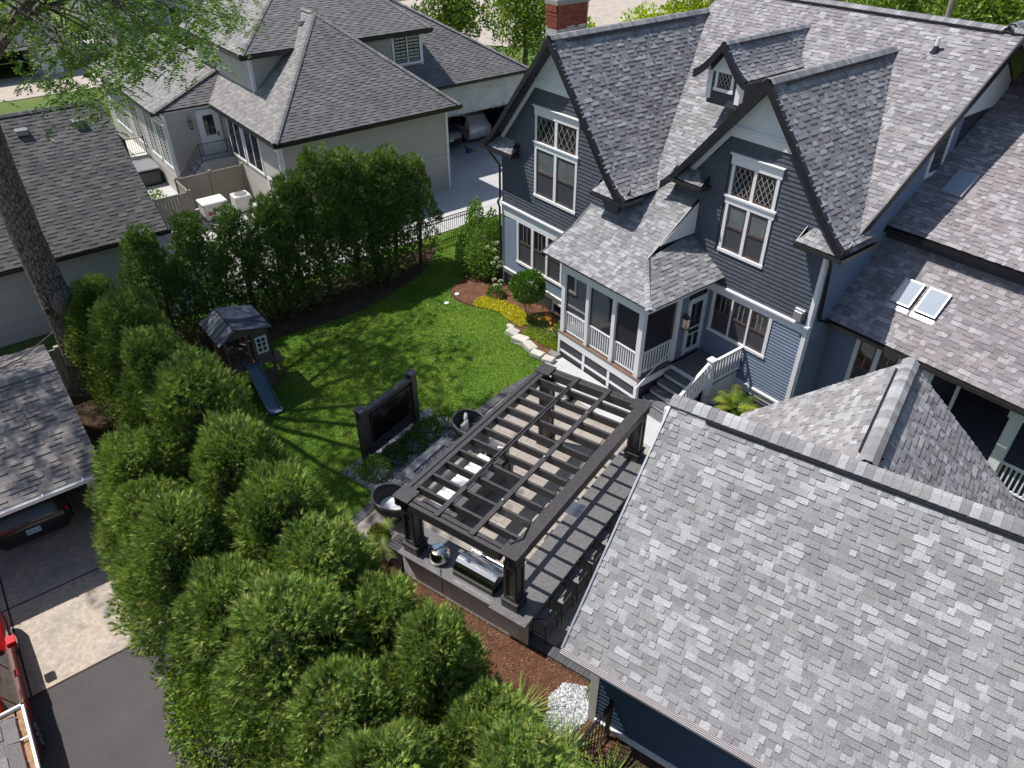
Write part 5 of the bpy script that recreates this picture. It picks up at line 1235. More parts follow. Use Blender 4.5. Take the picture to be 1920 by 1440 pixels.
gutter(g2, [(-7.0, -26, 2.98), (-7.0, -10.9, 2.98)], M['black_metal'], w=.12, h=.12)
box_vent(g2, (-11.7, -14.15, 6.2), FH, s=.2); box_vent(g2, (-11.7, -11.75-.4, 6.2), FH, s=.2)
g3 = thing('open_garage', 'open fronted garage with a brownish shingle roof and white gutter', 'garage', FH, (2, -19, 0))
T3 = Tiler(g3, 'shingle', M['shingle'], 'shingle_field', 300, 7)
roof_plane(T3, [(5.15, -26, 2.42), (5.15, -16.5, 2.42), (2.2, -16.5, 4.0), (2.2, -26, 4.0)], VY, FH, PAL_LL, expo=.14, wmin=.28, wmax=.36, thick=.014, deck=M['offwhite'], deckparent=g3)
roof_plane(T3, [(-1.5, -26, 2.75), (-1.5, -16.5, 2.75), (2.2, -16.5, 4.0), (2.2, -26, 4.0)], VY, FH, PAL_LL, expo=.14, wmin=.28, wmax=.36, thick=.014, deck=M['offwhite'], deckparent=g3)
T3.finish(); caps(g3, (2.2, -16.5, 4.01), (2.2, -26, 4.01), FH, PAL_LL, w=.16, drop=.42, step=.2, seed=51, rise=.015)
gutter(g3, [(5.25, -26, 2.40), (5.25, -16.5, 2.40)], M['white'], w=.10, h=.10)
for v in (-17.0, -17.9, -18.9, -20.2):
    m = MB(); m.box(5.13, 5.27, v-.02, v+.02, 2.4, 2.43); m.build('gutter_strap', M['white'], g3)
B('header', M['offwhite'], g3, (4.72, 4.8, -26, -16.75, 2.05, 2.4)); B('door_post', M['offwhite'], g3, (4.7, 4.82, -16.98, -16.75, 0, 2.05)); B('side_wall', M['offwhite'], g3, (-1.2, 4.72, -16.85, -16.75, 0, 2.5)); B('back_wall', M['skirt'], g3, (-1.3, -1.2, -26, -16.75, 0, 2.7)); B('ceiling', M['skirt'], g3, (-1.2, 4.72, -26, -16.85, 2.3, 2.34))
m = MB(); rg = random.Random(6)
for k in range(90):
    v = -19.6+rg.random()*2.6; a = rg.random()*6.3; L = rg.uniform(.05, .35); p0 = V3((.9+rg.gauss(0, .12)-.0, v, 3.62)); m.tube([p0, p0+V3((math.cos(a)*L*.4, math.sin(a)*L, rg.uniform(-.01, .08)))], .007, 3, cap=False)
m.tube([(.9, -18.1, 3.62), (.75, -17.2, 3.7), (.5, -16.6, 3.85), (.4, -16.2, 4.0)], .02, 5); m.tube([(3.3, -17.7, 3.46), (3.15, -17.6, 3.56), (3.5, -17.58, 3.4)], .012, 4)
tag(m.build('fallen_twigs', simple('dead_twig', (.17, .12, .09), .9, var=.3), F=FH, kind='stuff'), 'dead twigs lying on the brown garage roof', 'twigs')
g4 = thing('corner_roof', 'roof corner with a white gutter at the very lower left edge', 'house', FH, (14, -21, 0))
T4 = Tiler(g4, 'shingle', M['shingle'], 'shingle_field', 60, 7)
roof_plane(T4, [(11.55, -19.33, 3.0), (20, -19.33, 3.0), (20, -24, 5.2), (13.9, -24, 5.2)], UX, FH, PAL_LL, expo=.22, wmin=.28, wmax=.36, thick=.012, deck=M['offwhite'], deckparent=g4)
roof_plane(T4, [(11.55, -19.33, 3.0), (11.55, -28, 3.0), (13.9, -28, 5.2), (13.9, -24, 5.2)], VY, FH, PAL_LL, expo=.22, wmin=.28, wmax=.36, thick=.012, deck=M['offwhite'], deckparent=g4)
T4.finish(); gutter(g4, [(11.42, -28, 2.98), (11.42, -19.2, 2.98)][::-1][::-1], M['white'], w=.14, h=.1) if False else None
m = MB(); m.box(11.38, 11.42, -28, -19.16, 2.9, 3.0); m.box(11.38, 20, -19.2, -19.16, 2.9, 3.0); m.build('gutter', M['white'], g4)
m = MB(); m.box(11.42, 20, -19.33, -19.2, 2.9, 2.93); m.box(11.42, 11.55, -28, -19.3, 2.9, 2.93); m.build('gutter_bed', simple('rusty_leaf_debris', (.30, .17, .09), .9, var=.4, scale=12), g4)
for u in (12.1, 12.8): m = MB(); m.box(u, u+.03, -19.36, -19.18, 3.0, 3.01); m.build('gutter_strap', M['white'], g4)
B('wall', M['offwhite'], g4, (12.0, 20, -24, -19.75, 0, 2.9))
# ------------------------------------------------------------------ cars
def carpaint(name, col): 
    m, t, b = newmat(name); b.inputs['Base Color'].default_value = col+(1,); b.inputs['Roughness'].default_value = .28; b.inputs['Metallic'].default_value = .1; b.inputs['Coat Weight'].default_value = .8; b.inputs['Coat Roughness'].default_value = .05; return m
M['rubber'] = simple('tyre_rubber', (.02, .02, .02), .8); M['alloy'] = simple('alloy_wheel', (.45, .45, .46), .3, metal=.8, var=.05)
mt2, tx, bx = newmat('tail_lamp'); bx.inputs['Base Color'].default_value = (.45, .01, .01, 1); bx.inputs['Roughness'].default_value = .15; M['tail'] = mt2
M['plate'] = simple('number_plate', (.45, .60, .72), .4, var=.05); M['plateink'] = simple('plate_ink', (.03, .06, .2), .5)
def car(label, F, at, rz, L, Wd, H, paint, plate=None, style='suv'):
    t = thing('parked_car', label, 'car', F, (at[0], at[1], at[2]), rz); h = Wd/2
    def S(x, zb, zbelt, zt, wb, wt): return x*L, zb, zbelt, zt, wb*h, wt*h
    if style == 'suv': st = [S(-.5, .45, .62*1, .66, .80, .72), S(-.485, .3, .80, .86, .92, .84), S(-.44, .24, .90, .97, .99, .90), S(-.30, .22, .95, 1.04, 1, .92), S(-.20, .22, .98, 1.10, 1, .92), S(-.085, .22, 1.0, H-.06, 1, .76), S(.03, .22, 1.0, H, 1, .76), S(.25, .22, 1.02, H-.01, 1, .75), S(.38, .24, 1.03, H-.06, .99, .72), S(.455, .3, 1.02, 1.2, .96, .78), S(.49, .35, .95, 1.0, .92, .84), S(.5, .42, .75, .8, .86, .80)]
    else: st = [S(-.5, .42, .55, .58, .78, .70), S(-.48, .28, .66, .72, .92, .82), S(-.42, .22, .74, .82, .99, .90), S(-.28, .2, .82, .90, 1, .92), S(-.17, .2, .86, .96, 1, .90), S(-.03, .2, .88, H-.05, 1, .70), S(.08, .2, .89, H, 1, .70), S(.20, .2, .90, H-.04, 1, .69), S(.36, .22, .90, 1.02, .98, .80), S(.455, .26, .88, .98, .94, .84), S(.49, .32, .80, .88, .90, .82), S(.5, .42, .66, .72, .84, .78)]
    secs = []
    for x, zb, zk, zt, wb, wt in st: secs.append([(x, -wb*.9, zb), (x, -wb, zb+.18), (x, -wb, zk-.12), (x, -wb*.975, zk), (x, -wt, zt-.035), (x, -wt*.86, zt), (x, 0, zt+.015), (x, wt*.86, zt), (x, wt, zt-.035), (x, wb*.975, zk), (x, wb, zk-.12), (x, wb, zb+.18), (x, wb*.9, zb)])
    Mx = Matrix.Translation(ORG[t][0]) @ Matrix.Rotation(rz, 4, 'Z')
    def X(p): return Mx @ V3(p)
    m = MB(); n = 13; vs = [X(p) for s in secs for p in s]; fs = []
    for i in range(len(secs)-1):
        for k in range(n-1): fs.append((i*n+k, (i+1)*n+k, (i+1)*n+k+1, i*n+k+1))
        fs.append((i*n+n-1, (i+1)*n+n-1, (i+1)*n, i*n))
    fs += [tuple(range(n)), tuple(range((len(secs)-1)*n, len(secs)*n))[::-1]]
    m.mesh(vs, fs); bd = m.build('body', paint, t, smooth=True); md = bd.modifiers.new('b', 'BEVEL'); md.width = .02; md.segments = 2; md.limit_method = 'ANGLE'; md.angle_limit = R(35)
    wi = range(4, 10)
    for sg in (0, 1):
        for a, b in ((5, 6), (6, 7), (7, 8)):
            k0, k1 = (3, 4) if sg == 0 else (9, 8); o = V3((0, -.012 if sg == 0 else .012, .006))
            P = [V3(secs[a][k0]), V3(secs[b][k0]), V3(secs[b][k1]), V3(secs[a][k1])]; c_ = sum(P, V3())/4; P = [c_+(p-c_)*V3((.93, 1, .80)) if False else V3((c_.x+(p.x-c_.x)*.94, c_.y+(p.y-c_.y)*.84, c_.z+(p.z-c_.z)*.84))+o for p in P]
            m = MB(); m.face([X(p) for p in (P if sg == 0 else P[::-1])]); m.build('side_window', M['glass'], t)
    for a, b, nm in ((4, 5, 'windscreen'), (8, 9, 'rear_window')):
        o = V3((-.01 if nm == 'windscreen' else .01, 0, .012)); P = [V3(secs[a][4]), V3(secs[a][8]), V3(secs[b][8]), V3(secs[b][4])]; c_ = sum(P, V3())/4; P = [c_+(p-c_)*.90+o for p in P]; m = MB(); m.face([X(p) for p in P]); m.build(nm, M['glass'], t)
    for sx in (-.31, .30):
        for sy in (-1, 1):
            m = MB(); r = .34; c_ = (sx*L, sy*(h-.10), r)
            prof = [(r-.06, -.11), (r, -.09), (r, .09), (r-.06, .11)]
            def ring(pr, y0=0): return [[X((c_[0]+q*math.cos(6.283*k/20), c_[1]+yy*sy, c_[2]+q*math.sin(6.283*k/20))) for k in range(20)] for q, yy in pr]
            rg_ = ring([(0.01, -.1)]+prof+[(.22, .11)]); vs = [v for g in rg_ for v in g]; m.mesh(vs, [(i*20+k, i*20+(k+1) % 20, (i+1)*20+(k+1) % 20, (i+1)*20+k) for i in range(len(rg_)-1) for k in range(20)]); ty = m.build('tyre', M['rubber'], t, smooth=True)
            m = MB()
            for k in range(7):
                a = 6.283*k/7; p0 = (c_[0]+.04*math.cos(a), c_[1]+.115*sy, c_[2]+.04*math.sin(a)); p1 = (c_[0]+.25*math.cos(a), c_[1]+.118*sy, c_[2]+.25*math.sin(a)); m.bar(X(p0), X(p1), .05, .02, up=tuple(Mx.to_3x3() @ V3((0, 1, 0))))
            m.build('rim', M['alloy'], ty)
    for sy in (-1, 1):
        def bx(x0, x1, y0, y1, z0, z1, nm, mat):
            m = MB(); q = [(x, y, z) for z in (z0, z1) for x, y in ((x0, y0), (x1, y0), (x1, y1), (x0, y1))]; m.mesh([X(p) for p in q], [(0, 3, 2, 1), (4, 5, 6, 7), (0, 1, 5, 4), (1, 2, 6, 5), (2, 3, 7, 6), (3, 0, 4, 7)]); return m.build(nm, mat, t, bevel=.012)
        bx(-.165*L, -.115*L, sy*(h+.0), sy*(h+.19), .98, 1.12, 'wing_mirror', paint)
        for xx in (.0, .2): bx(xx*L, xx*L+.2, sy*(h-.01), sy*(h+.035), .86, .90, 'door_handle', paint)
        bx(.452*L, .487*L, sy*(h*.60), sy*(h*.985), .84, .96, 'tail_light', M['tail']); bx(-.475*L, -.43*L, sy*(h*.55), sy*(h*.93), .66, .80, 'headlight', M['glass'])
    if plate is not None:
        m = MB(); q = [(x, y, z) for z in (.62, .78) for x, y in ((.502*L, -.17), (.508*L, -.17), (.508*L, .17), (.502*L, .17))]; m.mesh([X(p) for p in q], [(0, 3, 2, 1), (4, 5, 6, 7), (0, 1, 5, 4), (1, 2, 6, 5), (2, 3, 7, 6), (3, 0, 4, 7)]); po = m.build('number_plate', M['plate'], t)
        if plate:
            cu = bpy.data.curves.new('plate_text', 'FONT'); cu.body = plate; cu.size = .10; cu.align_x = 'CENTER'; cu.align_y = 'CENTER'; cu.extrude = .001; to = bpy.data.objects.new('plate_lettering', cu); COL.objects.link(to)
            dg = bpy.context.evaluated_depsgraph_get(); me = bpy.data.meshes.new_from_object(to.evaluated_get(dg)); bpy.data.objects.remove(to); me.materials.clear(); me.materials.append(M['plateink'])
            to = bpy.data.objects.new('plate_lettering', me); COL.objects.link(to); to.parent = po; to.matrix_local = Matrix.Translation((.511*L, 0, .70)) @ Matrix(((0, 0, 1, 0), (1, 0, 0, 0), (0, 1, 0, 0), (0, 0, 0, 1)))
    return t
car('red car in the drive at the left edge with its mirror out', FH, (8.55, -20.50, .012), 0, 4.7, 1.84, 1.66, carpaint('red_paint', (.62, .008, .010)), None, 'suv')
car('black car backed in shade inside the open garage', FH, (1.85, -18.5, .012), 0, 4.6, 1.85, 1.68, carpaint('black_paint', (.012, .012, .014)), 'AZL 8135', 'suv')
car('silver suv parked in the white brick garage bay', FH, (-17.6, 9.95, .0), 0, 4.5, 1.84, 1.68, carpaint('silver_paint', (.50, .50, .50)), '', 'suv')
car('dark car beside the silver suv in the brick garage bay', FH, (-17.4, 7.6, 0), 0, 4.5, 1.8, 1.6, carpaint('charcoal_paint', (.03, .03, .035)), '', 'suv')
mo = thing('yellow_floor_ramp', 'small yellow wooden strip on the garage bay floor', 'ramp', FH, (-14.6, 8.6, 0)); B('plank', simple('yellow_wood', (.45, .30, .08), .7), mo, (-15.4, -14.2, 8.65, 8.8, .005, .05)); B('toy_block', simple('blue_plastic', (.02, .05, .3), .5), mo, (-14.5, -14.3, 8.2, 8.5, .005, .2))
# ------------------------------------------------------------------ playhouse
W1 = simple('stained_cedar', (.17, .085, .050), .75, var=.25, scale=14, bump=.2); W2 = simple('grey_cedar', (.13, .095, .075), .8, var=.25, scale=14, bump=.2)
ph = thing('playhouse', 'raised wooden playhouse with a blue slide and navy roof on the lawn', 'playhouse', FH, (.5, -11.3, 0)); U0, U1, Q0, Q1 = -.30, 1.12, -12.0, -10.5
for u in (U0, U1-.08):
    for v in (Q0, -11.3, Q1-.08): B('post', W2, ph, (u, u+.08, v, v+.08, 0, 2.3))
for k in range(11): B('floor_plank', W2, ph, (U0, U1+.04, Q0+k*.138, Q0+k*.138+.13, 1.2, 1.235))
B('floor_joist', W2, ph, (U1-.02, U1+.03, Q0, Q1, 1.08, 1.2)); B('floor_joist', W2, ph, (U0, U1, Q1-.03, Q1+.01, 1.08, 1.2))
for k in range(5): B('wall_board', W2, ph, (U1-.03, U1, -11.12+k*.125, -11.12+k*.125+.12, 1.235, 2.3))
for k in range(11): B('wall_board', W2, ph, (U0+k*.128, U0+k*.128+.122, Q1-.03, Q1, 1.235, 2.3)); B('wall_board', W1, ph, (U0+k*.128, U0+k*.128+.122, Q0, Q0+.025, 1.3, 1.9))
for k in range(9): B('wall_board', W1, ph, (U0, U0+.025, Q0+.1+k*.16, Q0+.1+k*.16+.08, 1.25, 1.95))
for k in range(4): B('lower_board', W2, ph, (U1-.03, U1, -11.2+k*.17, -11.2+k*.17+.16, .12, .75))
B('sill_board', W2, ph, (U1-.06, U1+.06, -11.25, Q1, .75, .80)); B('top_rail', W1, ph, (U0, U1, Q0-.02, Q0+.03, 1.9, 1.96))
wn = B('window_frame', M['white'], ph, (U1+.005, U1+.03, -11.02, -10.64, 1.5, 1.56), (U1+.005, U1+.03, -11.02, -10.64, 2.06, 2.12), (U1+.005, U1+.03, -11.02, -10.97, 1.56, 2.06), (U1+.005, U1+.03, -10.69, -10.64, 1.56, 2.06), (U1+.005, U1+.028, -10.845, -10.815, 1.56, 2.06), (U1+.005, U1+.028, -10.97, -10.69, 1.72, 1.745), (U1+.005, U1+.028, -10.97, -10.69, 1.89, 1.915))
B('pane', M['glass'], wn, (U1+.001, U1+.008, -10.97, -10.69, 1.56, 2.06))
nv = simple('navy_shingle', (.030, .038, .062), .6, var=.15, scale=20); cg_ = simple('corrugated_grey', (.13, .135, .15), .45, var=.1)
m = MB(); m.prism([(U0-.2, -11.62, 2.72), (U1+.2, -11.62, 2.72), (U1+.2, -10.42, 2.40), (U0-.2, -10.42, 2.40)], (0, 0, .03)); m.build('roof_panel', nv, ph)
m = MB()
for k in range(14): u = U0-.2+k*.13; m.prism([(u, -11.64, 2.68), (u+.12, -11.64, 2.68), (u+.12, -12.2, 2.30), (u, -12.2, 2.30)], (0, 0, .02+.02*(k % 2)))
m.build('roof_panel', cg_, ph); m = MB(); m.prism([(U1, Q0, 2.3), (U1, Q1, 2.3), (U1, Q1, 2.40), (U1, -11.62, 2.70)], (-.03, 0, 0)); m.build('gable_board', W2, ph)
sl_ = simple('slate_blue_slide', (.055, .115, .16), .35, var=.08, spec=.6); m = MB(); pr = [(1.1, 1.24), (1.3, 1.15), (1.8, .62), (2.2, .26), (2.45, .12), (2.62, .10)]
for (a, za), (b, zb) in zip(pr[:-1], pr[1:]):
    m.mesh([(a, -11.50, za), (b, -11.50, zb), (b, -11.10, zb), (a, -11.10, za), (a, -11.50, za-.03), (b, -11.50, zb-.03), (b, -11.10, zb-.03), (a, -11.10, za-.03)], [(0, 1, 2, 3), (7, 6, 5, 4)])
    for y in (-11.53, -11.10): m.mesh([(a, y, za-.04), (b, y, zb-.04), (b, y, zb+.09), (a, y, za+.09), (a, y+.03, za-.04), (b, y+.03, zb-.04), (b, y+.03, zb+.09), (a, y+.03, za+.09)], [(0, 1, 2, 3), (7, 6, 5, 4), (3, 2, 6, 7), (0, 4, 5, 1)])
m.build('slide', sl_, ph)
B('side_bench', W2, ph, (.5, 1.2, Q1+.02, Q1+.3, 1.0, 1.04)); m = MB(); m.bar((1.25, Q1+.1, 1.0), (1.4, Q1+.35, .0), .06, .03); m.bar((.6, Q1+.1, 1.0), (.75, Q1+.35, .0), .06, .03); m.build('ladder_rail', W1, ph)
tag(B('yellow_bucket', simple('yellow_plastic', (.5, .33, .03), .5), None, (.85, 1.05, -12.3, -12.1, .02, .2), (1.05, 1.2, -12.45, -12.3, .02, .12), F=FH, bevel=.03), 'yellow plastic toy lying under the playhouse', 'toy')
# ------------------------------------------------------------------ far background
fgm = thing('far_garage', 'grey garage with a white door and open bay at the far upper left', 'garage', FH, (-55, -10, 0))
B('wall', simple('far_grey_siding', (.28, .275, .27), .7), fgm, (-58, -51.5, -8.4, -6.1, 0, 2.3)); B('back_wall', M['skirt'], fgm, (-58.1, -58, -20, -6.1, 0, 2.3)); B('header', M['offwhite'], fgm, (-51.6, -51.5, -20, -8.4, 2.0, 2.35))
B('door', M['white'], fgm, (-51.49, -51.44, -8.0, -6.5, 0, 2.1)); m = MB(); m.prism([(-50.6, -20, 2.35), (-50.6, -5.8, 2.35), (-55, -5.8, 4.4), (-55, -20, 4.4)], (0, 0, .1)); m.prism([(-59.4, -20, 2.35), (-59.4, -5.8, 2.35), (-55, -5.8, 4.4), (-55, -20, 4.4)], (0, 0, .1)); m.build('roof', simple('far_dark_roof', (.06, .06, .068), .9, var=.2, scale=3), fgm)
B('fascia', M['offwhite'], fgm, (-50.62, -50.55, -20, -5.75, 2.2, 2.36), (-55, -50.6, -5.8, -5.74, 2.2, 2.36))
car('pale car just visible inside the far garage bay', FH, (-54.5, -12.4, 0), 0, 4.4, 1.8, 1.5, carpaint('pale_paint', (.45, .45, .43)), '', 'sedan')
f3 = thing('far_grey_house', 'grey and white house with a bay window beyond the far drive', 'house', FH, (-62, 2, 0))
B('wall', simple('grey_siding_far', (.30, .31, .32), .7), f3, (-76, -58.5, -.4, 10, 0, 6)); 
m = MB(); m.prism([(-58.5, .4, 0), (-57.4, 1.0, 0), (-57.4, 2.8, 0), (-58.5, 3.4, 0)], (0, 0, 3.0)); bay = m.build('bay', M['white'], f3)
for y in (1.05, 1.95): B('bay_pane', M['glass'], bay, (-57.41, -57.37, y, y+.75, 1.0, 2.7))
m = MB(); m.face([(-58.5, .2, 4.0), (-57.2, .8, 3.0), (-57.2, 3.0, 3.0), (-58.5, 3.6, 4.0)]); m.build('bay_roof', simple('navy_metal', (.05, .09, .14), .5), bay)
for y in (4.8, 6.6): B('window', M['glass'], f3, (-58.5, -58.45, y, y+1.0, 1.2, 2.8)); B('window_trim', M['white'], f3, (-58.5, -58.47, y-.15, y+1.15, 1.05, 2.95))
m = MB(); m.prism([(-57.8, -1, 6), (-57.8, 10.6, 6), (-67, 10.6, 9.6), (-67, -1, 9.6)], (0, 0, .12)); m.build('roof', simple('far_roof2', (.11, .11, .115), .9, var=.2), f3)
baluster_run(f3, (-56.6, -1.6), (-56.6, -4.4), 1.9, 1.9, 1.0, 1.0, 9, th=.06)
B('porch_base', M['offwhite'], f3, (-58.5, -56.5, -4.5, -1.5, .0, .95))
sp = thing('hot_tub', 'brown sided hot tub with a grey cover at the far upper left', 'hot tub', FH, (-77, -4.2, 0)); B('tub', simple('brown_tub', (.12, .095, .07), .7), sp, (-79, -74.2, -5.7, -3.0, 0, 1.0)); B('cover', M['grey_metal'], sp, (-79.1, -74.1, -5.8, -2.9, 1.01, 1.1), bevel=.1)
for k, (u, v, s, lb) in enumerate(((-53.2, -4.6, .9, 'black wheeled bin nearest the far white door'), (-53.8, -3.3, .75, 'low black crate beside the far wheeled bin'), (-55, -4.7, .8, 'dark bin behind the other far bins'))):
    b_ = thing('rubbish_bin', lb, 'bin', FH, (u, v, 0)); B('bin_body', M['fascia'], b_, (u-.45, u+.45, v-.5, v+.5, 0, s), bevel=.04); B('bin_lid', M['gutter'], b_, (u-.5, u+.5, v-.55, v+.55, s+.005, s+.08), bevel=.03)
tag(B('blue_tarp', simple('blue_fabric', (.03, .07, .2), .7), None, (-55.3, -55.0, -3.9, -3.7, .0, 1.5), F=FH, bevel=.05), 'blue folded parasol standing by the far bins', 'parasol')
pol_ = thing('utility_pole', 'wooden utility pole behind the main roof ridge', 'pole', FH, (5.5, 40, 0)); m = MB(); m.tube([(1.5, 30, 0), (1.5, 30, 13)], .17, 8); m.build('pole', simple('pole_wood', (.28, .24, .21), .9, var=.2), pol_)
m = MB(); m.tube([(1.9, 30.2, 8.4), (1.9, 30.2, 9.9)], .28, 12); m.build('transformer_can', M['grey_metal'], pol_, smooth=True)
fr = thing('far_brown_house', 'low brown shingled roof behind the trees at the top right', 'house', FH, (9, 36, 0))
B('wall', M['offwhite'], fr, (6, 22, 34, 40, 0, 3)); m = MB(); m.prism([(5, 33, 3), (23, 33, 3), (23, 38, 6), (5, 38, 6)], (0, 0, .1)); m.build('roof', simple('brown_far_roof', (.16, .14, .13), .9, var=.2, scale=3), fr)
# ================================================================== planting
def leafmat(name, trans=.3, rough=.5, mul=(1, 1, 1), spec=.35):
    m, t, b = newmat(name); a = t.nodes.new('ShaderNodeAttribute'); a.attribute_name = 'tone'
    c = mixc(t, a.outputs[0], mul, 1.0, 'MULTIPLY'); t.links.new(c, b.inputs['Base Color']); b.inputs['Roughness'].default_value = rough; b.inputs['Specular IOR Level'].default_value = spec
    tr = t.nodes.new('ShaderNodeBsdfTranslucent'); c2 = mixc(t, c, (1.1, 1.15, .6), 1.0, 'MULTIPLY'); t.links.new(c2, tr.inputs[0])
    mx = t.nodes.new('ShaderNodeMixShader'); mx.inputs[0].default_value = trans; t.links.new(b.outputs[0], mx.inputs[1]); t.links.new(tr.outputs[0], mx.inputs[2])
    t.links.new(mx.outputs[0], t.nodes['Material Output'].inputs[0]); return m
M['leaf'] = leafmat('leaf'); M['needle'] = leafmat('arborvitae_spray', .25, .6)
M['bark'] = simple('ridged_bark', (.14, .105, .08), .95, var=.45, scale=9, bump=.9, bscale=22)
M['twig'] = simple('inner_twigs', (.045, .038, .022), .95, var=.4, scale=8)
def npmesh(name, V_, T_, C_, mat, parent=None, F=None, origin=(0, 0, 0), kind=None):
    """V_ (n,3) T_ (m,3) C_ (m,3) -> object (coordinates relative to the parent / origin)"""
    me = bpy.data.meshes.new(name); n, m_ = len(V_), len(T_)
    me.vertices.add(n); me.vertices.foreach_set('co', np.ascontiguousarray(V_, np.float32).ravel())
    me.loops.add(m_*3); me.loops.foreach_set('vertex_index', np.ascontiguousarray(T_, np.int32).ravel())
    me.polygons.add(m_); me.polygons.foreach_set('loop_start', np.arange(0, m_*3, 3, dtype=np.int32)); me.polygons.foreach_set('loop_total', np.full(m_, 3, np.int32))
    at = me.color_attributes.new('tone', 'FLOAT_COLOR', 'CORNER'); cc = np.ones((m_, 3, 4), np.float32); cc[:, :, :3] = C_[:, None, :]; at.data.foreach_set('color', cc.ravel())
    me.materials.append(mat); me.update(calc_edges=True); me.validate()
    o = bpy.data.objects.new(name, me); COL.objects.link(o)
    if parent is not None: o.parent = parent; ORG[o] = ORG[parent]
    else: o.matrix_world = (F or FW) @ Matrix.Translation(origin)
    if kind: o['kind'] = kind
    return o
def unit(a): return a/np.maximum(np.linalg.norm(a, axis=1, keepdims=True), 1e-9)
def sprays(P, D, length, width, nb, fan, rng, cols, cvar=.18):
    """flat feathery sprays: nb blades each"""
    n = len(P); D = unit(D); s = unit(np.cross(D, rng.normal(size=(n, 3)))); nrm = np.cross(D, s)
    L = length*rng.uniform(.65, 1.25, (n, 1)); base = cols[rng.integers(0, len(cols), n)]*rng.uniform(1-cvar, 1+cvar, (n, 1))
    Vs, Cs = [], []
    for k in range(nb):
        a = (k/(nb-1)-.5)*2*fan if nb > 1 else 0
        q = D*math.cos(a)+s*math.sin(a); st = P+D*L*(.30*(1-abs(a)/max(fan, .01))) - D*L*.1
        ln = L*(.75-.25*abs(a)/max(fan, .01))*rng.uniform(.8, 1.2, (n, 1)); w_ = np.cross(q, nrm)*width
        q2 = q+nrm*rng.normal(0, .22, (n, 1)); Vs.append(np.stack([st-w_*.5, st+w_*.5, st+q2*ln], 1)); Cs.append(base*rng.uniform(.88, 1.12, (n, 1)))
    V_ = np.concatenate(Vs).reshape(-1, 3); T_ = np.arange(len(V_)).reshape(-1, 3); return V_, T_, np.concatenate(Cs)
def leaves(P, D, L, Wd, rng, cols, cvar=.2, fold=.25):
    """broad leaves: folded diamonds, 2 tris each"""
    n = len(P); D = unit(D); s = unit(np.cross(D, rng.normal(size=(n, 3)))); nr = np.cross(s, D); l = L*rng.uniform(.7, 1.3, (n, 1)); w_ = Wd*rng.uniform(.7, 1.3, (n, 1))/2
    a = P; b = P+D*l; c1 = P+D*l*.45+s*w_+nr*w_*fold; c2 = P+D*l*.45-s*w_+nr*w_*fold
    V_ = np.stack([a, c1, b, c2], 1).reshape(-1, 3); i = np.arange(n)[:, None]*4; T_ = np.concatenate([i+np.array([[0, 1, 2]]), i+np.array([[0, 2, 3]])])
    base = cols[rng.integers(0, len(cols), n)]*rng.uniform(1-cvar, 1+cvar, (n, 1)); return V_, T_, np.concatenate([base, base])
def cat(parts):
    o = 0; Vs, Ts, Cs = [], [], []
    for v, t, c in parts: Vs.append(v); Ts.append(t+o); Cs.append(c); o += len(v)
    return np.concatenate(Vs), np.concatenate(Ts), np.concatenate(Cs)
CA = np.array([(.14, .24, .045), (.18, .29, .05), (.23, .33, .06), (.28, .36, .08), (.10, .19, .04), (.34, .38, .11)])
CD = np.array([(.10, .18, .035), (.13, .22, .04), (.17, .27, .05), (.11, .19, .04), (.21, .29, .06)])
def arborvitae(h, r, ncl, nsp, seed, cols=CA, length=.17, open_=0.0, pw=.62, cl=.27):
    rng = np.random.default_rng(seed); parts = []
    f = np.sort(rng.random(ncl))**.85; ang = np.arange(ncl)*2.39996+rng.normal(0, .35, ncl)
    R_ = r*(1-f*.97)**pw*np.minimum(1, .78+f*2.2)*rng.uniform(.68, 1.15, ncl)
    cr = r*cl*(1-.45*f)*rng.uniform(.8, 1.25, ncl); rad = np.maximum(R_-cr*.8, 0)
    Cn = np.stack([rad*np.cos(ang), rad*np.sin(ang), h*(.03+.94*f)], 1)
    tops = rng.integers(2, 5)
    for k in range(tops): Cn[-1-k] = (rng.normal(0, r*.14), rng.normal(0, r*.14), h*(.97-.05*k))
    tint = rng.uniform(.75, 1.25, ncl)
    for i in range(ncl):
        if open_ and f[i] < .38 and rng.random() < open_: continue
        n = int(nsp*(.6+cr[i]/(r*cl)*.5)); u = unit(rng.normal(size=(n, 3))); out = np.array([math.cos(ang[i]), math.sin(ang[i]), .55]); out /= np.linalg.norm(out)
        u = np.where((u@out)[:, None] < -.25, -u, u)
        p = Cn[i]+u*np.array([1, 1, 1.35])*cr[i]*rng.uniform(.45, 1.08, (n, 1))**.7
        d = u*.55+out*.45+np.array([0, 0, .45])+rng.normal(0, .22, (n, 3))
        v, t, c = sprays(p, d, length, length*.13, 6, .75, rng, cols, .16); parts.append((v, t, c*tint[i]))
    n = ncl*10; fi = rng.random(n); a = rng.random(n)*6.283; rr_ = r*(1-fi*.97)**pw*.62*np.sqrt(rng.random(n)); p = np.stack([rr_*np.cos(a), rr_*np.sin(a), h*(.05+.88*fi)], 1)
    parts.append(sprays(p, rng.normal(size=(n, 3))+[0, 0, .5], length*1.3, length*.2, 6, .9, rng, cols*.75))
    return cat(parts)
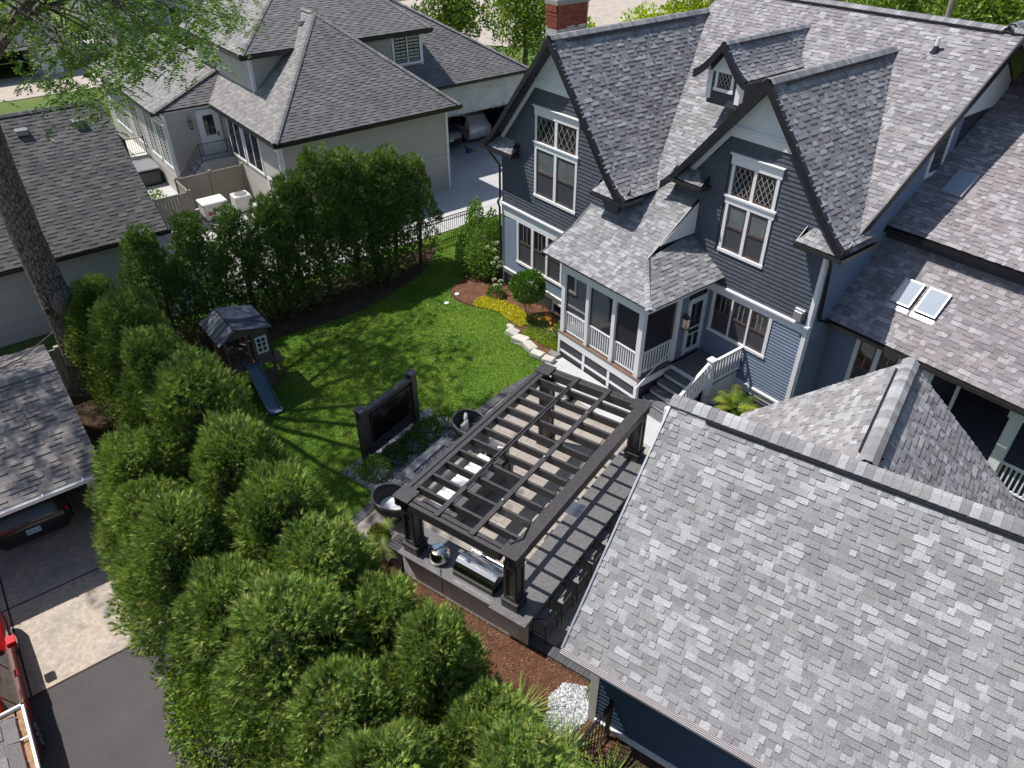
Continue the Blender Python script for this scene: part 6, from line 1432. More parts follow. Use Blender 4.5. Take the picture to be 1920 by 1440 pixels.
def inner(h, r, seed, pw=.62, k=.60, z0=.06):
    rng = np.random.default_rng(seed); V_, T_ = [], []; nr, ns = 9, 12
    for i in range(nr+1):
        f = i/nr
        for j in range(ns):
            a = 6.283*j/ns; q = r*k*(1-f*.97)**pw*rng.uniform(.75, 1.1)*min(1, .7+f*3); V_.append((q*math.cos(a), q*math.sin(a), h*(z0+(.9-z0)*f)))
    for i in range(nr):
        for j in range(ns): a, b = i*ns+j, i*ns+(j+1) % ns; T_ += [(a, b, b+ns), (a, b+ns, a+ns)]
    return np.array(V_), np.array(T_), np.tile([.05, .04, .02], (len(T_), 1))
def trunkmesh(h, r, seed, lean=.04, multi=1):
    m = MB(); rg = random.Random(seed)
    for k in range(multi):
        a = rg.random()*6.28; x, y = (math.cos(a)*r*1.5*(multi > 1), math.sin(a)*r*1.5*(multi > 1)); pts = []; 
        for i in range(7): f = i/6; pts.append((x*(1+f*2)+rg.uniform(-1, 1)*lean*f, y*(1+f*2)+rg.uniform(-1, 1)*lean*f, h*f))
        m.tube(pts, [r*(1-.75*i/6)*(1.25 if i == 0 else 1) for i in range(7)], 7)
        for i in range(8):
            z = h*rg.uniform(.15, .9); b = rg.random()*6.28; L = h*.16*(1-z/h*.6); m.tube([(x, y, z), (x+math.cos(b)*L, y+math.sin(b)*L, z+L*.7)], [r*.25, r*.08], 4, cap=False)
    return m
def mk_tree(label, F, at, crown, trunk, inn, name='arborvitae', cat_='tree', group=None, mat='needle', rz=0, sc=1):
    t = thing(name, label, cat_, F, at, rz, group)
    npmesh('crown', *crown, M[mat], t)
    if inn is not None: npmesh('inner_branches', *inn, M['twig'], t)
    if trunk is not None:
        tr = trunk.build('trunk', M['bark'], None, smooth=True); tr.parent = t; tr.matrix_parent_inverse = Matrix.Identity(4); tr.matrix_basis = Matrix.Identity(4)
    t.scale = (sc, sc, sc) if not isinstance(sc, tuple) else sc
    return t
protos = []
for k, (h, r, nc, ns_) in enumerate(((4.7, 1.75, 190, 62), (4.4, 1.7, 180, 62), (4.9, 1.8, 200, 62), (4.2, 1.65, 170, 62))):
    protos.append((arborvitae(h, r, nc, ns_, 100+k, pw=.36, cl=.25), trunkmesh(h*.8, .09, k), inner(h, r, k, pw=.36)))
openp = []
for k, (h, r) in enumerate(((5.6, 1.45), (4.8, 1.35), (6.1, 1.55))):
    openp.append((arborvitae(h, r, 125, 48, 200+k, CD, .17, .6, .42, .25), trunkmesh(h*.9, .075, 30+k, multi=2), None))
GA = 'arborvitae hedge between the lawn and the left drive'; GB = 'arborvitae row along the black fence'
FIRST = {}
def place(kind, idx, label, u, v, rz, sc, group):
    key = (kind, idx); crown, tr, inn = (protos if kind == 'A' else openp)[idx]
    if key not in FIRST: FIRST[key] = mk_tree(label, FH, (u, v, 0), crown, tr, inn, group=group, rz=rz, sc=sc); return FIRST[key]
    o = dup(FIRST[key], FH, (u, v, 0), rz, label, group); o.scale = (sc if isinstance(sc, tuple) else (sc,)*3); return o
rg = random.Random(21)
rowA = [(-2.6, -14.3, .86), (-1.2, -13.6, .9), (.2, -14.0, .95), (1.6, -13.6, .9), (3.1, -13.9, .98), (4.7, -13.6, .92), (6.2, -13.7, 1.0), (7.7, -13.5, .97), (9.1, -13.8, 1.0), (10.6, -13.6, 1.02), (12.1, -13.5, .95), (13.6, -13.0, .93), (15.1, -12.8, .88), (16.5, -12.7, .84), (17.9, -13.0, .9)]
rowB = [(6.6, -15.9, .86), (8.2, -16.1, .92), (9.9, -15.9, .95), (11.6, -15.6, .95), (13.3, -15.0, 1.0), (15.0, -14.9, .97), (16.6, -15.0, .95)]
posn = ['first', 'second', 'third', 'fourth', 'fifth', 'sixth', 'seventh', 'eighth', 'ninth', 'tenth', 'eleventh', 'twelfth', 'thirteenth', 'fourteenth', 'fifteenth']
rowA = [(u, v-(.38 if u < 12 else .30), s*(.93 if u < 4 or u > 12 else 1)) for u, v, s in rowA]
for i, (u, v, s) in enumerate(rowA): place('A', i % 4, '%s green arborvitae of the lawn side row, counting from the big trunk' % posn[i], u, v, rg.random()*6.28, (s*rg.uniform(.95, 1.05), s, s*rg.uniform(.92, 1.08)), GA)
for i, (u, v, s) in enumerate(rowB): place('A', (i+2) % 4, '%s arborvitae of the drive side row, counting from the open garage' % posn[i], u, v, rg.random()*6.28, (s, s*rg.uniform(.95, 1.05), s*rg.uniform(.88, 1.0)), GA)
rowC = [(-3.7, -1.9, 0, .88), (-3.9, -3.0, 0, .96), (-3.8, -4.0, 1, 1.12), (-3.9, -4.9, 0, 1.02), (-3.8, -6.0, 2, 1.0), (-3.9, -7.1, 1, 1.1), (-3.7, -8.2, 1, .98), (-3.9, -9.5, 1, .96), (-3.8, -11.0, 1, 1.0), (-3.7, -12.6, 1, .99)]
for i, (u, v, k, s) in enumerate(rowC): place('C', k, '%s dark slender arborvitae along the black fence, from the house end' % posn[i], u, v, rg.random()*6.28, (s*1.08, s*1.08, s), GB)
# low growth at the foot of the back row
def mound(P0, rx, ry, rz_, n, L, Wd, cols, seed, up=.4):
    rng = np.random.default_rng(seed); u = unit(rng.normal(size=(n, 3))); u[:, 2] = np.abs(u[:, 2]); nb = 14
    bc = unit(rng.normal(size=(nb, 3))); bc[:, 2] = np.abs(bc[:, 2]); k = 1+.16*np.max(np.maximum(u@bc.T-.75, 0)*4, axis=1, keepdims=True)
    p = u*np.array([rx, ry, rz_])*k*rng.uniform(.55, 1.05, (n, 1))**.6+np.array(P0); return leaves(p, u+[0, 0, up]+rng.normal(0, .5, (n, 3)), L, Wd, rng, cols)
def shrub(name, label, cat_, F, at, parts, mat='leaf', stems=6, sh=.5, group=None):
    t = thing(name, label, cat_, F, at, 0, group); npmesh('foliage', *cat(parts), M[mat], t)
    m = MB(); r_ = random.Random(int(at[0]*100))
    for k in range(stems): a = r_.random()*6.28; m.tube([(0, 0, 0), (math.cos(a)*sh*.35, math.sin(a)*sh*.35, sh)], [.018, .008], 4)
    if stems: o = m.build('stem', M['bark'], None, kind='stuff'); o.parent = t; o.matrix_basis = Matrix.Identity(4)
    return t
CB = np.array([(.16, .29, .045), (.21, .35, .06), (.12, .22, .04), (.26, .38, .09)]); CY = np.array([(.70, .62, .015), (.78, .68, .02), (.58, .56, .02), (.40, .48, .03)]); CG = np.array([(.09, .17, .03), (.12, .22, .045), (.16, .28, .06)])
# viburnum by the house corner (three uneven leaders)
pt = [mound((0, 0, .1), 1.05, 1.0, 2.0, 5200, .10, .06, CB, 1), mound((-.5, .1, 1.3), .42, .4, 1.6, 1300, .10, .06, CB, 2), mound((.45, .3, 1.2), .35, .35, 1.5, 1000, .10, .06, CB, 3), mound((.7, -.2, .3), .7, .7, 1.2, 1500, .10, .06, CB, 4)]
shrub('viburnum', 'tall light green leafy shrub by the left corner of the blue house', 'shrub', FH, (-1.55, .0, 0), pt, sh=2.2)
shrub('ball_shrub', 'bright green rounded shrub on a short stem below the ground floor windows', 'shrub', FH, (2.9, -1.0, 0), [mound((0, 0, 1.3), .62, .62, .62, 3000, .09, .055, np.array([(.09, .21, .02), (.12, .27, .03), (.06, .15, .02)]), 5), (lambda a: (a[0]*[1, 1, -1]+[0, 0, 2.6], a[1], a[2]))(mound((0, 0, 1.3), .58, .58, .45, 1800, .09, .055, CG, 6))], stems=3, sh=1.4)
CW = np.array([(.72, .74, .60), (.78, .78, .70), (.62, .68, .45)])
def flowers(cx, cy, cz, rx, n, seed, cols=CW, fr=.09):
    rng = np.random.default_rng(seed); out = []
    for k in range(n):
        c_ = np.array([cx, cy, cz])+rng.normal(0, 1, 3)*[rx*.6, rx*.6, rx*.35]; u = unit(rng.normal(size=(60, 3))); u[:, 2] = np.abs(u[:, 2]); out.append(leaves(c_+u*fr*.8, u, .04, .04, rng, cols))
    return out
shrub('hydrangea', 'white flowering hydrangea against the house corner downspout', 'shrub', FH, (-.75, .35, 0), [mound((0, 0, 0), .75, .7, 1.25, 2200, .12, .08, CG, 7)]+flowers(.1, -.1, 1.35, .6, 22, 8)+flowers(.4, -.3, .9, .4, 9, 9), sh=1.0)
shrub('hydrangea', 'small hydrangea with three white blooms alone in the brown mulch', 'shrub', FH, (.75, -.95, 0), [mound((0, 0, 0), .34, .34, .45, 500, .09, .06, CG, 10)]+flowers(0, 0, .5, .28, 5, 11), stems=3, sh=.4)
# yellow carpet
def carpet(name, label, poly, n, hgt, cols, F, seed, L=.045, Wd=.035, catn='ground cover'):
    rng = np.random.default_rng(seed); P = np.array(poly); lo, hi = P.min(0), P.max(0); q = rng.uniform(lo, hi, (n, 2)); inside = np.zeros(n, bool); j = len(P)-1
    for i in range(len(P)):
        c_ = ((P[i, 1] > q[:, 1]) != (P[j, 1] > q[:, 1])) & (q[:, 0] < (P[j, 0]-P[i, 0])*(q[:, 1]-P[i, 1])/(P[j, 1]-P[i, 1]+1e-12)+P[i, 0]); inside ^= c_; j = i
    q = q[inside]; m_ = len(q); z = rng.uniform(.01, hgt, m_); o = npmesh(name, *leaves(np.column_stack([q, z+.02]), rng.normal(0, .7, (m_, 3))+[0, 0, .6], L, Wd, rng, cols), M['leaf'], F=F, kind='stuff'); tag(o, label, catn); return o
carpet('yellow_creeper', 'yellow creeping ground cover curving along the lawn beside the mulch', smooth([(.75, -2.15), (.5, -1.45), (1.4, -1.0), (2.2, -.85), (3.1, -1.1), (3.3, -1.7), (2.5, -1.75), (1.8, -1.7), (1.2, -2.05)], 3), 9000, .09, CY, FH, 12)
carpet('yellow_creeper_patch', 'patch of yellow green creeper above the white boulders', smooth([(3.6, -1.5), (4.2, -1.1), (5.3, -1.2), (5.5, -1.7), (4.6, -1.85), (3.8, -1.95)], 3), 5000, .10, np.array([(.30, .40, .03), (.38, .44, .04), (.22, .33, .03)]), FH, 13)
def strap(F, at, label, name, n, L, cols, seed, w_=.022, fl=0, fcol=None, cat_='plant', h=.5, group=None):
    """clump of arching strap leaves"""
    rng = np.random.default_rng(seed); V_, T_, C_ = [], [], []
    for k in range(n):
        a = rng.random()*6.283; l = L*rng.uniform(.6, 1.15); e = rng.uniform(.5, 1.3); p = np.array([math.cos(a)*.05, math.sin(a)*.05, .0])*rng.uniform(0, 2); d = np.array([math.cos(a), math.sin(a)]); sd = np.array([-d[1], d[0], 0]); b = len(V_); ns = 5
        for i in range(ns+1):
            f = i/ns; r_ = l*(f*math.cos(e)+.35*f*f); z = l*(f*math.sin(e)*1.1-.75*f*f*math.sin(e)*.9); q = p+np.array([d[0]*r_, d[1]*r_, max(z, .02)]); ww = w_*(1-f)**.6*(.6+.8*f if f < .5 else 1); V_ += [q-sd*ww/2, q+sd*ww/2]
        c_ = cols[rng.integers(len(cols))]*rng.uniform(.8, 1.2)
        for i in range(ns): T_ += [(b+2*i, b+2*i+1, b+2*i+3), (b+2*i, b+2*i+3, b+2*i+2)]; C_ += [c_, c_]
    parts = [(np.array(V_), np.array(T_), np.array(C_))]
    for k in range(fl):
        c_ = np.array([rng.normal(0, L*.35), rng.normal(0, L*.35), h*rng.uniform(.9, 1.2)]); u = unit(rng.normal(size=(9, 3))); u[:, 2] = np.abs(u[:, 2]); parts.append(leaves(np.tile(c_, (9, 1)), u, .09, .05, rng, fcol))
    t = thing(name, label, cat_, F, at, rng.random()*6, group); npmesh('leaves', *cat(parts), M['leaf'], t); return t
CL = np.array([(.13, .22, .025), (.18, .28, .035), (.09, .17, .02), (.24, .31, .05)])
ORG_ = np.array([(.75, .30, .03), (.80, .42, .06)])
for i, (u, v) in enumerate(((3.6, -1.25), (4.1, -.8), (4.5, -1.2), (3.4, -.75))): strap(FH, (u, v, .02), 'orange day lily clump below the basement windows, %s from the round shrub' % posn[i], 'day_lily', 90, .55, CG, 60+i, fl=6, fcol=ORG_, group='orange day lilies by the house')
shrub('bronze_shrub', 'dark reddish low shrub by the porch skirting', 'shrub', FH, (5.2, -.8, 0), [mound((0, 0, 0), .4, .4, .45, 900, .08, .05, np.array([(.08, .03, .03), (.12, .05, .04), (.10, .14, .03)]), 14)], stems=0)
for i, (u, v) in enumerate(((1.15, -1.6), (1.75, -2.0), (2.35, -1.75), (1.3, -2.35), (2.05, -2.65), (2.9, -2.7), (1.6, -3.1), (2.5, -3.4), (3.4, -1.9), (3.9, -2.4))):
    strap(FP, (u, v, .0), 'green day lily clump by the blue garage fence, %s from the gravel' % posn[i], 'day_lily', 170, .85, CL, 80+i, w_=.03, group='day lilies at the blue garage corner')
shrub('small_herb', 'small bright green herb at the garage downspout', 'plant', FP, (2.18, -.15, 0), [mound((0, 0, 0), .12, .3, .22, 500, .04, .03, CB, 15)], stems=0)
# television bed shrubs
for i, (u, v, s, cc) in enumerate(((-6.55, 2.35, .42, CB), (-6.5, 3.1, .36, CG), (-6.45, 3.85, .40, CG), (-6.45, 4.55, .42, CG), (-6.35, 5.35, .42, CB))):
    shrub('bed_shrub', 'rounded green shrub in the gravel bed, %s from the near end of the television wall' % posn[i], 'shrub', FP, (u, v, 0), [mound((0, 0, 0), s, s, s*1.25, 1500, .07, .04, cc, 20+i)], stems=3, sh=.3, group='shrubs in the gravel bed')
strap(FP, (-6.95, 2.15, 0), 'grassy tuft at the near post of the television wall', 'grass_tuft', 120, .45, CG, 99, w_=.014)
# planter with young palm
pl_ = thing('square_planter', 'dark square planter on the patio left of the corner post', 'planter', FP, (-4.45, .25, 0)); m = MB(); m.mesh([(-4.62, .08, .045), (-4.28, .08, .045), (-4.28, .42, .045), (-4.62, .42, .045), (-4.68, .02, .48), (-4.22, .02, .48), (-4.22, .48, .48), (-4.68, .48, .48)], [(0, 3, 2, 1), (0, 1, 5, 4), (1, 2, 6, 5), (2, 3, 7, 6), (3, 0, 4, 7)]); m.build('pot', M['fascia'], pl_)
B('potting_soil', M['soil'], pl_, (-4.64, -4.26, .06, .44, .42, .45))
def palm(F, at, label, n, L, cols, seed, h0=.1, name='palm'):
    rng = np.random.default_rng(seed); V_, T_, C_ = [], [], []
    for k in range(n):
        a = rng.random()*6.283; e = rng.uniform(.55, 1.35); l = L*rng.uniform(.7, 1.1); d = np.array([math.cos(a), math.sin(a), 0]); c0 = cols[rng.integers(len(cols))]
        for i in range(16):
            f = .25+.75*i/16; r_ = l*(f*math.cos(e)+.3*f*f); z = h0+l*(f*math.sin(e)*1.1-.55*f*f); p = np.array([d[0]*r_, d[1]*r_, z]); tang = d*math.cos(e)+np.array([0, 0, math.sin(e)-f]); sd = np.array([-d[1], d[0], 0])
            for sg in (-1, 1):
                q = p+(sd*sg*.8+tang*.5+np.array([0, 0, -.15]))*l*.28*(1-.5*abs(f-.5)); b = len(V_); V_ += [p-tang*.015, p+tang*.015, q]; T_.append((b, b+1, b+2)); C_.append(c0*rng.uniform(.8, 1.2))
    t = thing(name, label, 'plant', F, at); npmesh('fronds', np.array(V_), np.array(T_), np.array(C_), M['leaf'], t); return t
palm(FP, (-4.45, .25, .45), 'feathery young palm with leafy underplanting in the square planter', 11, .85, np.array([(.30, .40, .08), (.22, .34, .06), (.36, .44, .12)]), 5)
shrub('underplanting', 'variegated leaves spilling over the square planter', 'plant', FP, (-4.45, .25, .42), [mound((0, 0, 0), .25, .25, .4, 900, .07, .04, np.array([(.10, .18, .03), (.22, .28, .06), (.30, .30, .05)]), 31)], stems=0)
pp = thing('dark_bowl_planter', 'dark pot below the porch railing holding the fan palm', 'planter', FH, (12.1, -.15, 0)); m = MB(); m.lathe([(.3, 0), (.42, .6), (.38, .62), (.34, .5)], 16, (12.1, -.15, 0)); m.build('pot', M['fascia'], pp, smooth=True)
palm(FH, (12.1, -.15, .6), 'yellow green fan palm beside the stair railing', 26, .95, np.array([(.34, .40, .04), (.24, .34, .04), (.42, .42, .06), (.14, .24, .03)]), 6)
strap(FH, (12.85, -.35, .35), 'red and pink bromeliads in front of the blue wall', 'bromeliad', 60, .4, np.array([(.6, .03, .06), (.7, .25, .22), (.45, .02, .05), (.75, .5, .45)]), 7, w_=.06)
shrub('low_greens', 'dark green leaves below the fan palm', 'plant', FH, (12.45, -.7, 0), [mound((0, 0, 0), .55, .4, .6, 1200, .09, .06, CG, 33)], stems=0)
for i, (u, v) in enumerate(((11.75, -1.1), (11.6, -.55))):
    pt_ = thing('steel_bollard_light', 'round dark path lamp by the stairs, %s one' % ('nearer' if i == 0 else 'farther'), 'lamp', FH, (u, v, 0)); m = MB(); m.lathe([(.0, 0), (.2, 0), (.24, .5), (.25, .62), (.18, .66), (0, .66)], 18, (u, v, 0)); m.build('shade', M['gutter'], pt_, smooth=True); m = MB(); m.tube([(u, v, 0), (u, v, .3)], .03); m.build('stem', M['black_metal'], pt_)
# boulders
bm_ = toned('limestone_boulder', grain=.15, gscale=12, bump=.6, blotch=.15)
bs_ = [(3.55, -2.25, .34), (4.15, -2.35, .38), (4.75, -2.35, .36), (5.25, -2.45, .30), (5.75, -2.35, .28), (5.6, -1.95, .26), (3.1, -2.0, .2)]
for i, (u, v, s) in enumerate(bs_):
    r_ = random.Random(70+i); m = MB(); vs = []
    for k in range(8):
        x, y, z = ((k & 1)*2-1), ((k >> 1 & 1)*2-1), ((k >> 2 & 1)); vs.append((x*s*r_.uniform(.7, 1), y*s*.62*r_.uniform(.7, 1), z*s*.75*r_.uniform(.8, 1.1)))
    f = r_.uniform(.85, 1.05) if i != 5 else .4; m.mesh(vs, [(0, 2, 3, 1), (4, 5, 7, 6), (0, 1, 5, 4), (1, 3, 7, 5), (3, 2, 6, 7), (2, 0, 4, 6)], (.52*f, .50*f, .45*f)); o = m.build('boulder', bm_, None, bevel=.05)
    o.matrix_world = FH @ Matrix.Translation((u, v, 0)) @ Matrix.Rotation(r_.uniform(-.3, .3), 4, 'Z'); o.modifiers['bevel'].segments = 3
    tag(o, '%s boulder of the pale stone edging, counting towards the porch' % posn[i] if i < 6 else 'small pale boulder at the lawn tip of the stone edging', 'boulder', 'pale boulders edging the bed')
for (u, v), lb in (((-.35, -2.15), 'round white ground light in the brown mulch'), ((-.0, -2.9), 'round white sprinkler lid in the lawn')):
    m = MB(); m.lathe([(0, .03), (.09, .03), (.1, .0)], 14, (0, 0, 0)); o = m.build('ground_light', M['white'], None); o.matrix_world = FH @ Matrix.Translation((u, v, .03)); tag(o, lb, 'ground light')
# broadleaf shrub on the drive edge
shrub('privet', 'yellow green broad leaved shrub at the asphalt edge under the arborvitae', 'shrub', FH, (12.0, -16.2, 0), [mound((0, 0, 0), 1.5, 1.15, 1.9, 9000, .085, .05, np.array([(.20, .30, .03), (.28, .36, .04), (.12, .22, .03), (.07, .14, .02)]), 36)], sh=1.2)
for i, (u, v, s) in enumerate(((-14.6, -8.9, .45), (-15.6, -9.6, .4), (-16.6, -9.2, .5))): shrub('perennial', 'leafy perennial inside the tan fence corner, %s' % ('nearest the gate' if i == 0 else 'beside the dark roof edge' if i == 1 else 'tallest one by the spa'), 'plant', FH, (u, v, 0), [mound((0, 0, 0), s, s, s*(1.3+i*.5), 700, .10, .06, CB, 40+i)], stems=0)
# leaf litter
rngL = np.random.default_rng(77); n = 26000; q = np.column_stack([rngL.uniform(-4.8, 20, n), rngL.uniform(-17.2, -11.8, n), np.full(n, .01)]); 
o = npmesh('fallen_leaves', *leaves(q, rngL.normal(0, 1, (n, 3))*[1, 1, .25]+[0, 0, .1], .05, .03, rngL, np.array([(.22, .13, .08), (.30, .20, .13), (.14, .08, .05), (.10, .15, .03)])), M['leaf'], F=FH, kind='stuff'); tag(o, 'brown fallen leaves and chips on the soil under the hedges', 'leaf litter')
n = 30000; pz_ = np.array([H2P(u, v) for u, v in ((0, 0),)]); a_ = rngL.uniform(-6.0, 3.2, n); b_ = rngL.uniform(-3.2, 0, n); q = np.column_stack([a_, b_, np.full(n, .018)])
o = npmesh('mulch_chips', *leaves(q, rngL.normal(0, 1, (n, 3))*[1, 1, .3], .05, .014, rngL, np.array([(.22, .10, .06), (.30, .15, .09), (.16, .07, .04), (.40, .28, .2)])), M['leaf'], F=FP, kind='stuff'); tag(o, 'brown bark mulch chips between the counter wall and the hedge', 'mulch')
# lawn blades
def lawn_blades(poly, n, F, seed, name, label, z0=.014):
    rng = np.random.default_rng(seed); P = np.array(poly); lo, hi = P.min(0), P.max(0); q = rng.uniform(lo, hi, (n, 2)); inside = np.zeros(len(q), bool); j = len(P)-1
    for i in range(len(P)): inside ^= ((P[i, 1] > q[:, 1]) != (P[j, 1] > q[:, 1])) & (q[:, 0] < (P[j, 0]-P[i, 0])*(q[:, 1]-P[i, 1])/(P[j, 1]-P[i, 1]+1e-12)+P[i, 0]); j = i
    q = q[inside]; n = len(q); d = unit(rng.normal(0, .8, (n, 3))+[0, 0, .9]); p = np.column_stack([q, np.full(n, z0)]); w_ = unit(np.cross(d, rng.normal(size=(n, 3))))*.011; l = rng.uniform(.03, .07, (n, 1))
    V_ = np.stack([p-w_, p+w_, p+d*l], 1).reshape(-1, 3); T_ = np.arange(n*3).reshape(-1, 3)
    s = np.sin(q[:, 0]*1.3+np.sin(q[:, 1]*.9)*2)+np.sin(q[:, 1]*2.1+q[:, 0]*.7)+np.sin(q[:, 0]*4.1)*.5*np.sin(q[:, 1]*3.7); k = np.clip(.5+s[:, None]*.22+rng.normal(0, .22, (n, 1)), 0, 1)
    C_ = np.array([.08, .185, .016])*(1-k)+np.array([.22, .31, .03])*k; bare = (np.sin(q[:, 0]*3.3+1)*np.sin(q[:, 1]*2.9+2) > .93)
    C_[bare] = np.array([.30, .24, .12]); C_ *= rng.uniform(.75, 1.25, (n, 1)); o = npmesh(name, V_, T_, C_, M['leaf'], F=F, kind='stuff'); tag(o, label, 'grass')
lawn_blades(LAWN, 330000, FH, 5, 'lawn_grass', 'short green lawn grass between the hedges and the patio')
lawn_blades([(-5.7, -13), (-4.9, -13), (-4.9, 1.8), (-.2, 1.8), (-.2, 12), (-5.6, 12)], 60000, FH, 6, 'verge_grass', 'strip of green grass outside the black fence')
# ------------------------------------------------------------------ the big trunk and its crown
TB = (-3.25, -15.65); twx = FH @ V3((TB[0], TB[1], 0))
big = thing('locust_tree', 'tall mature tree with a thick ridged trunk and high feathery crown at the left edge', 'tree', FW, (twx.x, twx.y, 0))
m = MB(); n_ = 26; rings = 60; rg = random.Random(3); vs = []
for i in range(rings+1):
    z = 12.5*i/rings; r0 = .50+.42*math.exp(-z*1.6)-.012*z
    for k in range(n_):
        a = 6.283*k/n_; rd = r0*(1+.05*math.sin(a*3+z*.5)+.035*math.sin(a*9+z*1.3+math.sin(z*2)*1.2))+rg.uniform(-.012, .012); vs.append((rd*math.cos(a)+.04*math.sin(z*.8), rd*math.sin(a), z))
m.mesh(vs, [(i*n_+k, i*n_+(k+1) % n_, (i+1)*n_+(k+1) % n_, (i+1)*n_+k) for i in range(rings) for k in range(n_)])
def bark_mat():
    m_, t, b = newmat('furrowed_bark'); v = worldpos(t); mp = t.nodes.new('ShaderNodeMapping'); mp.inputs['Scale'].default_value = (1, 1, .28); t.links.new(v, mp.inputs['Vector'])
    vo = t.nodes.new('ShaderNodeTexVoronoi'); vo.inputs['Scale'].default_value = 16; vo.feature = 'DISTANCE_TO_EDGE'; t.links.new(mp.outputs[0], vo.inputs['Vector']); nz = noise(t, 18, 4, .7, mp.outputs[0])
    r = ramp(t, vo.outputs['Distance'], [(.02, (.035, .026, .02)), (.18, (.19, .15, .12)), (.5, (.26, .21, .17))]); r2 = ramp(t, nz.outputs[0], [(.3, (.7,)*3), (.7, (1.25,)*3)]); c = mixc(t, r.outputs[0], r2.outputs[0], 1.0, 'MULTIPLY'); t.links.new(c, b.inputs['Base Color']); b.inputs['Roughness'].default_value = .95
    bp = N(t, 'ShaderNodeBump', Strength=1.0, Distance=.03); t.links.new(vo.outputs['Distance'], bp.inputs['Height']); t.links.new(bp.outputs[0], b.inputs['Normal']); return m_
BK = bark_mat(); o = m.build('trunk', BK, None, smooth=True); o.parent = big; o.matrix_basis = Matrix.Identity(4); trunk_ob = o
m = MB(); q0 = V3((.18, -.42, 3.4)); m.tube([V3((.1, -.15, 3.0)), V3((.42, -.3, 3.35)), V3((.62, -.38, 3.75))], [.34, .30, .25], 12); o = m.build('cut_limb', BK, None, smooth=True); o.parent = big; o.matrix_basis = Matrix.Identity(4)
m = MB(); m.lathe([(.15, 0), (.13, .05), (.08, .03), (.0, -.02)], 12); o = m.build('branch_scar', M['twig'], None, smooth=True); o.parent = big; o.matrix_basis = Matrix.Translation((.0, -.50, 3.1)) @ Matrix.Rotation(R(90), 4, 'X')
LC = np.array([(.08, .17, .025), (.12, .23, .03), (.17, .28, .04), (.21, .32, .05), (.06, .12, .02)])
def okp(p):
    q = pix(p)
    if q is None: return True
    x, y, d = q
    if x < -25 or y < -25 or x > 1960: return True
    if y > 235 or x > 445: return False
    lim = 255-.42*abs(x-190) if x < 230 else 235-(x-230)*.9 if x < 330 else 140-(x-330)*.75
    if x < 60: lim = 110
    return y < lim*rg.uniform(.75, 1.05)
rng = np.random.default_rng(9); rg = random.Random(12)
tips = []; tries = 0; lim_ = MB()
T0 = V3((twx.x, twx.y, 0))
while len(tips) < 300 and tries < 9000:
    tries += 1; a = rg.random()*6.283; el = rg.uniform(-.35, 1.3); rr_ = rg.uniform(.35, 1)**.6
    p = T0+V3((math.cos(a)*math.cos(el)*8.0*rr_, math.sin(a)*math.cos(el)*7.0*rr_, 12.2+math.sin(el)*4.6*rr_))
    if okp(p) and okp(p+V3((.4, 0, -.4))) and okp(p+V3((0, -.3, -.5))): tips.append(p)
more = 0; tries = 0
while more < 48 and tries < 60000:      # the low boughs that reach out to the right of the trunk
    tries += 1; p = T0+V3((rg.uniform(1, 9.5), rg.uniform(-5, 9), rg.uniform(8.2, 11.6))); q = pix(p)
    if q and 0 < q[0] < 470 and -20 < q[1] < 250 and okp(p): tips.append(p); more += 1
parts = []
for p in tips:
    k = 17; c_ = np.array([p.x-T0.x, p.y-T0.y, p.z])
    for _ in range(k):
        o_ = c_+rng.normal(0, .42, 3)*[1, 1, .5]; a = rng.random()*6.283; d = np.array([math.cos(a), math.sin(a), -.35]); nl = 16; f = np.repeat(np.linspace(.1, 1, nl//2), 2); sg = np.tile([-1, 1], nl//2)
        ax = o_+d*f[:, None]*.36-np.array([0, 0, .12])*(f**2)[:, None]; sd = np.array([-d[1], d[0], -.1]); parts.append(leaves(ax, sd*sg[:, None]+d*.5+rng.normal(0, .12, (nl, 3)), .11, .042, rng, LC, .12))
crown_v = cat(parts); o = npmesh('crown', *crown_v, M['leaf'], big)
m = MB()
rg2 = random.Random(4)
def limb(a, b, r0, r1, n=6):
    a = V3(a); b = V3(b); pts = []; 
    for i in range(n+1): f = i/n; q = a.lerp(b, f); q += V3((0, 0, 1))*math.sin(f*3.14)*(b-a).length*.06; q += V3((rg2.uniform(-1, 1), rg2.uniform(-1, 1), rg2.uniform(-1, 1)))*.05*(b-a).length*.3; pts.append(q-T0)
    m.tube(pts, [r0+(r1-r0)*i/n for i in range(n+1)], 7)
hub = T0+V3((0, 0, 10.4)); order = sorted(tips, key=lambda p: math.atan2(p.y-T0.y, p.x-T0.x)); mains = []
for k in range(14):
    seg = order[k*len(order)//14:(k+1)*len(order)//14]
    if not seg: continue
    c_ = sum(seg, V3())/len(seg); c_ = hub.lerp(c_, .75); limb(hub+V3((0, 0, rg2.uniform(-1.5, 1.5))), c_, .15, .07)
    for p in seg:
        if rg2.random() < .5: limb(c_, p, .035, .01, 4)
o = m.build('limbs', BK, None, smooth=True, kind='stuff'); o.parent = big; o.matrix_basis = Matrix.Identity(4)
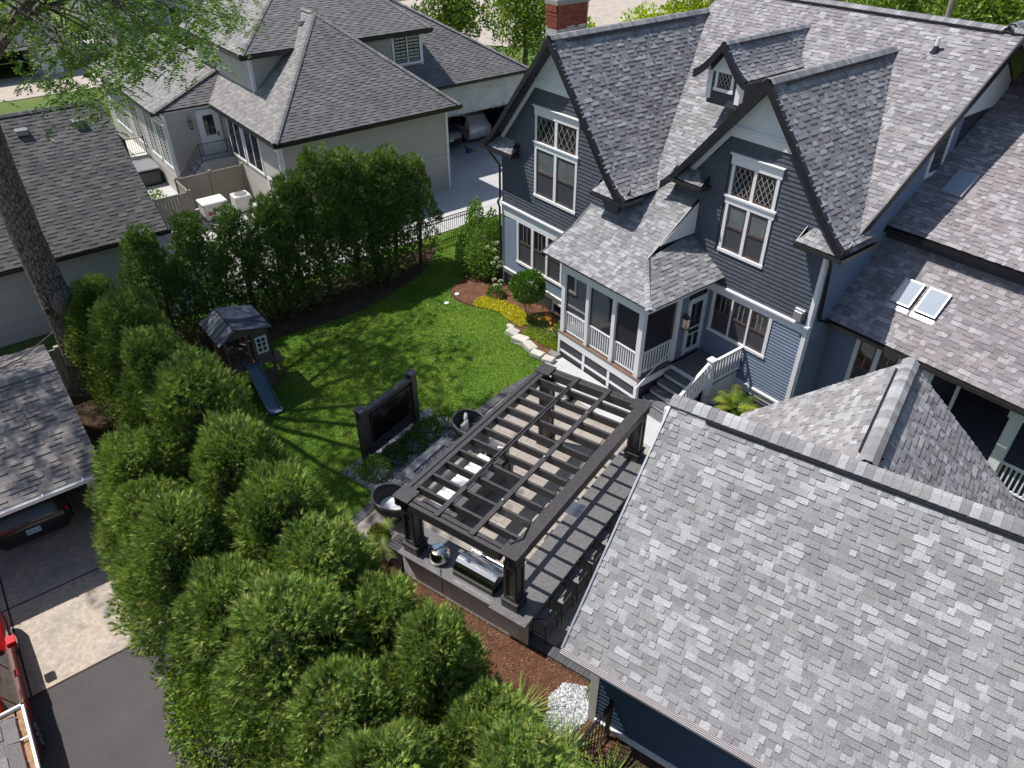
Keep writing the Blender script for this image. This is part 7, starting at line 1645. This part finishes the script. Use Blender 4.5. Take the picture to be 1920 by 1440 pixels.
# ------------------------------------------------------------------ trees and thickets beyond the roofs
def round_tree(label, F, at, h, r, n, cols, seed, L=.22, name='leafy_tree', crown_z=.6, group=None, trunk=True):
    rng = np.random.default_rng(seed); nb = 34; bc = unit(rng.normal(size=(nb, 3)))*np.array([r, r, h*(1-crown_z)*1.05])*rng.uniform(.35, .85, (nb, 1)); parts = []
    for c_ in bc:
        u = unit(rng.normal(size=(n//nb, 3))); p = c_+u*r*.36*rng.uniform(.6, 1.05, (n//nb, 1))+[0, 0, h*crown_z]; parts.append(leaves(p, u+[0, 0, .3]+rng.normal(0, .5, u.shape), L, L*.62, rng, cols*rng.uniform(.75, 1.25)))
    t = thing(name, label, 'tree', F, at, 0, group); npmesh('crown', *cat(parts), M['leaf'], t)
    if trunk: tr = trunkmesh(h*.9, .16*r/2, seed, .3).build('trunk', M['bark'], None, smooth=True); tr.parent = t; tr.matrix_basis = Matrix.Identity(4)
    return t
CT = np.array([(.34, .46, .015), (.44, .54, .02), (.24, .36, .02), (.52, .58, .04)]); CT2 = np.array([(.12, .20, .025), (.17, .26, .03), (.22, .31, .04)])
round_tree('bright yellow green tree behind the brick chimney', FH, (-17, 19.5, 0), 5.6, 2.5, 9000, CT, 301)
round_tree('yellow green tree left of the chimney, nearer the neighbour garage', FH, (-14.5, 15.8, 0), 4.2, 1.9, 6500, CT, 302)
round_tree('lime green tree between the chimney and the left gable ridge', FH, (-12.5, 21.5, 0), 6.8, 2.6, 9000, CT, 303)
round_tree('green street tree above the left gable ridge', FH, (-14, 29, 0), 8.5, 3.2, 9000, CT*.8, 304, L=.26)
round_tree('darker green tree over the far pale street', FH, (-26, 22, 0), 7.5, 3.2, 8000, CT2, 305, L=.26)
round_tree('dark green tree right at the top behind the neighbour roof', FH, (-29, 16.5, 0), 8, 3, 7000, CT2, 306, L=.26)
for i, (u, v, h_) in enumerate(((-3, 33, 8), (1, 34, 9), (4.5, 34.5, 8.5), (8.5, 36, 8), (13, 33, 8.5), (-6, 31, 7.5))):
    round_tree('dark green tree behind the long ridge, %s from the left' % posn[i], FH, (u, v, 0), h_+1, 3.4, 8500, CT2, 310+i, L=.26, group='trees behind the main ridge')
round_tree('rounded green tree past the right end of the main ridge', FH, (14.8, 19.5, 0), 9.5, 3.3, 12000, CT2*1.2, 320, L=.2)
round_tree('bright green tree top above the right gable rake', FH, (18.5, 20.5, 0), 9.0, 3.0, 9000, CT*.7, 321, L=.2)
for i, (u, v, h_, c_) in enumerate(((-69, -9.5, 4, CT), (-63, -5.5, 3, CT2), (-60, -3, 2.2, CT2), (-82, 2, 6, CT), (-86, -8, 7, CT*.8), (-58, 14, 6, CT2), (-84, -16, 6, CT2))):
    round_tree('far garden tree or bush beyond the far drive, %s in the upper left corner' % posn[i], FH, (u, v, 0), h_, h_*.42, 2600, c_, 330+i, L=.3, group='far garden trees', trunk=False)
shrub('side_bush', 'green bush at the far corner of the neighbour house by the lawn strip', 'shrub', FH, (-32.5, -7.2, 0), [mound((0, 0, 0), .9, .9, 1.3, 900, .14, .09, CB, 50)], stems=0)
tp = thing('tripod_sprinkler', 'small tripod sprinkler on the far lawn strip', 'sprinkler', FH, (-41.5, -8.8, 0)); m = MB()
for k in range(3): a = k*2.09; m.tube([(-41.5, -8.8, .9), (-41.5+.35*math.cos(a), -8.8+.35*math.sin(a), 0)], .02, 5)
m.build('tripod_leg', M['grey_metal'], tp, kind='stuff'); m = MB(); m.tube([(-41.7, -8.8, .95), (-41.3, -8.8, .95)], .03, 6); m.build('sprinkler_head', M['grey_metal'], tp)
